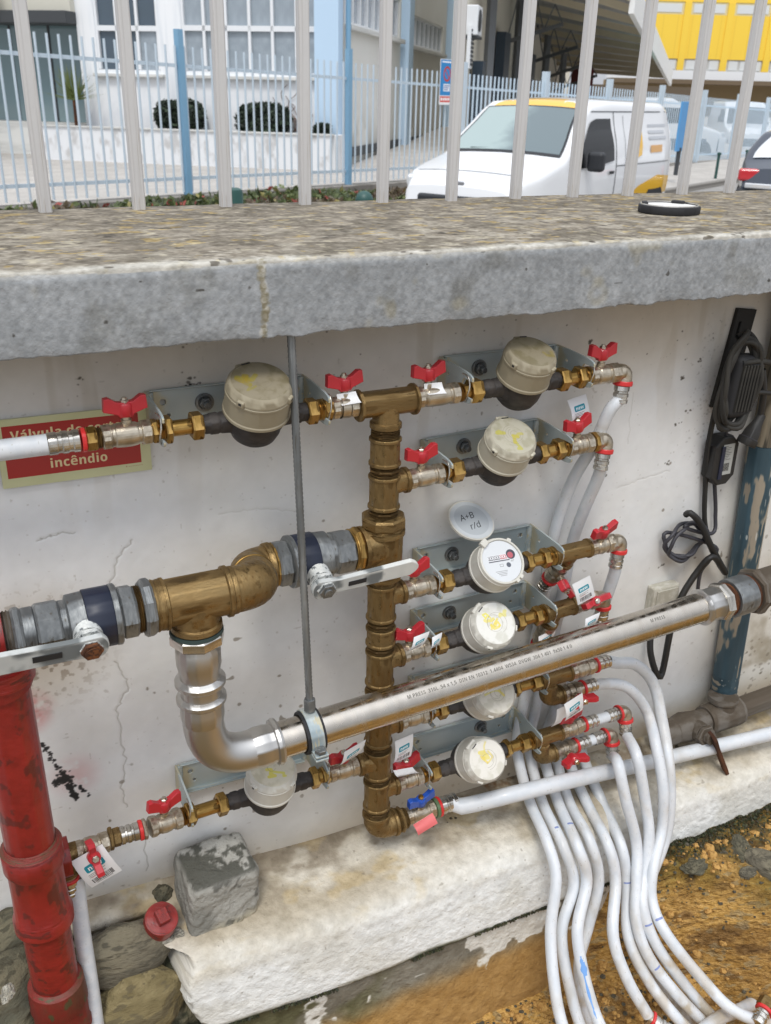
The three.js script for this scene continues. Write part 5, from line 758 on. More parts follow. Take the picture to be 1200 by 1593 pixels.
// ---- cables and boxes at the right ----
{ const c0 = [1.214,1.021,0.02], c1 = [1.203,0.934,0.02];
  const p = thing('wall_strap', 'dark grey slotted metal strap on the wall holding the cable coil', 'strap', [1.226,1.037,0.006]); const d = V(c1).sub(V(c0)); aim(p, d); 
  part('strap', (() => { const s = new THREE.Shape(); s.moveTo(0, -0.021); s.lineTo(0.17, -0.021); s.lineTo(0.17, 0.021); s.lineTo(0, 0.021); s.closePath(); const h = new THREE.Path(); h.moveTo(0.02, 0.006); h.lineTo(0.045, 0.006); h.lineTo(0.045, 0.013); h.lineTo(0.02, 0.013); h.closePath(); s.holes.push(h); return new THREE.ExtrudeGeometry(s, { depth: 0.006, bevelEnabled: true, bevelSize: 0.001, bevelThickness: 0.001, bevelSegments: 1 }); })(), M.dustBlack, p);
  const A = [1.264,0.843,0.03];
  const b = thing('power_box', 'black finned plastic box wrapped in the cable coil', 'power supply', [1.196,0.919,0.045]); 
  part('case', (() => { const g = new RoundedBoxGeometry(0.054, 0.108, 0.036, 4, 0.012); return g; })(), M.rubber, b); for (let k = 0; k < 6; k++) part('fin', box(-0.018 + k * 0.007, 0, 0.019, 0.004, 0.08, 0.006, 0.001), M.dustBlack, b); b.rotation.z = -0.06;
  const coil = (n, rx, ry, seed, r, mat, lab, cen, pre, post, zr = 0.02) => { const rr = rng(seed), pts = [...pre]; for (let i = 0; i < n * 10; i++) { const a = 1.9 - i / 10 * 2 * Math.PI, w = 1 + 0.10 * Math.sin(i * 0.9) + 0.08 * (rr() - 0.5); pts.push([cen[0] + Math.cos(a) * rx * w, cen[1] + Math.sin(a) * ry * w, cen[2] + zr * (rr() - 0.5)]); } pts.push(...post); const t = shade(new THREE.Mesh(tube(pts, r, n * 70, 8), mat)); t.name = numbered('cable'); tag(t, lab, 'cable'); scene.add(t); return t; };
  coil(5, 0.036, 0.078, 3, 0.0048, M.dustBlack, 'black cable coiled round the power box', [1.182,0.929,0.055], [], [[1.17,0.895,0.03], [1.177,0.845,0.02], [1.184,0.794,0.014], [1.197,0.717,0.012], [1.211,0.65,0.012], [1.228,0.598,0.02], [1.249,0.568,0.024], [1.273,0.541,0.026]]);
  coil(3, 0.044, 0.034, 5, 0.0036, M.greyCable, 'thin grey cable coiled on the wall and tied with a black loop', [1.165,0.621,0.02], [[1.189,0.806,0.016], [1.221,0.713,0.012], [1.235,0.659,0.012], [1.227,0.625,0.02]], [[1.229,0.602,0.03], [1.223,0.576,0.03], [1.205,0.553,0.03], [1.207,0.504,0.03]], 0.016);
  const wire = (pts, r, mat, lab) => { const t = shade(new THREE.Mesh(tube(pts, r, 80, 8), mat)); t.name = numbered('cable'); tag(t, lab, 'cable'); scene.add(t); };
  wire([[1.153,0.677,0.02], [1.149,0.686,0.034], [1.177,0.66,0.035], [1.207,0.616,0.036], [1.241,0.572,0.034], [1.269,0.539,0.03], [1.261,0.55,0.026], [1.216,0.588,0.04], [1.196,0.555,0.03], [1.167,0.507,0.03], [1.15,0.45,0.035], [1.143,0.369,0.04], [1.133,0.347,0.045], [1.119,0.364,0.045], [1.108,0.404,0.035], [1.111,0.44,0.025], [1.117,0.484,0.018]], 0.0062, M.blackCable, 'black cable knotted by the coil and looping below the steel pipe');
  wire([[1.202,0.886,0.05], [1.206,0.85,0.03], [1.215,0.81,0.02]], 0.0028, M.greyCable, 'thin grey wire from the power box to the small meter box');
  wire([[1.238,0.944,0.05], [1.252,0.903,0.05], [1.261,0.86,0.045], [1.261,0.831,0.042]], 0.0058, M.blackCable, 'black cable ending in the round plug at the right');
  wire([[1.177,0.963,0.06], [1.213,0.963,0.06], [1.28,0.95,0.05]], 0.0048, M.dustBlack, 'dusty black cable leaving the coil to the right edge');
  wire([[1.198,0.909,0.06], [1.241,0.905,0.055], [1.296,0.893,0.05]], 0.004, M.blackCable, 'thin black cable crossing below it to the right edge');
  const pl = thing('cable_plug', 'round black cable plug hanging over the blue pipe', 'plug', [1.239,0.807,0.045]); aim(pl, V([1.255,0.84,0.045]).sub(V([1.239,0.807,0.045])));
  part('plug_body', rev([[0, 0], [0, 0.0165], [0.002, 0.0175], [0.012, 0.0175], [0.013, 0.0150], [0.026, 0.0135], [0.040, 0.0095], [0.058, 0.0075], [0.060, 0]], 28), M.blackCable, pl); part('ring', cyl(0.0125, 0.0140, 0.0158), M.greyCable, pl);
  const mb = thing('meter_box', 'small octagonal black box with a pale label on the wall', 'electrical box', [1.215,0.774,0.016]); mb.rotation.z = 0.02;
  const ox = 0.024, oy = 0.043, oc = 0.014; part('case', (() => { const g = flat([[-ox + oc, -oy], [ox - oc, -oy], [ox, -oy + oc], [ox, oy - oc], [ox - oc, oy], [-ox + oc, oy], [-ox, oy - oc], [-ox, -oy + oc]], 0.022, 0.003); g.translate(0, 0, -0.011); return g; })(), M.blackCable, mb);
  const lc = canvas(128, 256), g = lc.getContext('2d'); g.fillStyle = '#a9aaa6'; g.fillRect(0, 0, 128, 256); g.fillStyle = '#4a4a48'; for (let k = 0; k < 9; k++) g.fillRect(16, 14 + k * 14, 40 + (k * 37) % 50, 4); g.fillRect(30, 160, 66, 66); g.fillStyle = '#a9aaa6'; for (let k = 0; k < 30; k++) g.fillRect(32 + (k * 29) % 60, 162 + (k * 17) % 60, 5, 5);
  part('label', grid(1, 1, (u, v) => [mix(-0.010, 0.016, u), mix(-0.026, 0.032, v), 0.0145, u, v]), std(W1, 0.5, 0, { map: ctex(lc) }), mb);
  part('dark_strip', box(-0.010, -0.002, 0.0155, 0.008, 0.062, 0.003, 0.001), std(lin(0.02, 0.025, 0.05), 0.4), mb);
  const jb = thing('junction_box', 'small square plastered box on the wall behind the steel pipe', 'junction box', [1.139,0.503,0.01]); part('cover', box(0, 0, 0, 0.062, 0.058, 0.022, 0.004), std(W1, 0.9, 0, { map: blotch([176, 172, 158], [196, 193, 182], 501, 5) }), jb); part('lip', box(0, 0.001, 0.012, 0.050, 0.046, 0.004, 0.001), std(W1, 0.9, 0, { map: blotch([170, 166, 152], [190, 187, 176], 502, 5) }), jb);
}
{ // blue painted waste pipe at the right
  const t = thing('blue_pipe', 'blue painted pipe with peeling paint standing against the wall at the right', 'pipe', [0, 0, 0]);
  const a = [1.301,0.795,0.03], b = [1.335,0.239,0.03], d = V(b).sub(V(a)), L = d.length();
  const tx = paint(256, 1024, (u, v) => { const n = fbm(u * 5, v * 16, 511, 4, 4096), e = fbm(u * 9, v * 30, 512, 4); let k = mix3([48, 70, 80], [62, 86, 97], ss(0.3, 0.7, n)); const side = Math.min(Math.abs(u - 0.40), Math.abs(u - 0.9)); k = mix3(k, [150, 140, 124], ss(0.60, 0.66, e + 0.12 * ss(0.06, 0.0, side) + 0.18 * ss(0.05, 0.0, v) )); k = mix3(k, [196, 196, 190], 0.8 * ss(0.78, 0.82, fbm(u * 20, v * 70, 513, 3))); return k; });
  const lo = part('painted_pipe', rev([[0, 0], [0, 0.0265], [0.5, 0.0265], [L - 0.004, 0.0265], [L, 0.0255], [L, 0]].map((p) => p), 40), std(W1, 0.5, 0, { map: ctex(tx), bumpMap: rep(midGrain, 1, 5), bumpScale: 0.001 }), t); aim(lo, d); lo.position.copy(V(a));
  const up = part('bare_pipe', rev([[-0.50, 0], [-0.50, 0.0235], [0, 0.0235], [0.001, 0]], 36), std(W1, 0.85, 0, { map: blotch([92, 84, 70], [126, 116, 98], 515, 6, 256, [[64, 60, 50], 0.58]), bumpMap: rep(roughGrain, 1, 2), bumpScale: 0.001 }), t); aim(up, [0.0, -1, 0]); up.position.set(a[0], a[1], 0.030);
  const f = thing('old_valve', 'old dirty grey valve with a rusty lever at the foot of the blue pipe', 'valve', [1.311,0.211,0.055]);
  const m = M.rustGrey, R = (name, g, dir, pos = [0, 0, 0], mat = m) => { const q = part(name, g, mat, f); aim(q, dir); q.position.set(...pos); return q; };
  R('tee_neck', rev([[-0.01, 0], [-0.01, 0.026], [0.03, 0.026], [0.034, 0.030], [0.045, 0.030], [0.046, 0]], 32), [0.02, 1, -0.1]);
  R('tee_run', rev([[-0.045, 0], [-0.045, 0.029], [-0.035, 0.031], [0.035, 0.031], [0.045, 0.029], [0.045, 0]], 36), [1, 0, 0]);
  R('valve_body', rev([[0.045, 0], [0.045, 0.024], [0.07, 0.026], [0.1, 0.031], [0.125, 0.026], [0.13, 0.0265], [0.156, 0.0265], [0.157, 0.020], [0.135, 0.019], [0.134, 0]], 36), [-1, 0, 0]);
  R('dark_ring', rev([[0.157, 0.0200], [0.157, 0.0275], [0.164, 0.0275], [0.164, 0.0205]], 32), [-1, 0, 0], [0, 0, 0], M.rubber);
  R('bonnet', merge([cyl(0.01, 0.04, 0.021), hex(0.04, 0.05, 0.022), cyl(0.05, 0.062, 0.012)]), [0, 0.15, 1], [-0.085, 0, 0]);
  R('lever', (() => { const g = flat([[-0.012, -0.010], [-0.006, -0.014], [0.02, -0.0085], [0.085, -0.0085], [0.097, -0.006], [0.1, 0], [0.097, 0.006], [0.085, 0.0085], [0.02, 0.0085], [-0.006, 0.014], [-0.012, 0.010]], 0.005, 0.001); g.rotateX(-Math.PI / 2); return g; })(), [0.42, -0.88, 0.12], [-0.085, 0.009, 0.062], M.rust);
  R('outlet_pipe', rev([[0.045, 0], [0.045, 0.022], [0.7, 0.022], [0.7, 0]], 28), [1, 0.03, 0]);
}
// ---- street level beyond the wall ----
const UD = new THREE.Vector3([0.883,0,-0.469][0], 0, [0.883,0,-0.469][2]), ND = new THREE.Vector3(-UD.z, 0, UD.x), F0 = new THREE.Vector3(3.42, 0, -12.57), FA = Math.atan2(-UD.z, UD.x);
const SP = (s, n, y) => F0.clone().addScaledVector(UD, s).addScaledVector(ND, n).setY(y);
const YR = -0.48, YK = -0.36, yBase = (s) => 0.0 - 0.0165 * s; // road, pavement, foot of the fence
function slope(s0, s1, n0, n1, yf, nu, nv, uvs = 0.5, y2 = 0) { return grid(nu, nv, (u, v) => { const s = mix(s0, s1, u), n = mix(n0, n1, v), p = SP(s, n, 0); return [p.x, yf(s, n) + y2, p.z, s * uvs, n * uvs]; }); }
const roadTex = ctex(paint(512, 512, (u, v) => { const n = fbm(u * 6, v * 6, 521, 5, 6), f = fbm(u * 100, v * 100, 522, 2, 100); const k = mix(128, 160, n) + (f - 0.5) * 40; return [k * 1.0, k * 0.985, k * 0.96]; }));
const paveTex = ctex(paint(512, 512, (u, v) => { const n = fbm(u * 5, v * 5, 523, 5, 5), f = fbm(u * 80, v * 80, 524, 2, 80); const k = mix(160, 190, n) + (f - 0.5) * 26; return [k, k * 0.975, k * 0.94]; }));
const roadM = std(W1, 0.95, 0, { map: roadTex }), paveM = std(W1, 0.95, 0, { map: paveTex }), kerbM = std(W1, 0.9, 0, { map: blotch([112, 108, 102], [140, 136, 130], 525, 5) });
struct('road', slope(-60, 160, 3.16, 60, (s, n) => YR - 0.25 * ss(14, 60, n), 4, 40), roadM);
struct('pavement', slope(-60, 160, 0.26, 3.0, () => YK, 60, 4), paveM);
struct('kerb', (() => { const g = box(0, 0, 0, 220, 0.16, 0.16, 0.02); const o = new THREE.Object3D(); o.position.copy(SP(50, 3.08, YK - 0.08 + 0.004)); o.rotation.y = FA; o.updateMatrix(); return g.applyMatrix4(o.matrix); })(), kerbM);
const C0 = V([8.93,-0.2,-19.568]), WS = V([0.629,0,-0.777]), WF = V([0.777,0,0.629]); // building corner, side wall direction, facade direction
const BP = (s, f, y) => C0.clone().addScaledVector(WS, s).addScaledVector(WF, f).setY(y);
struct('yard', slope(-70, 160, -110, 0.0, (s, n) => { const p = SP(s, n, 0), k = p.sub(C0).dot(WS); return mix(yBase(Math.max(0, Math.min(s, 25))) - 0.03, Math.min(0.45, Math.max(-0.2, -0.2 + 0.043 * k)), ss(-0.5, -4, n)); }, 120, 60), paveM);
{ // low wall under the fence and the blue steel fence
  const fw = thing('fence_plinth', 'low concrete upstand under the blue street fence', 'low wall'); part('upstand', grid(60, 4, (u, v) => { const s = mix(-30, 70, u), k = [[0.26, YK - 0.1], [0.26, 0], [0.24, 0.02], [-0.02, 0.02], [-0.02, -0.5]][Math.round(v * 4)], p = SP(s, k[0], 0); return [p.x, (v * 4 > 0.5 && v * 4 < 3.5 ? yBase(Math.min(s, 30)) - 0.02 : -0.1) + k[1], p.z, s * 0.5, v]; }), kerbM, fw);
  const f = thing('street_fence', 'long pale blue steel fence with taller posts across the street', 'fence');
  const post = new THREE.BoxGeometry(0.09, 2.1, 0.09), pale = new THREE.CylinderGeometry(0.0155, 0.0155, 1.86, 8), paleFar = new THREE.BoxGeometry(0.032, 1.86, 0.02);
  for (const s of [-11, -7.3, -3.65, 0.03, 3.72, 7.3, 10.8, 14.3, 17.95, 21.6, 25.2, 28.8, 32.4, 36]) { const q = part('post', post, s < 4 ? M.fencePost : M.fenceBlue, f); q.position.copy(SP(s, 0.12, yBase(s) + 1.05)); q.rotation.y = FA; if (s >= 4) q.scale.set(1.5, 1, 1.5); }
  for (let s = -5; s < 34; s += 0.165) { const q = part('pale', s < 7.3 ? pale : paleFar, s < 7.3 ? M.fenceBlue : M.fencePale, f); q.position.copy(SP(s + (s < 7.3 ? 0 : 0.02), 0.12, yBase(s) + 0.97)); q.rotation.y = FA; }
  for (const dy of [0.22, 1.66]) for (const [a, b] of [[-12, 10], [10, 36]]) { const q = part('rail', beam(SP(a, 0.10, yBase(a) + dy), SP(b, 0.10, yBase(b) + dy), 0.02, 0.045), a < 0 ? M.fenceBlue : M.fencePale, f); }
  // no parking sign fixed on the fence
  const sg = thing('parking_sign', 'small blue sign with a red ring fixed on the street fence', 'sign', SP(6.643, 0.17, 1.608).toArray()); sg.rotation.y = FA;
  const c = canvas(256, 416), g = c.getContext('2d'); g.fillStyle = '#1d86c8'; g.fillRect(0, 0, 256, 330); g.fillStyle = '#fff'; g.fillRect(24, 14, 208, 12); g.strokeStyle = '#c0392b'; g.lineWidth = 20; g.beginPath(); g.arc(128, 130, 62, 0, 7); g.stroke(); g.lineWidth = 14; g.beginPath(); g.moveTo(88, 88); g.lineTo(168, 172); g.stroke(); g.fillStyle = '#e9eef4'; g.fillRect(64, 222, 128, 70); g.fillStyle = '#1d4f9a'; for (let k = 0; k < 3; k++) g.fillRect(76, 236 + k * 18, 104 - 14 * k, 8); g.fillStyle = '#f2f2f2'; g.fillRect(0, 330, 256, 86); g.fillStyle = '#d8473a'; g.fillRect(6, 338, 244, 56); g.fillStyle = '#fff'; for (let k = 0; k < 5; k++) g.fillRect(22 + 44 * k, 352, 30, 26);
  const sw = 0.46, shh = 0.78; part('plate', box(0, 0, 0, sw, shh, 0.012, 0.004), M.white, sg); part('print', grid(1, 1, (u, v) => [(u - 0.5) * sw * 0.98, (v - 0.5) * shh * 0.98, 0.0075, u, v]), std(W1, 0.4, 0, { map: ctex(c) }), sg);
}
// ---- leaves ----
function leaves(n, fn, size, mat, seed, elong = 1.7) { // small bent leaf quads through a volume: fn(r) -> point
  const r = rng(seed), P = [], C = [], N = [];
  const v = new THREE.Vector3(), e = new THREE.Euler(), q = new THREE.Quaternion();
  for (let i = 0; i < n; i++) { const [p, k] = fn(r), s = size * (0.6 + 0.8 * r()); e.set(r() * 6.3, r() * 6.3, r() * 6.3); q.setFromEuler(e);
    const L = [[-0.5, 0, 0], [0, 0, 0.12], [0, elong * 0.55, 0.05], [-0.5, 0, 0], [0, elong * 0.55, 0.05], [0, elong * 0.55, 0.05], [0, 0, 0.12], [0.5, 0, 0], [0, elong * 0.55, 0.05], [0, -elong * 0.5, 0], [0.5, 0, 0], [-0.5, 0, 0]];
    for (const t of [[0, 1, 2], [6, 7, 8], [9, 10, 11]]) for (const j of t) { v.set(...L[j]).multiplyScalar(s).applyQuaternion(q); P.push(v.x + p[0], v.y + p[1], v.z + p[2]); C.push(...k); } }
  const g = new THREE.BufferGeometry(); g.setAttribute('position', new THREE.Float32BufferAttribute(P, 3)); g.setAttribute('color', new THREE.Float32BufferAttribute(C, 3)); g.computeVertexNormals(); return g;
}
const leafM = new THREE.MeshPhysicalMaterial({ color: 0xffffff, vertexColors: true, roughness: 0.7, side: THREE.DoubleSide, transmission: 0.3, thickness: 0 });
{ // moss and tiny weeds where the plinth meets the ground
  const r0 = rng(71), g = leaves(9000, (r) => { let p; if (r() < 0.6) { const x = mix(0.98, 1.75, r()), z = 0.172 + 0.11 * r() * r() * r(); p = [x, groundY(x, z) + 0.004 * r(), z]; } else { const x = mix(0.18, 1.1, r()), s = fbm(x * 14, 1.1, 72, 3); p = [x, PE - 0.018 * ss(0.6, 1.3, x) + 0.030 * ss(0.5, 0.05, x) - 0.150 - 0.006 * r() + 0.006 * (s - 0.5), 0.171 + 0.005 * (s > 0.42 ? r() : -1)]; } const t = r(); return [p, mix3(mix3([0.02, 0.026, 0.012], [0.075, 0.085, 0.025], t), [0.11, 0.08, 0.045], r() < 0.25 ? 0.8 : 0)]; }, 0.0042, leafM, 73, 1.2);
  const m = part('moss', g, leafM, scene); m.userData.kind = 'stuff'; tag(m, 'dark moss and tiny weeds along the lower edge of the plinth and the bank', 'moss');
}
{ // hedge strip of ivy and reddish shoots in front of the fence
  const h = leaves(11000, (r) => { const s = mix(-9, 5.9, r()), n = mix(0.35, 1.6, r()), top = 0.06 - 0.045 * Math.max(0, s) - 0.06 * n + 0.2 * (fbm(s * 1.6, n, 531, 3) - 0.4), y = mix(-0.34, top, Math.pow(r(), 0.6)), p = SP(s, n, y);
    const dry = fbm(s * 0.9, n * 2, 532, 3), t = r(); let k = mix3([0.05, 0.075, 0.025], [0.15, 0.19, 0.06], t); if (dry > 0.52 || s > 4) k = mix3(k, [0.16, 0.10, 0.07], 0.75); if (r() < 0.05) k = [0.42, 0.09, 0.07]; if (r() < 0.06) k = [0.34, 0.30, 0.10]; return [[p.x, p.y, p.z], k]; }, 0.065, leafM, 533);
  const m = part('hedge', h, leafM, scene); m.userData.kind = 'stuff'; tag(m, 'low straggly ivy hedge with reddish leaves along the foot of the blue fence', 'hedge');
  const hr = struct('hedge_bed', slope(-30, 6.2, 0.27, 1.75, (s, n) => YK + 0.06 + 0.05 * fbm(s * 3, n * 3, 534, 3), 60, 6), std(lin(0.09, 0.07, 0.05), 0.95));
}
// ---- bollards ----
function bollard(label, p, h, r, kind) { const b = thing('bollard', label, 'bollard', p, 'green street bollards'); 
  if (kind === 'post') { part('shaft', revY([[r, 0], [r, h - 0.06], [r * 1.0, h - 0.06], [0, h - 0.06]], 16), M.green, b); part('head', revY([[0, h - 0.07], [r * 1.5, h - 0.06], [r * 1.6, h - 0.04], [r * 1.3, h - 0.005], [r * 0.9, h], [0, h]], 16), M.green, b); }
  if (kind === 'globe') { part('shaft', revY([[r * 1.1, 0], [r, 0.06], [r, h - 0.13], [0, h - 0.13]], 18), M.green, b); part('collar', revY([[0, h - 0.16], [r * 1.35, h - 0.155], [r * 1.35, h - 0.12], [0, h - 0.115]], 18), M.green, b); part('globe', revY([...Array(11)].map((_, i) => [r * 1.6 * Math.sin(i / 10 * Math.PI), h - 0.07 - r * 1.6 * Math.cos(i / 10 * Math.PI)]), 20, 2), M.green, b); }
  if (kind === 'banded') { part('shaft', revY([[r, 0], [r, h - 0.05], [r * 0.92, h - 0.015], [r * 0.6, h], [0, h]], 24), M.green, b); part('white_band', revY([[r * 1.01, h * 0.48], [r * 1.05, h * 0.485], [r * 1.05, h * 0.70], [r * 1.01, h * 0.705]], 24), M.white, b); part('white_band', revY([[r * 1.01, h * 0.05], [r * 1.05, h * 0.055], [r * 1.05, h * 0.2], [r * 1.01, h * 0.205]], 24), M.white, b); }
  return b; }
bollard('slim green post bollard on the pavement, nearest the passing van', [18.181,-0.36,-17.195], 0.62, 0.035, 'post');
bollard('slim green post bollard right of the first one on the pavement', [20.16,-0.36,-18.188], 0.62, 0.035, 'post');
bollard('slim green post bollard at the right edge of the picture', [22.782,-0.36,-19.775], 0.62, 0.035, 'post');
bollard('stout green bollard with white bands behind the third railing bar', [2.826,-0.48,-8.092], 0.97, 0.092, 'banded');
bollard('green bollard with a round head in front of the hedge end', [4.641,-0.48,-8.94], 0.80, 0.065, 'globe');

// ---- white office building ----
{ const b = thing('office_building', 'white building with gridded windows and pale blue pilasters behind the fence', 'building', C0.clone().setY(0).toArray()); b.rotation.y = Math.atan2(-WF.z, WF.x); // local x along the facade, local -z along the side wall
  const wallM = std(W1, 0.85, 0, { map: blotch([222, 226, 230], [236, 238, 240], 541, 4) }), sideM = std(W1, 0.88, 0, { map: ctex(paint(512, 512, (u, v) => { const n = fbm(u * 6, v * 5, 542, 5, 30), d = ss(0.30, 0.0, v + 0.25 * (fbm(u * 9, v * 3, 543, 4) - 0.5)); let k = mix3([214, 212, 204], [226, 225, 220], n); k = mix3(k, [150, 148, 140], 0.75 * d * ss(0.4, 0.6, fbm(u * 14, v * 8, 544, 4) + 0.1)); return k; })) }), pilM = std(lin(0.50, 0.66, 0.82), 0.7), frameM = std(lin(0.78, 0.8, 0.82), 0.5), stoneM = std(W1, 0.9, 0, { map: blotch([196, 196, 192], [218, 218, 214], 545, 5) });
  const H = 7;
  // facade split round two tall windows and the glazed recess
  const wins = [[-5.9, -4.32, [-5.37, -4.86], 2.63], [-3.75, -0.5, [-3.22, -2.69, -2.13, -1.59, -1.03], 2.65]], y0 = 1.70, y1 = 4.3;
  const wp = (x0, x1, ya, yb, m = wallM, z = -0.15, d = 0.3) => part('wall', box((x0 + x1) / 2, (ya + yb) / 2, z, x1 - x0, yb - ya, d), m, b);
  wp(-6.36, wins[0][0], -0.5, H); wp(wins[0][1], wins[1][0], -0.5, H); wp(wins[1][1], -0.02, -0.5, H); for (const w of wins) { wp(w[0], w[1], -0.5, y0); wp(w[0], w[1], y1, H); }
  wp(-14, -6.362, 2.95, H, std(lin(0.62, 0.60, 0.52), 0.8), 0.05, 0.3);
  const sky = std(W1, 0.06, 0, { map: ctex(paint(128, 256, (u, v) => { const n = fbm(u * 3, v * 5, 546, 4), c = ss(0.2, 0.8, Math.abs(Math.sin(u * 40))); let k = mix3([124, 136, 146], [160, 172, 182], n); return mix3(k, [186, 192, 196], 0.35 * c); })), clearcoat: 1, clearcoatRoughness: 0.03 }), darkG = std(lin(0.07, 0.10, 0.13), 0.05, 0, { clearcoat: 1, clearcoatRoughness: 0.03 });
  wins.forEach((w, wi) => { const f = part('window', merge([box((w[0] + w[1]) / 2, y0 + 0.035, -0.06, w[1] - w[0], 0.07, 0.08), box((w[0] + w[1]) / 2, y1 - 0.04, -0.06, w[1] - w[0], 0.08, 0.08), box(w[0] + 0.03, (y0 + y1) / 2, -0.06, 0.06, y1 - y0 - 0.16, 0.08), box(w[1] - 0.03, (y0 + y1) / 2, -0.06, 0.06, y1 - y0 - 0.16, 0.08), box((w[0] + w[1]) / 2, w[3], -0.06, w[1] - w[0] - 0.12, 0.11, 0.07), ...w[2].map((x) => box(x, (y0 + y1) / 2, -0.055, 0.065, y1 - y0 - 0.16, 0.06))]), frameM, b);
    const xs = [w[0], ...w[2], w[1]]; for (let k = 0; k + 1 < xs.length; k++) for (const [ya, yb] of [[y0 + 0.07, w[3] - 0.055], [w[3] + 0.055, y1 - 0.08]]) part('pane', box((xs[k] + xs[k + 1]) / 2, (ya + yb) / 2, -0.11, xs[k + 1] - xs[k] - 0.05, yb - ya, 0.02), wi ? sky : (k === 2 && ya < 2 ? sky : darkG), f);
    part('sill', box((w[0] + w[1]) / 2, y0 - 0.05, 0.05, w[1] - w[0] + 0.2, 0.07, 0.16, 0.01), stoneM, f); });
  // glazed recess on the left under a dark lintel
  const tg = std(lin(0.16, 0.24, 0.26), 0.05, 0, { clearcoat: 1, clearcoatRoughness: 0.02 }); 
  for (let k = 0; k < 6; k++) part('glass_panel', box(-6.9 - k * 1.05, 1.68, -0.55, 1.0, 2.2, 0.03), tg, b);
  for (let k = 0; k < 7; k++) part('mullion', box(-6.38 - k * 1.05, 1.68, -0.55, 0.05, 2.2, 0.07), M.dark, b);
  part('lintel', box(-10, 2.82, 0.0, 7.3, 0.26, 0.9, 0.02), M.dark, b); part('glass_base', box(-10, 0.12, -0.5, 7.24, 0.9, 0.5), stoneM, b);
  part('awning', (() => { const g = new THREE.CylinderGeometry(1.6, 1.6, 6, 32); g.scale(1, 1, 0.5); g.translate(-9.6, 6.2, 0.7); return g; })(), std(lin(0.64, 0.62, 0.5), 0.8), b);
  // corner pilaster, side wall with ribbon windows
  part('pilaster', box(-0.27, 3.2, 0.03, 0.55, 7.4, 0.36), pilM, b);
  const sp = (sa, sb, ya, yb, m = sideM, o = 0) => part('wall', (() => { const g = grid(8, 4, (u, v) => [o, mix(ya, yb, v), -mix(sa, sb, u), mix(sa, sb, u) * 0.12, (mix(ya, yb, v) + 0.3) / 5]); return g; })(), m, b);
  const slab = (sa, sb, ya, yb, m = sideM) => { const q = box(-0.15, (ya + yb) / 2, -(sa + sb) / 2, 0.3, yb - ya, sb - sa); const uv = q.attributes.uv, p = q.attributes.position; for (let i = 0; i < uv.count; i++) uv.setXY(i, p.getZ(i) * 0.12, (p.getY(i) + 0.3) / 5); part('wall', q, m, b); };
  const bands = [[0.5, 6.0, 2.78, 3.75], [7.0, 12.9, 2.70, 3.52]]; slab(0.18, 16, -0.6, 2.70); slab(0.18, 6.5, 2.702, 2.78); for (const w of bands) slab(w[0], w[1], w[3], H); slab(6.0, 7.0, 2.702, H); slab(12.9, 16, 2.702, H);
  bands.forEach((w) => { const f = part('window', merge([box(-0.1, w[2] + 0.04, -(w[0] + w[1]) / 2, 0.1, 0.08, w[1] - w[0]), box(-0.1, w[3] - 0.03, -(w[0] + w[1]) / 2, 0.1, 0.06, w[1] - w[0]), ...[...Array(9)].map((_, k) => box(-0.1, (w[2] + w[3]) / 2, -mix(w[0] + 0.04, w[1] - 0.04, k / 8), 0.1, w[3] - w[2] - 0.14, 0.09))]), frameM, b);
    for (let k = 0; k < 8; k++) part('pane', box(-0.14, (w[2] + w[3]) / 2, -mix(w[0] + 0.04, w[1] - 0.04, (k + 0.5) / 8), 0.02, w[3] - w[2] - 0.14, (w[1] - w[0]) / 8 - 0.1), sky, f);
    part('sill', box(0.06, w[2] - 0.06, -(w[0] + w[1]) / 2, 0.2, 0.1, w[1] - w[0] + 0.2, 0.01), stoneM, f); });
  for (const s of [6.5, 13.9]) part('pilaster', box(0.06, 3.2, -s, 0.36, 7.4, 0.62), pilM, b); part('drainpipe', (() => { const g = new THREE.CylinderGeometry(0.06, 0.06, 7.4, 10); g.translate(0.1, 3.2, -0.26); return g; })(), M.fencePost, b); part('drainpipe', (() => { const g = new THREE.CylinderGeometry(0.07, 0.07, 7.4, 10); g.translate(0.32, 3.2, -14.0); return g; })(), M.fencePost, b);
  part('base_strip', box(0.03, 0.12, -8, 0.1, 0.2, 15.5), M.dark, b); part('flat_roof', box(-7, H + 0.1, -8, 14.6, 0.2, 16.6), stoneM, b);
  // planter with clipped shrubs
  const pt = thing('planter', 'long white rendered planter wall with grey stains before the office facade', 'planter', C0.clone().setY(0).toArray()); pt.rotation.copy(b.rotation);
  const pm = std(W1, 0.9, 0, { map: ctex(paint(512, 128, (u, v) => { const n = fbm(u * 40, v * 3, 551, 5); return mix3([224, 226, 228], [176, 174, 172], 0.7 * ss(0.5, 0.8, n)); })) });
  part('planter_wall', (() => { const q = box(-3.6, 0.08, 0.92, 7.3, 0.9, 0.12); return q; })(), pm, pt); part('planter_end', box(0.06, 0.08, 0.46, 0.12, 0.9, 0.8), pm, pt); part('soil', box(-3.6, 0.40, 0.43, 7.1, 0.1, 0.84), std(lin(0.06, 0.05, 0.04), 0.95), pt); part('rim', box(-3.6, 0.545, 0.92, 7.4, 0.03, 0.2), stoneM, pt); part('kerb_line', box(-3.6, -0.33, 1.02, 7.3, 0.1, 0.06), M.dark, pt);
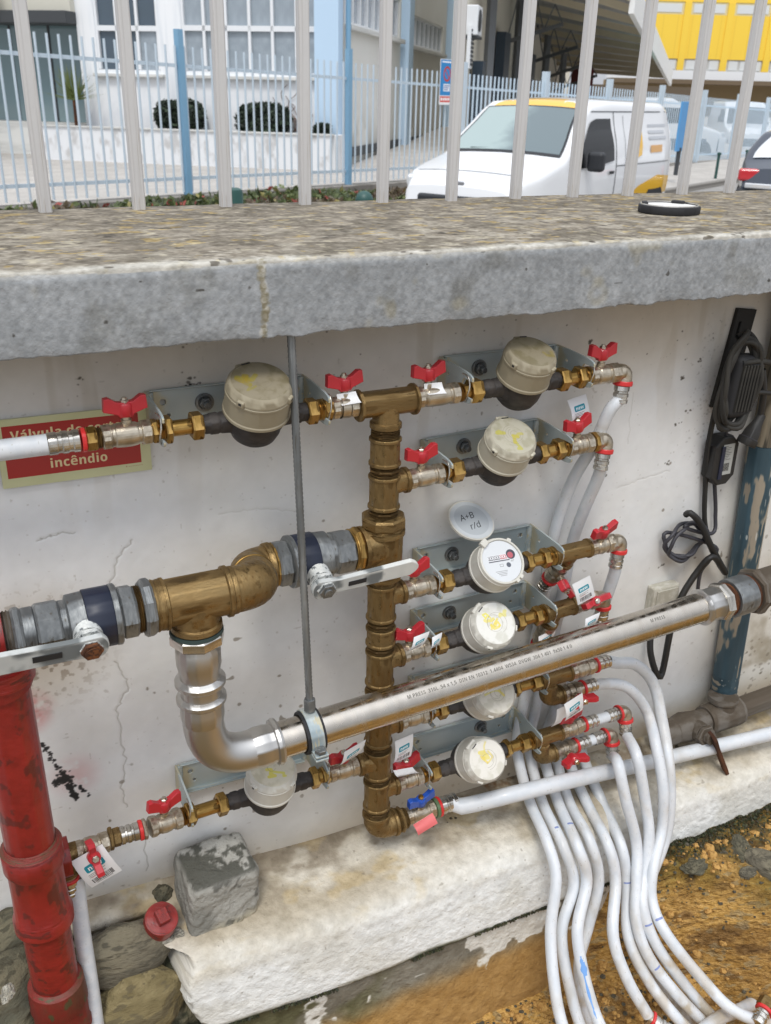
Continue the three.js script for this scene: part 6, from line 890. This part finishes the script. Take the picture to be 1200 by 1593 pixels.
  const shrub = (lab, x, y, w, h, d, seed) => { const c = b.localToWorld(new THREE.Vector3(x, y, 0.45)); const t = thing('shrub', lab, 'shrub', c.toArray(), 'clipped dark shrubs in the planter'); t.rotation.copy(b.rotation);
    part('foliage', leaves(3600, (r) => { let p; do p = [r() * 2 - 1, r() * 2 - 1, r() * 2 - 1]; while (Math.hypot(p[0] * 0.8, p[1] * 0.8, p[2] * 0.8) > 1 || Math.hypot(...p) < 0.62); const k = 0.9 + 0.2 * fbm(p[0] * 2 + seed, p[1] * 2, 561, 2); const a = r(); return [[p[0] * w * k, p[1] * h * k, p[2] * d], mix3([0.012, 0.025, 0.014], [0.05, 0.085, 0.04], a * a)]; }, 0.07, leafM, 562 + seed), leafM, t);
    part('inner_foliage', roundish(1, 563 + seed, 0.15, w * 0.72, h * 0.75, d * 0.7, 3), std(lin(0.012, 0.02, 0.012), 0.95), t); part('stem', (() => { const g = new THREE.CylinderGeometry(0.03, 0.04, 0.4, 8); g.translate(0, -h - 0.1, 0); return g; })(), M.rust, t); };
  b.updateMatrixWorld(true); shrub('clipped dark shrub in the planter by the blue fence post', -3.72, 0.83, 0.52, 0.31, 0.4, 1); shrub('clipped dark shrub under the wide gridded window', -1.68, 0.79, 0.56, 0.33, 0.4, 2); shrub('small low shrub at the planter end near the blue corner', -0.3, 0.62, 0.16, 0.10, 0.14, 3);
  const yu = thing('spiky_plant', 'yellow green spiky plant in front of the dark glass panels', 'plant', b.localToWorld(new THREE.Vector3(-6.35, 0.55, 0.45)).toArray());
  { const r = rng(7), gs = []; for (let i = 0; i < 90; i++) { const a = r() * 6.3, e = 0.1 + r() * 1.4, L = 0.55 + 0.3 * r(), g = new THREE.ConeGeometry(0.032, L, 4); g.translate(0, L / 2, 0); g.scale(1, 1, 0.3); g.rotateX(1.57 - e); g.rotateY(a); g.translate(0.06 * Math.cos(a), 0.55, 0.06 * Math.sin(a)); gs.push(g); } part('leaf_rosette', merge(gs), std(lin(0.16, 0.20, 0.06), 0.6), yu); part('trunk', new THREE.CylinderGeometry(0.05, 0.07, 1.1, 8), M.rust, yu); }
  const vn1 = thing('bare_creeper', 'leafless dark creeper on the white wall below the wide window', 'climbing plant', b.localToWorld(new THREE.Vector3(-0.9, 0.55, 0.03)).toArray()); vn1.rotation.copy(b.rotation);
  { const r = rng(12), gs = []; for (let i = 0; i < 9; i++) { const pts = []; let x = (r() - 0.5) * 0.8, y = 0; for (let k = 0; k < 6; k++) { pts.push([x, y, 0.02 * r()]); x += (r() - 0.5) * 0.35; y += 0.2 * r() + 0.06; } gs.push(tube(pts, 0.007, 24, 4)); } part('twig', merge(gs), M.rust, vn1); }
}
// ---- loading canopy beside the office, and what stands under it ----
{ const t = thing('loading_canopy', 'big dark roofed loading canopy with white edge right of the office', 'canopy');
  const A = V([14.247,5.156,-23.186]), B = V([17.797,3.853,-20.753]), Cc = V([38.223,2.575,-41.845]), D = V([36.774,2.927,-50.114]);
  const at = (u, v) => A.clone().lerp(B, u).lerp(D.clone().lerp(Cc, u), v);
  part('roof_sheet', grid(60, 12, (u, v) => { const p = at(u, v); return [p.x, p.y + 0.15 + 0.05 * (Math.round(u * 60) % 2), p.z, u, v]; }), M.canopy, t);
  for (let k = 0; k < 11; k++) { const v = k / 10.5; part('purlin', beam(at(0, v), at(0.985, v), 0.16, 0.2), M.purlin, t); }
  part('fascia', beam(at(1, 0), at(1, 1), 0.14, 0.75), std(lin(0.8, 0.8, 0.78), 0.6), t);
  for (let k = 1; k < 5; k++) { const v = k / 5 + 0.02, a = at(0.02, v), b = at(0.42, v), dy = new THREE.Vector3(0, -1.5, 0), a2 = a.clone().add(dy), b2 = b.clone().addScaledVector(dy, 0.35); const gs = [beam(a2, b2, 0.1, 0.12)]; for (let j = 0; j < 3; j++) { gs.push(beam(a2.clone().lerp(b2, j / 3), a.clone().lerp(b, (j + 0.5) / 3), 0.035, 0.035), beam(a.clone().lerp(b, (j + 0.5) / 3), a2.clone().lerp(b2, (j + 1) / 3), 0.035, 0.035)); } part('truss', merge(gs), M.truss, t); }
  for (const [px, g] of [[[15.646,1.403,-24.261],[0]],[[20.022,1.438,-29.465],[0]],[[25.409,1.485,-35.399],[0]],[[30.007,1.526,-40.495],[0]]]) part('column', box(px[0], 3, px[2], 0.22, 7.4, 0.22), M.truss, t);
}
{ const t = thing('loading_hall', 'cream hall wall with dark door openings under the canopy', 'building');
  const sd = (a, b, ya, yb, m, name, th = 0.2) => part(name, beam([a[0], (ya + yb) / 2, a[2]], [b[0], (ya + yb) / 2, b[2]], th, yb - ya), m, t);
  const a = [13.363,1.221,-22.237], m1 = [17.351,1.217,-27.001], c = [40.687,1.197,-54.65], d = [51.463,1.393,-54.289];
  sd(a, c, -0.5, 8.5, M.creamWall, 'wall'); sd(c, d, -0.5, 2.4, std(lin(0.12, 0.09, 0.06), 0.9), 'wall');
  for (const [p, q, ya, yb] of [[[17.389,1.218,-26.982],[18.145,1.218,-27.833],[0],[3.3]],[[14.494,1.221,-23.515],[14.8,1.221,-23.854],[0],[2.3]],[[21.801,1.215,-32.149],[23.301,1.215,-33.857],[0],[3]]]) { const n = 0.25; part('door_opening', beam([p[0] + n, (ya[0] + yb[0]) / 2, p[2] + n * 0.6], [q[0] + n, (ya[0] + yb[0]) / 2, q[2] + n * 0.6], 0.3, yb[0] - ya[0]), std(lin(0.03, 0.05, 0.075), 0.4), t); }
  const rc = thing('red_column', 'dark red column under the far part of the canopy', 'column', [34.849,1.24,-45.303]); part('column', box(0, 0, 0, 1.1, 7.5, 0.6), std(lin(0.16, 0.03, 0.035), 0.7), rc);
  const ac = thing('air_conditioner', 'white air conditioner unit high on the hall wall by the office corner', 'air conditioner', [14.042,3.204,-22.54]); ac.rotation.y = 0.9; part('case', box(0, 0, 0, 0.9, 0.7, 0.35, 0.03), M.white, ac); part('fan_grille', (() => { const g = new THREE.CylinderGeometry(0.26, 0.26, 0.03, 24); g.rotateX(Math.PI / 2); g.translate(-0.15, 0, 0.19); return g; })(), M.dark, ac); part('wall_bracket', box(0, -0.39, 0, 0.8, 0.06, 0.4), M.dark, ac);
  const vg = thing('vent_grille', 'louvred ventilation grille below the air conditioner', 'vent', [13.893,2.571,-22.414]); vg.rotation.y = 0.95; part('frame', box(0, 0, 0, 0.7, 1.0, 0.1), M.white, vg); for (let k = 0; k < 9; k++) part('slat', box(0, -0.4 + k * 0.1, 0.06, 0.56, 0.05, 0.05), M.dark, vg);
}
// ---- yellow warehouse at the back ----
{ const L = V([50.068,1.703,-62.51]), R = V([71.872,1.795,-51.686]), d = R.clone().sub(L).setY(0), W = d.length(), t = thing('yellow_warehouse', 'large yellow warehouse with bands of pale windows far behind', 'building', [L.x, 0, L.z]); aim(t, d);
  const HY = [8.521,1.426], hy = (py) => mix(HY[0], HY[1], py / 160); const bx = (x0, x1, pa, pb, m, name, z = 0, dd = 0.6, par = t) => part(name, box((x0 + x1) / 2, (hy(pa) + hy(pb)) / 2, z, x1 - x0, Math.abs(hy(pa) - hy(pb)), dd), m, par);
  const pale = std(lin(0.66, 0.68, 0.68), 0.4);
  bx(0, W, -60, 4, M.yellowWall, 'wall'); bx(0, W, 4.2, 23, std(lin(0.70, 0.62, 0.36), 0.5), 'window_band', -0.05); bx(0, W, 23.2, 91, M.yellowWall, 'wall'); bx(0, W, 91.2, 109, std(lin(0.5, 0.5, 0.48), 0.5), 'window_band', -0.1); bx(0, W, 109.2, 126, M.white, 'wall', 0.1); bx(0, W, 126.2, 190, std(lin(0.30, 0.22, 0.12), 0.9), 'wall', -0.6); bx(0, W, 124, 131, std(lin(0.15, 0.11, 0.07), 0.9), 'awning', 0.9, 2.0);
  for (let k = 0; k < 8; k++) { bx(2 + k * 3.3, 2.5 + k * 3.3, 4, 109, M.yellowWall, 'pilaster', 0.04, 0.7); for (let j = 0; j < 3; j++) { bx(2.7 + k * 3.3 + j * 0.9, 3.4 + k * 3.3 + j * 0.9, 93, 107, pale, 'window_pane', 0.22, 0.05); } bx(2.7 + k * 3.3, 5.1 + k * 3.3, 7, 20, pale, 'window_pane', 0.27, 0.05); }
  for (let k = 0; k < 26; k++) bx(0.5 + k * 1.1, 0.56 + k * 1.1, 24, 90, std(lin(0.80, 0.54, 0.055), 0.6), 'panel_seam', 0.295, 0.02);
}
// ---- vehicles ----
function vehicle(name, label, cat, spec, pos, ry, group) {
  const t = thing(name, label, cat, pos, group); t.rotation.y = ry;
  const { top, W, sill = 0.32, belt = 1.0, tumble = 0.16, body = M.carWhite } = spec, L = top.at(-1)[0];
  const yt = (x) => { for (let i = 0; i + 1 < top.length; i++) if (x <= top[i + 1][0]) { const a = top[i], b = top[i + 1]; return mix(a[1], b[1], (x - a[0]) / (b[0] - a[0] || 1)); } return top.at(-1)[1]; };
  const hw = (x, y) => (W / 2) * (1 - 0.20 * Math.pow(ss(0.7, 0, x), 2) - 0.07 * ss(L - 0.5, L, x)) - tumble * Math.max(0, y - belt) * Math.max(0.5, Math.min(1, (y - belt) / 0.5)) - 0.05 * ss(belt - 0.25, sill, y);
  const xs = []; for (const [x] of top) xs.push(x); for (let x = 0; x <= L; x += 0.12) xs.push(x); xs.sort((a, b) => a - b); const X = xs.filter((x, i) => !i || x - xs[i - 1] > 0.004);
  const ring = (x) => { const y1 = Math.max(yt(x), sill + 0.06), c = Math.min(0.10, (y1 - sill) * 0.4), R = []; for (let j = 0; j <= 10; j++) { const y = mix(sill, y1 - c, j / 10); R.push([y, hw(x, y)]); } const w = hw(x, y1 - c); for (let j = 1; j <= 4; j++) { const a = j / 4 * Math.PI / 2; R.push([y1 - c + c * Math.sin(a), w - c * (1 - Math.cos(a))]); } R.push([y1 + 0.02, w * 0.5], [y1 + 0.03, 0]); return [...R.map((p) => [p[0], p[1]]), ...R.slice(0, -1).reverse().map((p) => [p[0], -p[1]])]; };
  const rings = X.map(ring), nr = rings[0].length, P = [], I = []; rings.forEach((r, i) => r.forEach((p) => P.push(X[i], p[0], p[1])));
  for (let i = 0; i + 1 < X.length; i++) for (let j = 0; j + 1 < nr; j++) { const a = i * nr + j, b = a + 1, c = a + nr, d = c + 1; I.push(a, b, c, b, d, c); }
  for (const i of [0, X.length - 1]) { const c = P.length / 3; P.push(X[i], (sill + yt(X[i])) / 2, 0); for (let j = 0; j < nr; j++) I.push(c, i * nr + j, i * nr + (j + 1) % nr); }
  const g = new THREE.BufferGeometry(); g.setAttribute('position', new THREE.Float32BufferAttribute(P, 3)); g.setIndex(I); part('body', toCreasedNormals(g, 0.6), body, t);
  const side = (poly, sg, off = 0.012) => { const s = new THREE.Shape(poly.map((p) => new THREE.Vector2(p[0], p[1]))); let q = new THREE.ShapeGeometry(s, 4).toNonIndexed(); for (let k = 0; k < 3; k++) { const a = q.attributes.position, O = []; for (let i = 0; i < a.count; i += 3) { const v = [0, 1, 2].map((j) => [a.getX(i + j), a.getY(i + j), 0]), h = (A, B) => [(A[0] + B[0]) / 2, (A[1] + B[1]) / 2, 0], [A, B, C] = v, D = h(A, B), E = h(B, C), F = h(C, A); for (const t of [A, D, F, D, B, E, F, E, C, D, E, F]) O.push(...t); } q = new THREE.BufferGeometry(); q.setAttribute('position', new THREE.Float32BufferAttribute(O, 3)); } const p = q.attributes.position; for (let i = 0; i < p.count; i++) { const x = p.getX(i), y = p.getY(i); p.setXYZ(i, x, y, sg * (hw(x, y) + off)); } q.computeVertexNormals(); return q; };
  const both = (name, poly, m, off) => { for (const s of [1, -1]) part(name, side(poly, s, off), m, t); };
  const topPatch = (x0, x1, k0, k1, off = 0.02) => grid(6, 8, (u, v) => { const x = mix(x0, x1, u), w = hw(x, yt(x)) - mix(k0, k1, u); const nx = (yt(x1) - yt(x0)) / (x1 - x0), n = Math.hypot(1, nx); const zz = mix(-w, w, v); return [x - off * nx / n, yt(x) + off / n + 0.025 * (1 - Math.pow(2 * v - 1, 2)), zz, u, v]; });
  for (const x of spec.wheels) for (const s of [1, -1]) { const z = s * (W / 2 - 0.10), w = part('wheel', (() => { const q = new THREE.TorusGeometry(0.25, 0.085, 12, 32); q.scale(1, 1, 1.15); return q; })(), M.tyre, t); w.position.set(x, 0.33, z); part('rim', (() => { const q = new THREE.CylinderGeometry(0.20, 0.20, 0.10, 24); q.rotateX(Math.PI / 2); return q; })(), M.rim, w); const a = part('wheel_arch', (() => { const q = new THREE.CircleGeometry(0.40, 28, -0.15, Math.PI + 0.3); return q; })(), M.carDark, t); a.position.set(x, 0.34, s * (hw(x, 0.55) + 0.018)); }
  return { t, both, topPatch, side, hw, yt };
}
{ // the passing van
  const L = 5.0, s0 = 0.55, p = SP(s0, 5.17 - 0.92, YR);
  const v = vehicle('delivery_van', 'white delivery van with yellow flank and yellow roof front passing on the street', 'van', { W: 1.84, wheels: [0.92, 4.28], belt: 1.0, tumble: 0.20, sill: 0.26, top: [[0, 0.60], [0.05, 0.82], [0.30, 0.98], [1.05, 1.15], [1.15, 1.18], [1.86, 1.71], [2.05, 1.80], [2.6, 1.84], [4.6, 1.82], [4.85, 1.76], [4.95, 1.5], [5.0, 0.6]] }, p.toArray(), FA);
  part('windscreen', v.topPatch(1.17, 1.86, 0.10, 0.13), M.windscreen, v.t);
  v.both('side_window', [[1.42, 1.14], [1.95, 1.58], [2.12, 1.62], [2.58, 1.62], [2.62, 1.10], [2.0, 1.04], [1.5, 1.04]], M.carGlass, 0.014);
  v.both('yellow_flank', [[2.2, 0.27], [4.93, 0.27], [4.93, 0.80], [4.3, 0.84], [3.6, 0.72], [2.9, 0.45]], M.carYellow, 0.006);
  part('yellow_roof', v.topPatch(1.90, 2.35, 0.16, 0.22, 0.006), M.carYellow, v.t);
  v.both('orange_mark', [[3.42, 1.10], [3.62, 1.14], [3.66, 1.58], [3.50, 1.60], [3.50, 1.3], [3.36, 1.25]], M.carYellow, 0.01);
  const lt = std(lin(0.50, 0.52, 0.55), 0.5); for (const [y, w] of [[1.50, 0.75], [1.42, 0.62], [1.34, 0.70]]) v.both('lettering', [[3.9, y], [3.9 + w, y], [3.9 + w, y + 0.04], [3.9, y + 0.04]], lt, 0.01); v.both('orange_lettering', [[3.95, 1.16], [4.4, 1.16], [4.4, 1.26], [3.95, 1.26]], std(lin(0.7, 0.4, 0.16), 0.5), 0.01);
  v.both('door_seam', [[2.70, 0.34], [2.72, 0.34], [2.72, 1.70], [2.70, 1.70]], M.dark, 0.006); for (const [xa, xb, ya, yb] of [[1.36, 1.375, 0.40, 1.08], [3.02, 3.03, 0.36, 1.66], [2.72, 4.8, 1.02, 1.03], [4.84, 4.85, 0.4, 1.7], [1.36, 2.72, 0.39, 0.40], [2.0, 4.7, 1.70, 1.712]]) v.both('panel_seam', [[xa, ya], [xb, ya], [xb, yb], [xa, yb]], M.dark, 0.006); part('screen_seal', v.topPatch(1.13, 1.90, 0.07, 0.10, 0.012), M.carDark, v.t); part('bonnet_seam', v.topPatch(0.30, 0.315, 0.12, 0.12, 0.01), M.dark, v.t); part('badge', new RoundedBoxGeometry(0.03, 0.09, 0.2, 3, 0.014), M.rim, v.t).position.set(0.08, 0.86, 0);
  v.both('door_handle', [[2.45, 0.93], [2.62, 0.93], [2.62, 0.97], [2.45, 0.97]], M.carDark, 0.02); v.both('side_moulding', [[1.3, 0.52], [4.9, 0.52], [4.9, 0.56], [1.3, 0.56]], M.white, 0.012);
  for (const s of [1, -1]) { const m = part('wing_mirror', new RoundedBoxGeometry(0.14, 0.24, 0.22, 3, 0.05), M.carDark, v.t); m.position.set(1.72, 1.12, s * 1.06); const h = part('headlight', (() => { const g = new RoundedBoxGeometry(0.46, 0.16, 0.10, 3, 0.05); return g; })(), M.lamp, v.t); h.position.set(0.36, 0.86, s * 0.70); h.rotation.y = s * 0.42; const tl = part('tail_light', new RoundedBoxGeometry(0.08, 0.5, 0.14, 3, 0.03), M.tail, v.t); tl.position.set(4.93, 0.95, s * 0.76); }
  part('grille', new RoundedBoxGeometry(0.10, 0.20, 1.05, 3, 0.04), M.carDark, v.t).position.set(0.02, 0.64, 0); part('lower_grille', new RoundedBoxGeometry(0.10, 0.14, 1.2, 3, 0.04), M.carDark, v.t).position.set(0.0, 0.38, 0); part('number_plate', box(-0.055, 0.5, 0, 0.02, 0.11, 0.5, 0.004), M.white, v.t); part('wiper', beam([1.18, 1.235, -0.5], [1.22, 1.26, 0.35], 0.02, 0.02), M.carDark, v.t);
}
{ // vans parked in the yard, seen through the fence
  const top = [[0, 0.55], [0.05, 0.85], [0.4, 1.05], [1.0, 1.2], [1.7, 1.85], [2.1, 2.05], [4.7, 2.05], [4.85, 1.8], [4.9, 0.6]];
  for (const [q, ry, lab] of [[[26.562,-0.55,-25.752], 2.69, 'white parked van nose to the right behind the fence, above the bollards'], [[30.954,-0.6,-28.441], 1.0, 'white parked van at the right edge behind the fence']]) {
    const v = vehicle('parked_van', lab, 'van', { W: 1.9, wheels: [0.95, 4.0], belt: 1.1, tumble: 0.14, top }, q, ry, 'vans parked behind the fence'); part('windscreen', v.topPatch(1.02, 1.68, 0.10, 0.12), M.carGlass, v.t); v.both('side_window', [[1.25, 1.28], [1.75, 1.75], [2.4, 1.75], [2.4, 1.25]], M.carGlass, 0.012); part('grille', new RoundedBoxGeometry(0.08, 0.3, 1.1, 3, 0.03), M.carDark, v.t).position.set(0.02, 0.55, 0); v.both('dark_lower_body', [[0.3, 0.34], [4.6, 0.34], [4.6, 0.72], [0.3, 0.78]], std(lin(0.10, 0.13, 0.17), 0.5), 0.008); for (const s of [1, -1]) part('headlight', new RoundedBoxGeometry(0.4, 0.16, 0.12, 3, 0.05), M.lamp, v.t).position.set(0.3, 0.92, s * 0.76); }
  const lorry = thing('flatbed_lorry', 'pale lorry body with a green edged tarpaulin top behind the van roof', 'lorry', [24.984,-0.4,-28.111]); lorry.rotation.y = FA - 0.1; part('box_body', box(0, 1.15, 0, 5.2, 1.0, 2.2, 0.06), M.white, lorry); part('tarpaulin', box(0, 1.72, 0, 5.3, 0.16, 2.3, 0.06), std(lin(0.30, 0.46, 0.38), 0.6), lorry); part('chassis', box(0, 0.5, 0, 5.0, 0.25, 1.2), M.carDark, lorry); for (const x of [-1.7, 1.7]) for (const z of [-0.95, 0.95]) { const w = part('wheel', (() => { const q = new THREE.TorusGeometry(0.3, 0.12, 10, 24); return q; })(), M.tyre, lorry); w.position.set(x, 0.42, z); }
  const bs = thing('blue_board', 'bright blue sheet panel standing behind the van tail', 'panel', [16.113,0.862,-16.385]); bs.rotation.y = FA; part('sheet', box(0, 0, 0, 0.5, 1.05, 0.05, 0.01), std(lin(0.10, 0.32, 0.62), 0.5), bs); part('frame', box(0, -0.75, 0, 0.08, 0.6, 0.08), M.dark, bs);
}
{ // dark car at the right edge, seen from behind
  const v = vehicle('parked_car', 'dark car with red tail lights cut by the right edge of the picture', 'car', { W: 1.8, wheels: [0.85, 3.4], belt: 0.85, tumble: 0.3, sill: 0.25, body: std(lin(0.03, 0.04, 0.06), 0.3, 0.2, { clearcoat: 1 }), top: [[0, 0.6], [0.1, 0.85], [0.35, 0.98], [0.9, 1.42], [1.6, 1.5], [2.4, 1.42], [3.1, 1.0], [4.0, 0.88], [4.2, 0.55]] }, [12.847,-0.48,-10.378], FA, undefined);
  v.t.position.addScaledVector(ND, 0.1); part('rear_window', v.topPatch(0.38, 0.9, 0.14, 0.2), M.lamp, v.t); v.both('side_window', [[0.8, 0.95], [1.1, 1.34], [2.3, 1.34], [2.9, 0.98]], M.carGlass, 0.012); for (const s of [1, -1]) { const q = part('tail_light', new RoundedBoxGeometry(0.20, 0.2, 0.42, 3, 0.05), M.tail, v.t); q.position.set(0.14, 0.76, s * 0.62); q.rotation.y = -s * 0.35; } part('bumper', new RoundedBoxGeometry(0.2, 0.26, 1.6, 3, 0.06), M.carDark, v.t).position.set(0.08, 0.42, 0); part('bumper_strip', new RoundedBoxGeometry(0.06, 0.08, 1.3, 2, 0.02), M.lamp, v.t).position.set(-0.02, 0.6, 0);
}
scene.traverse((o) => { if (o.isMesh) o.castShadow = o.receiveShadow = true; });
renderer.render(scene, camera);
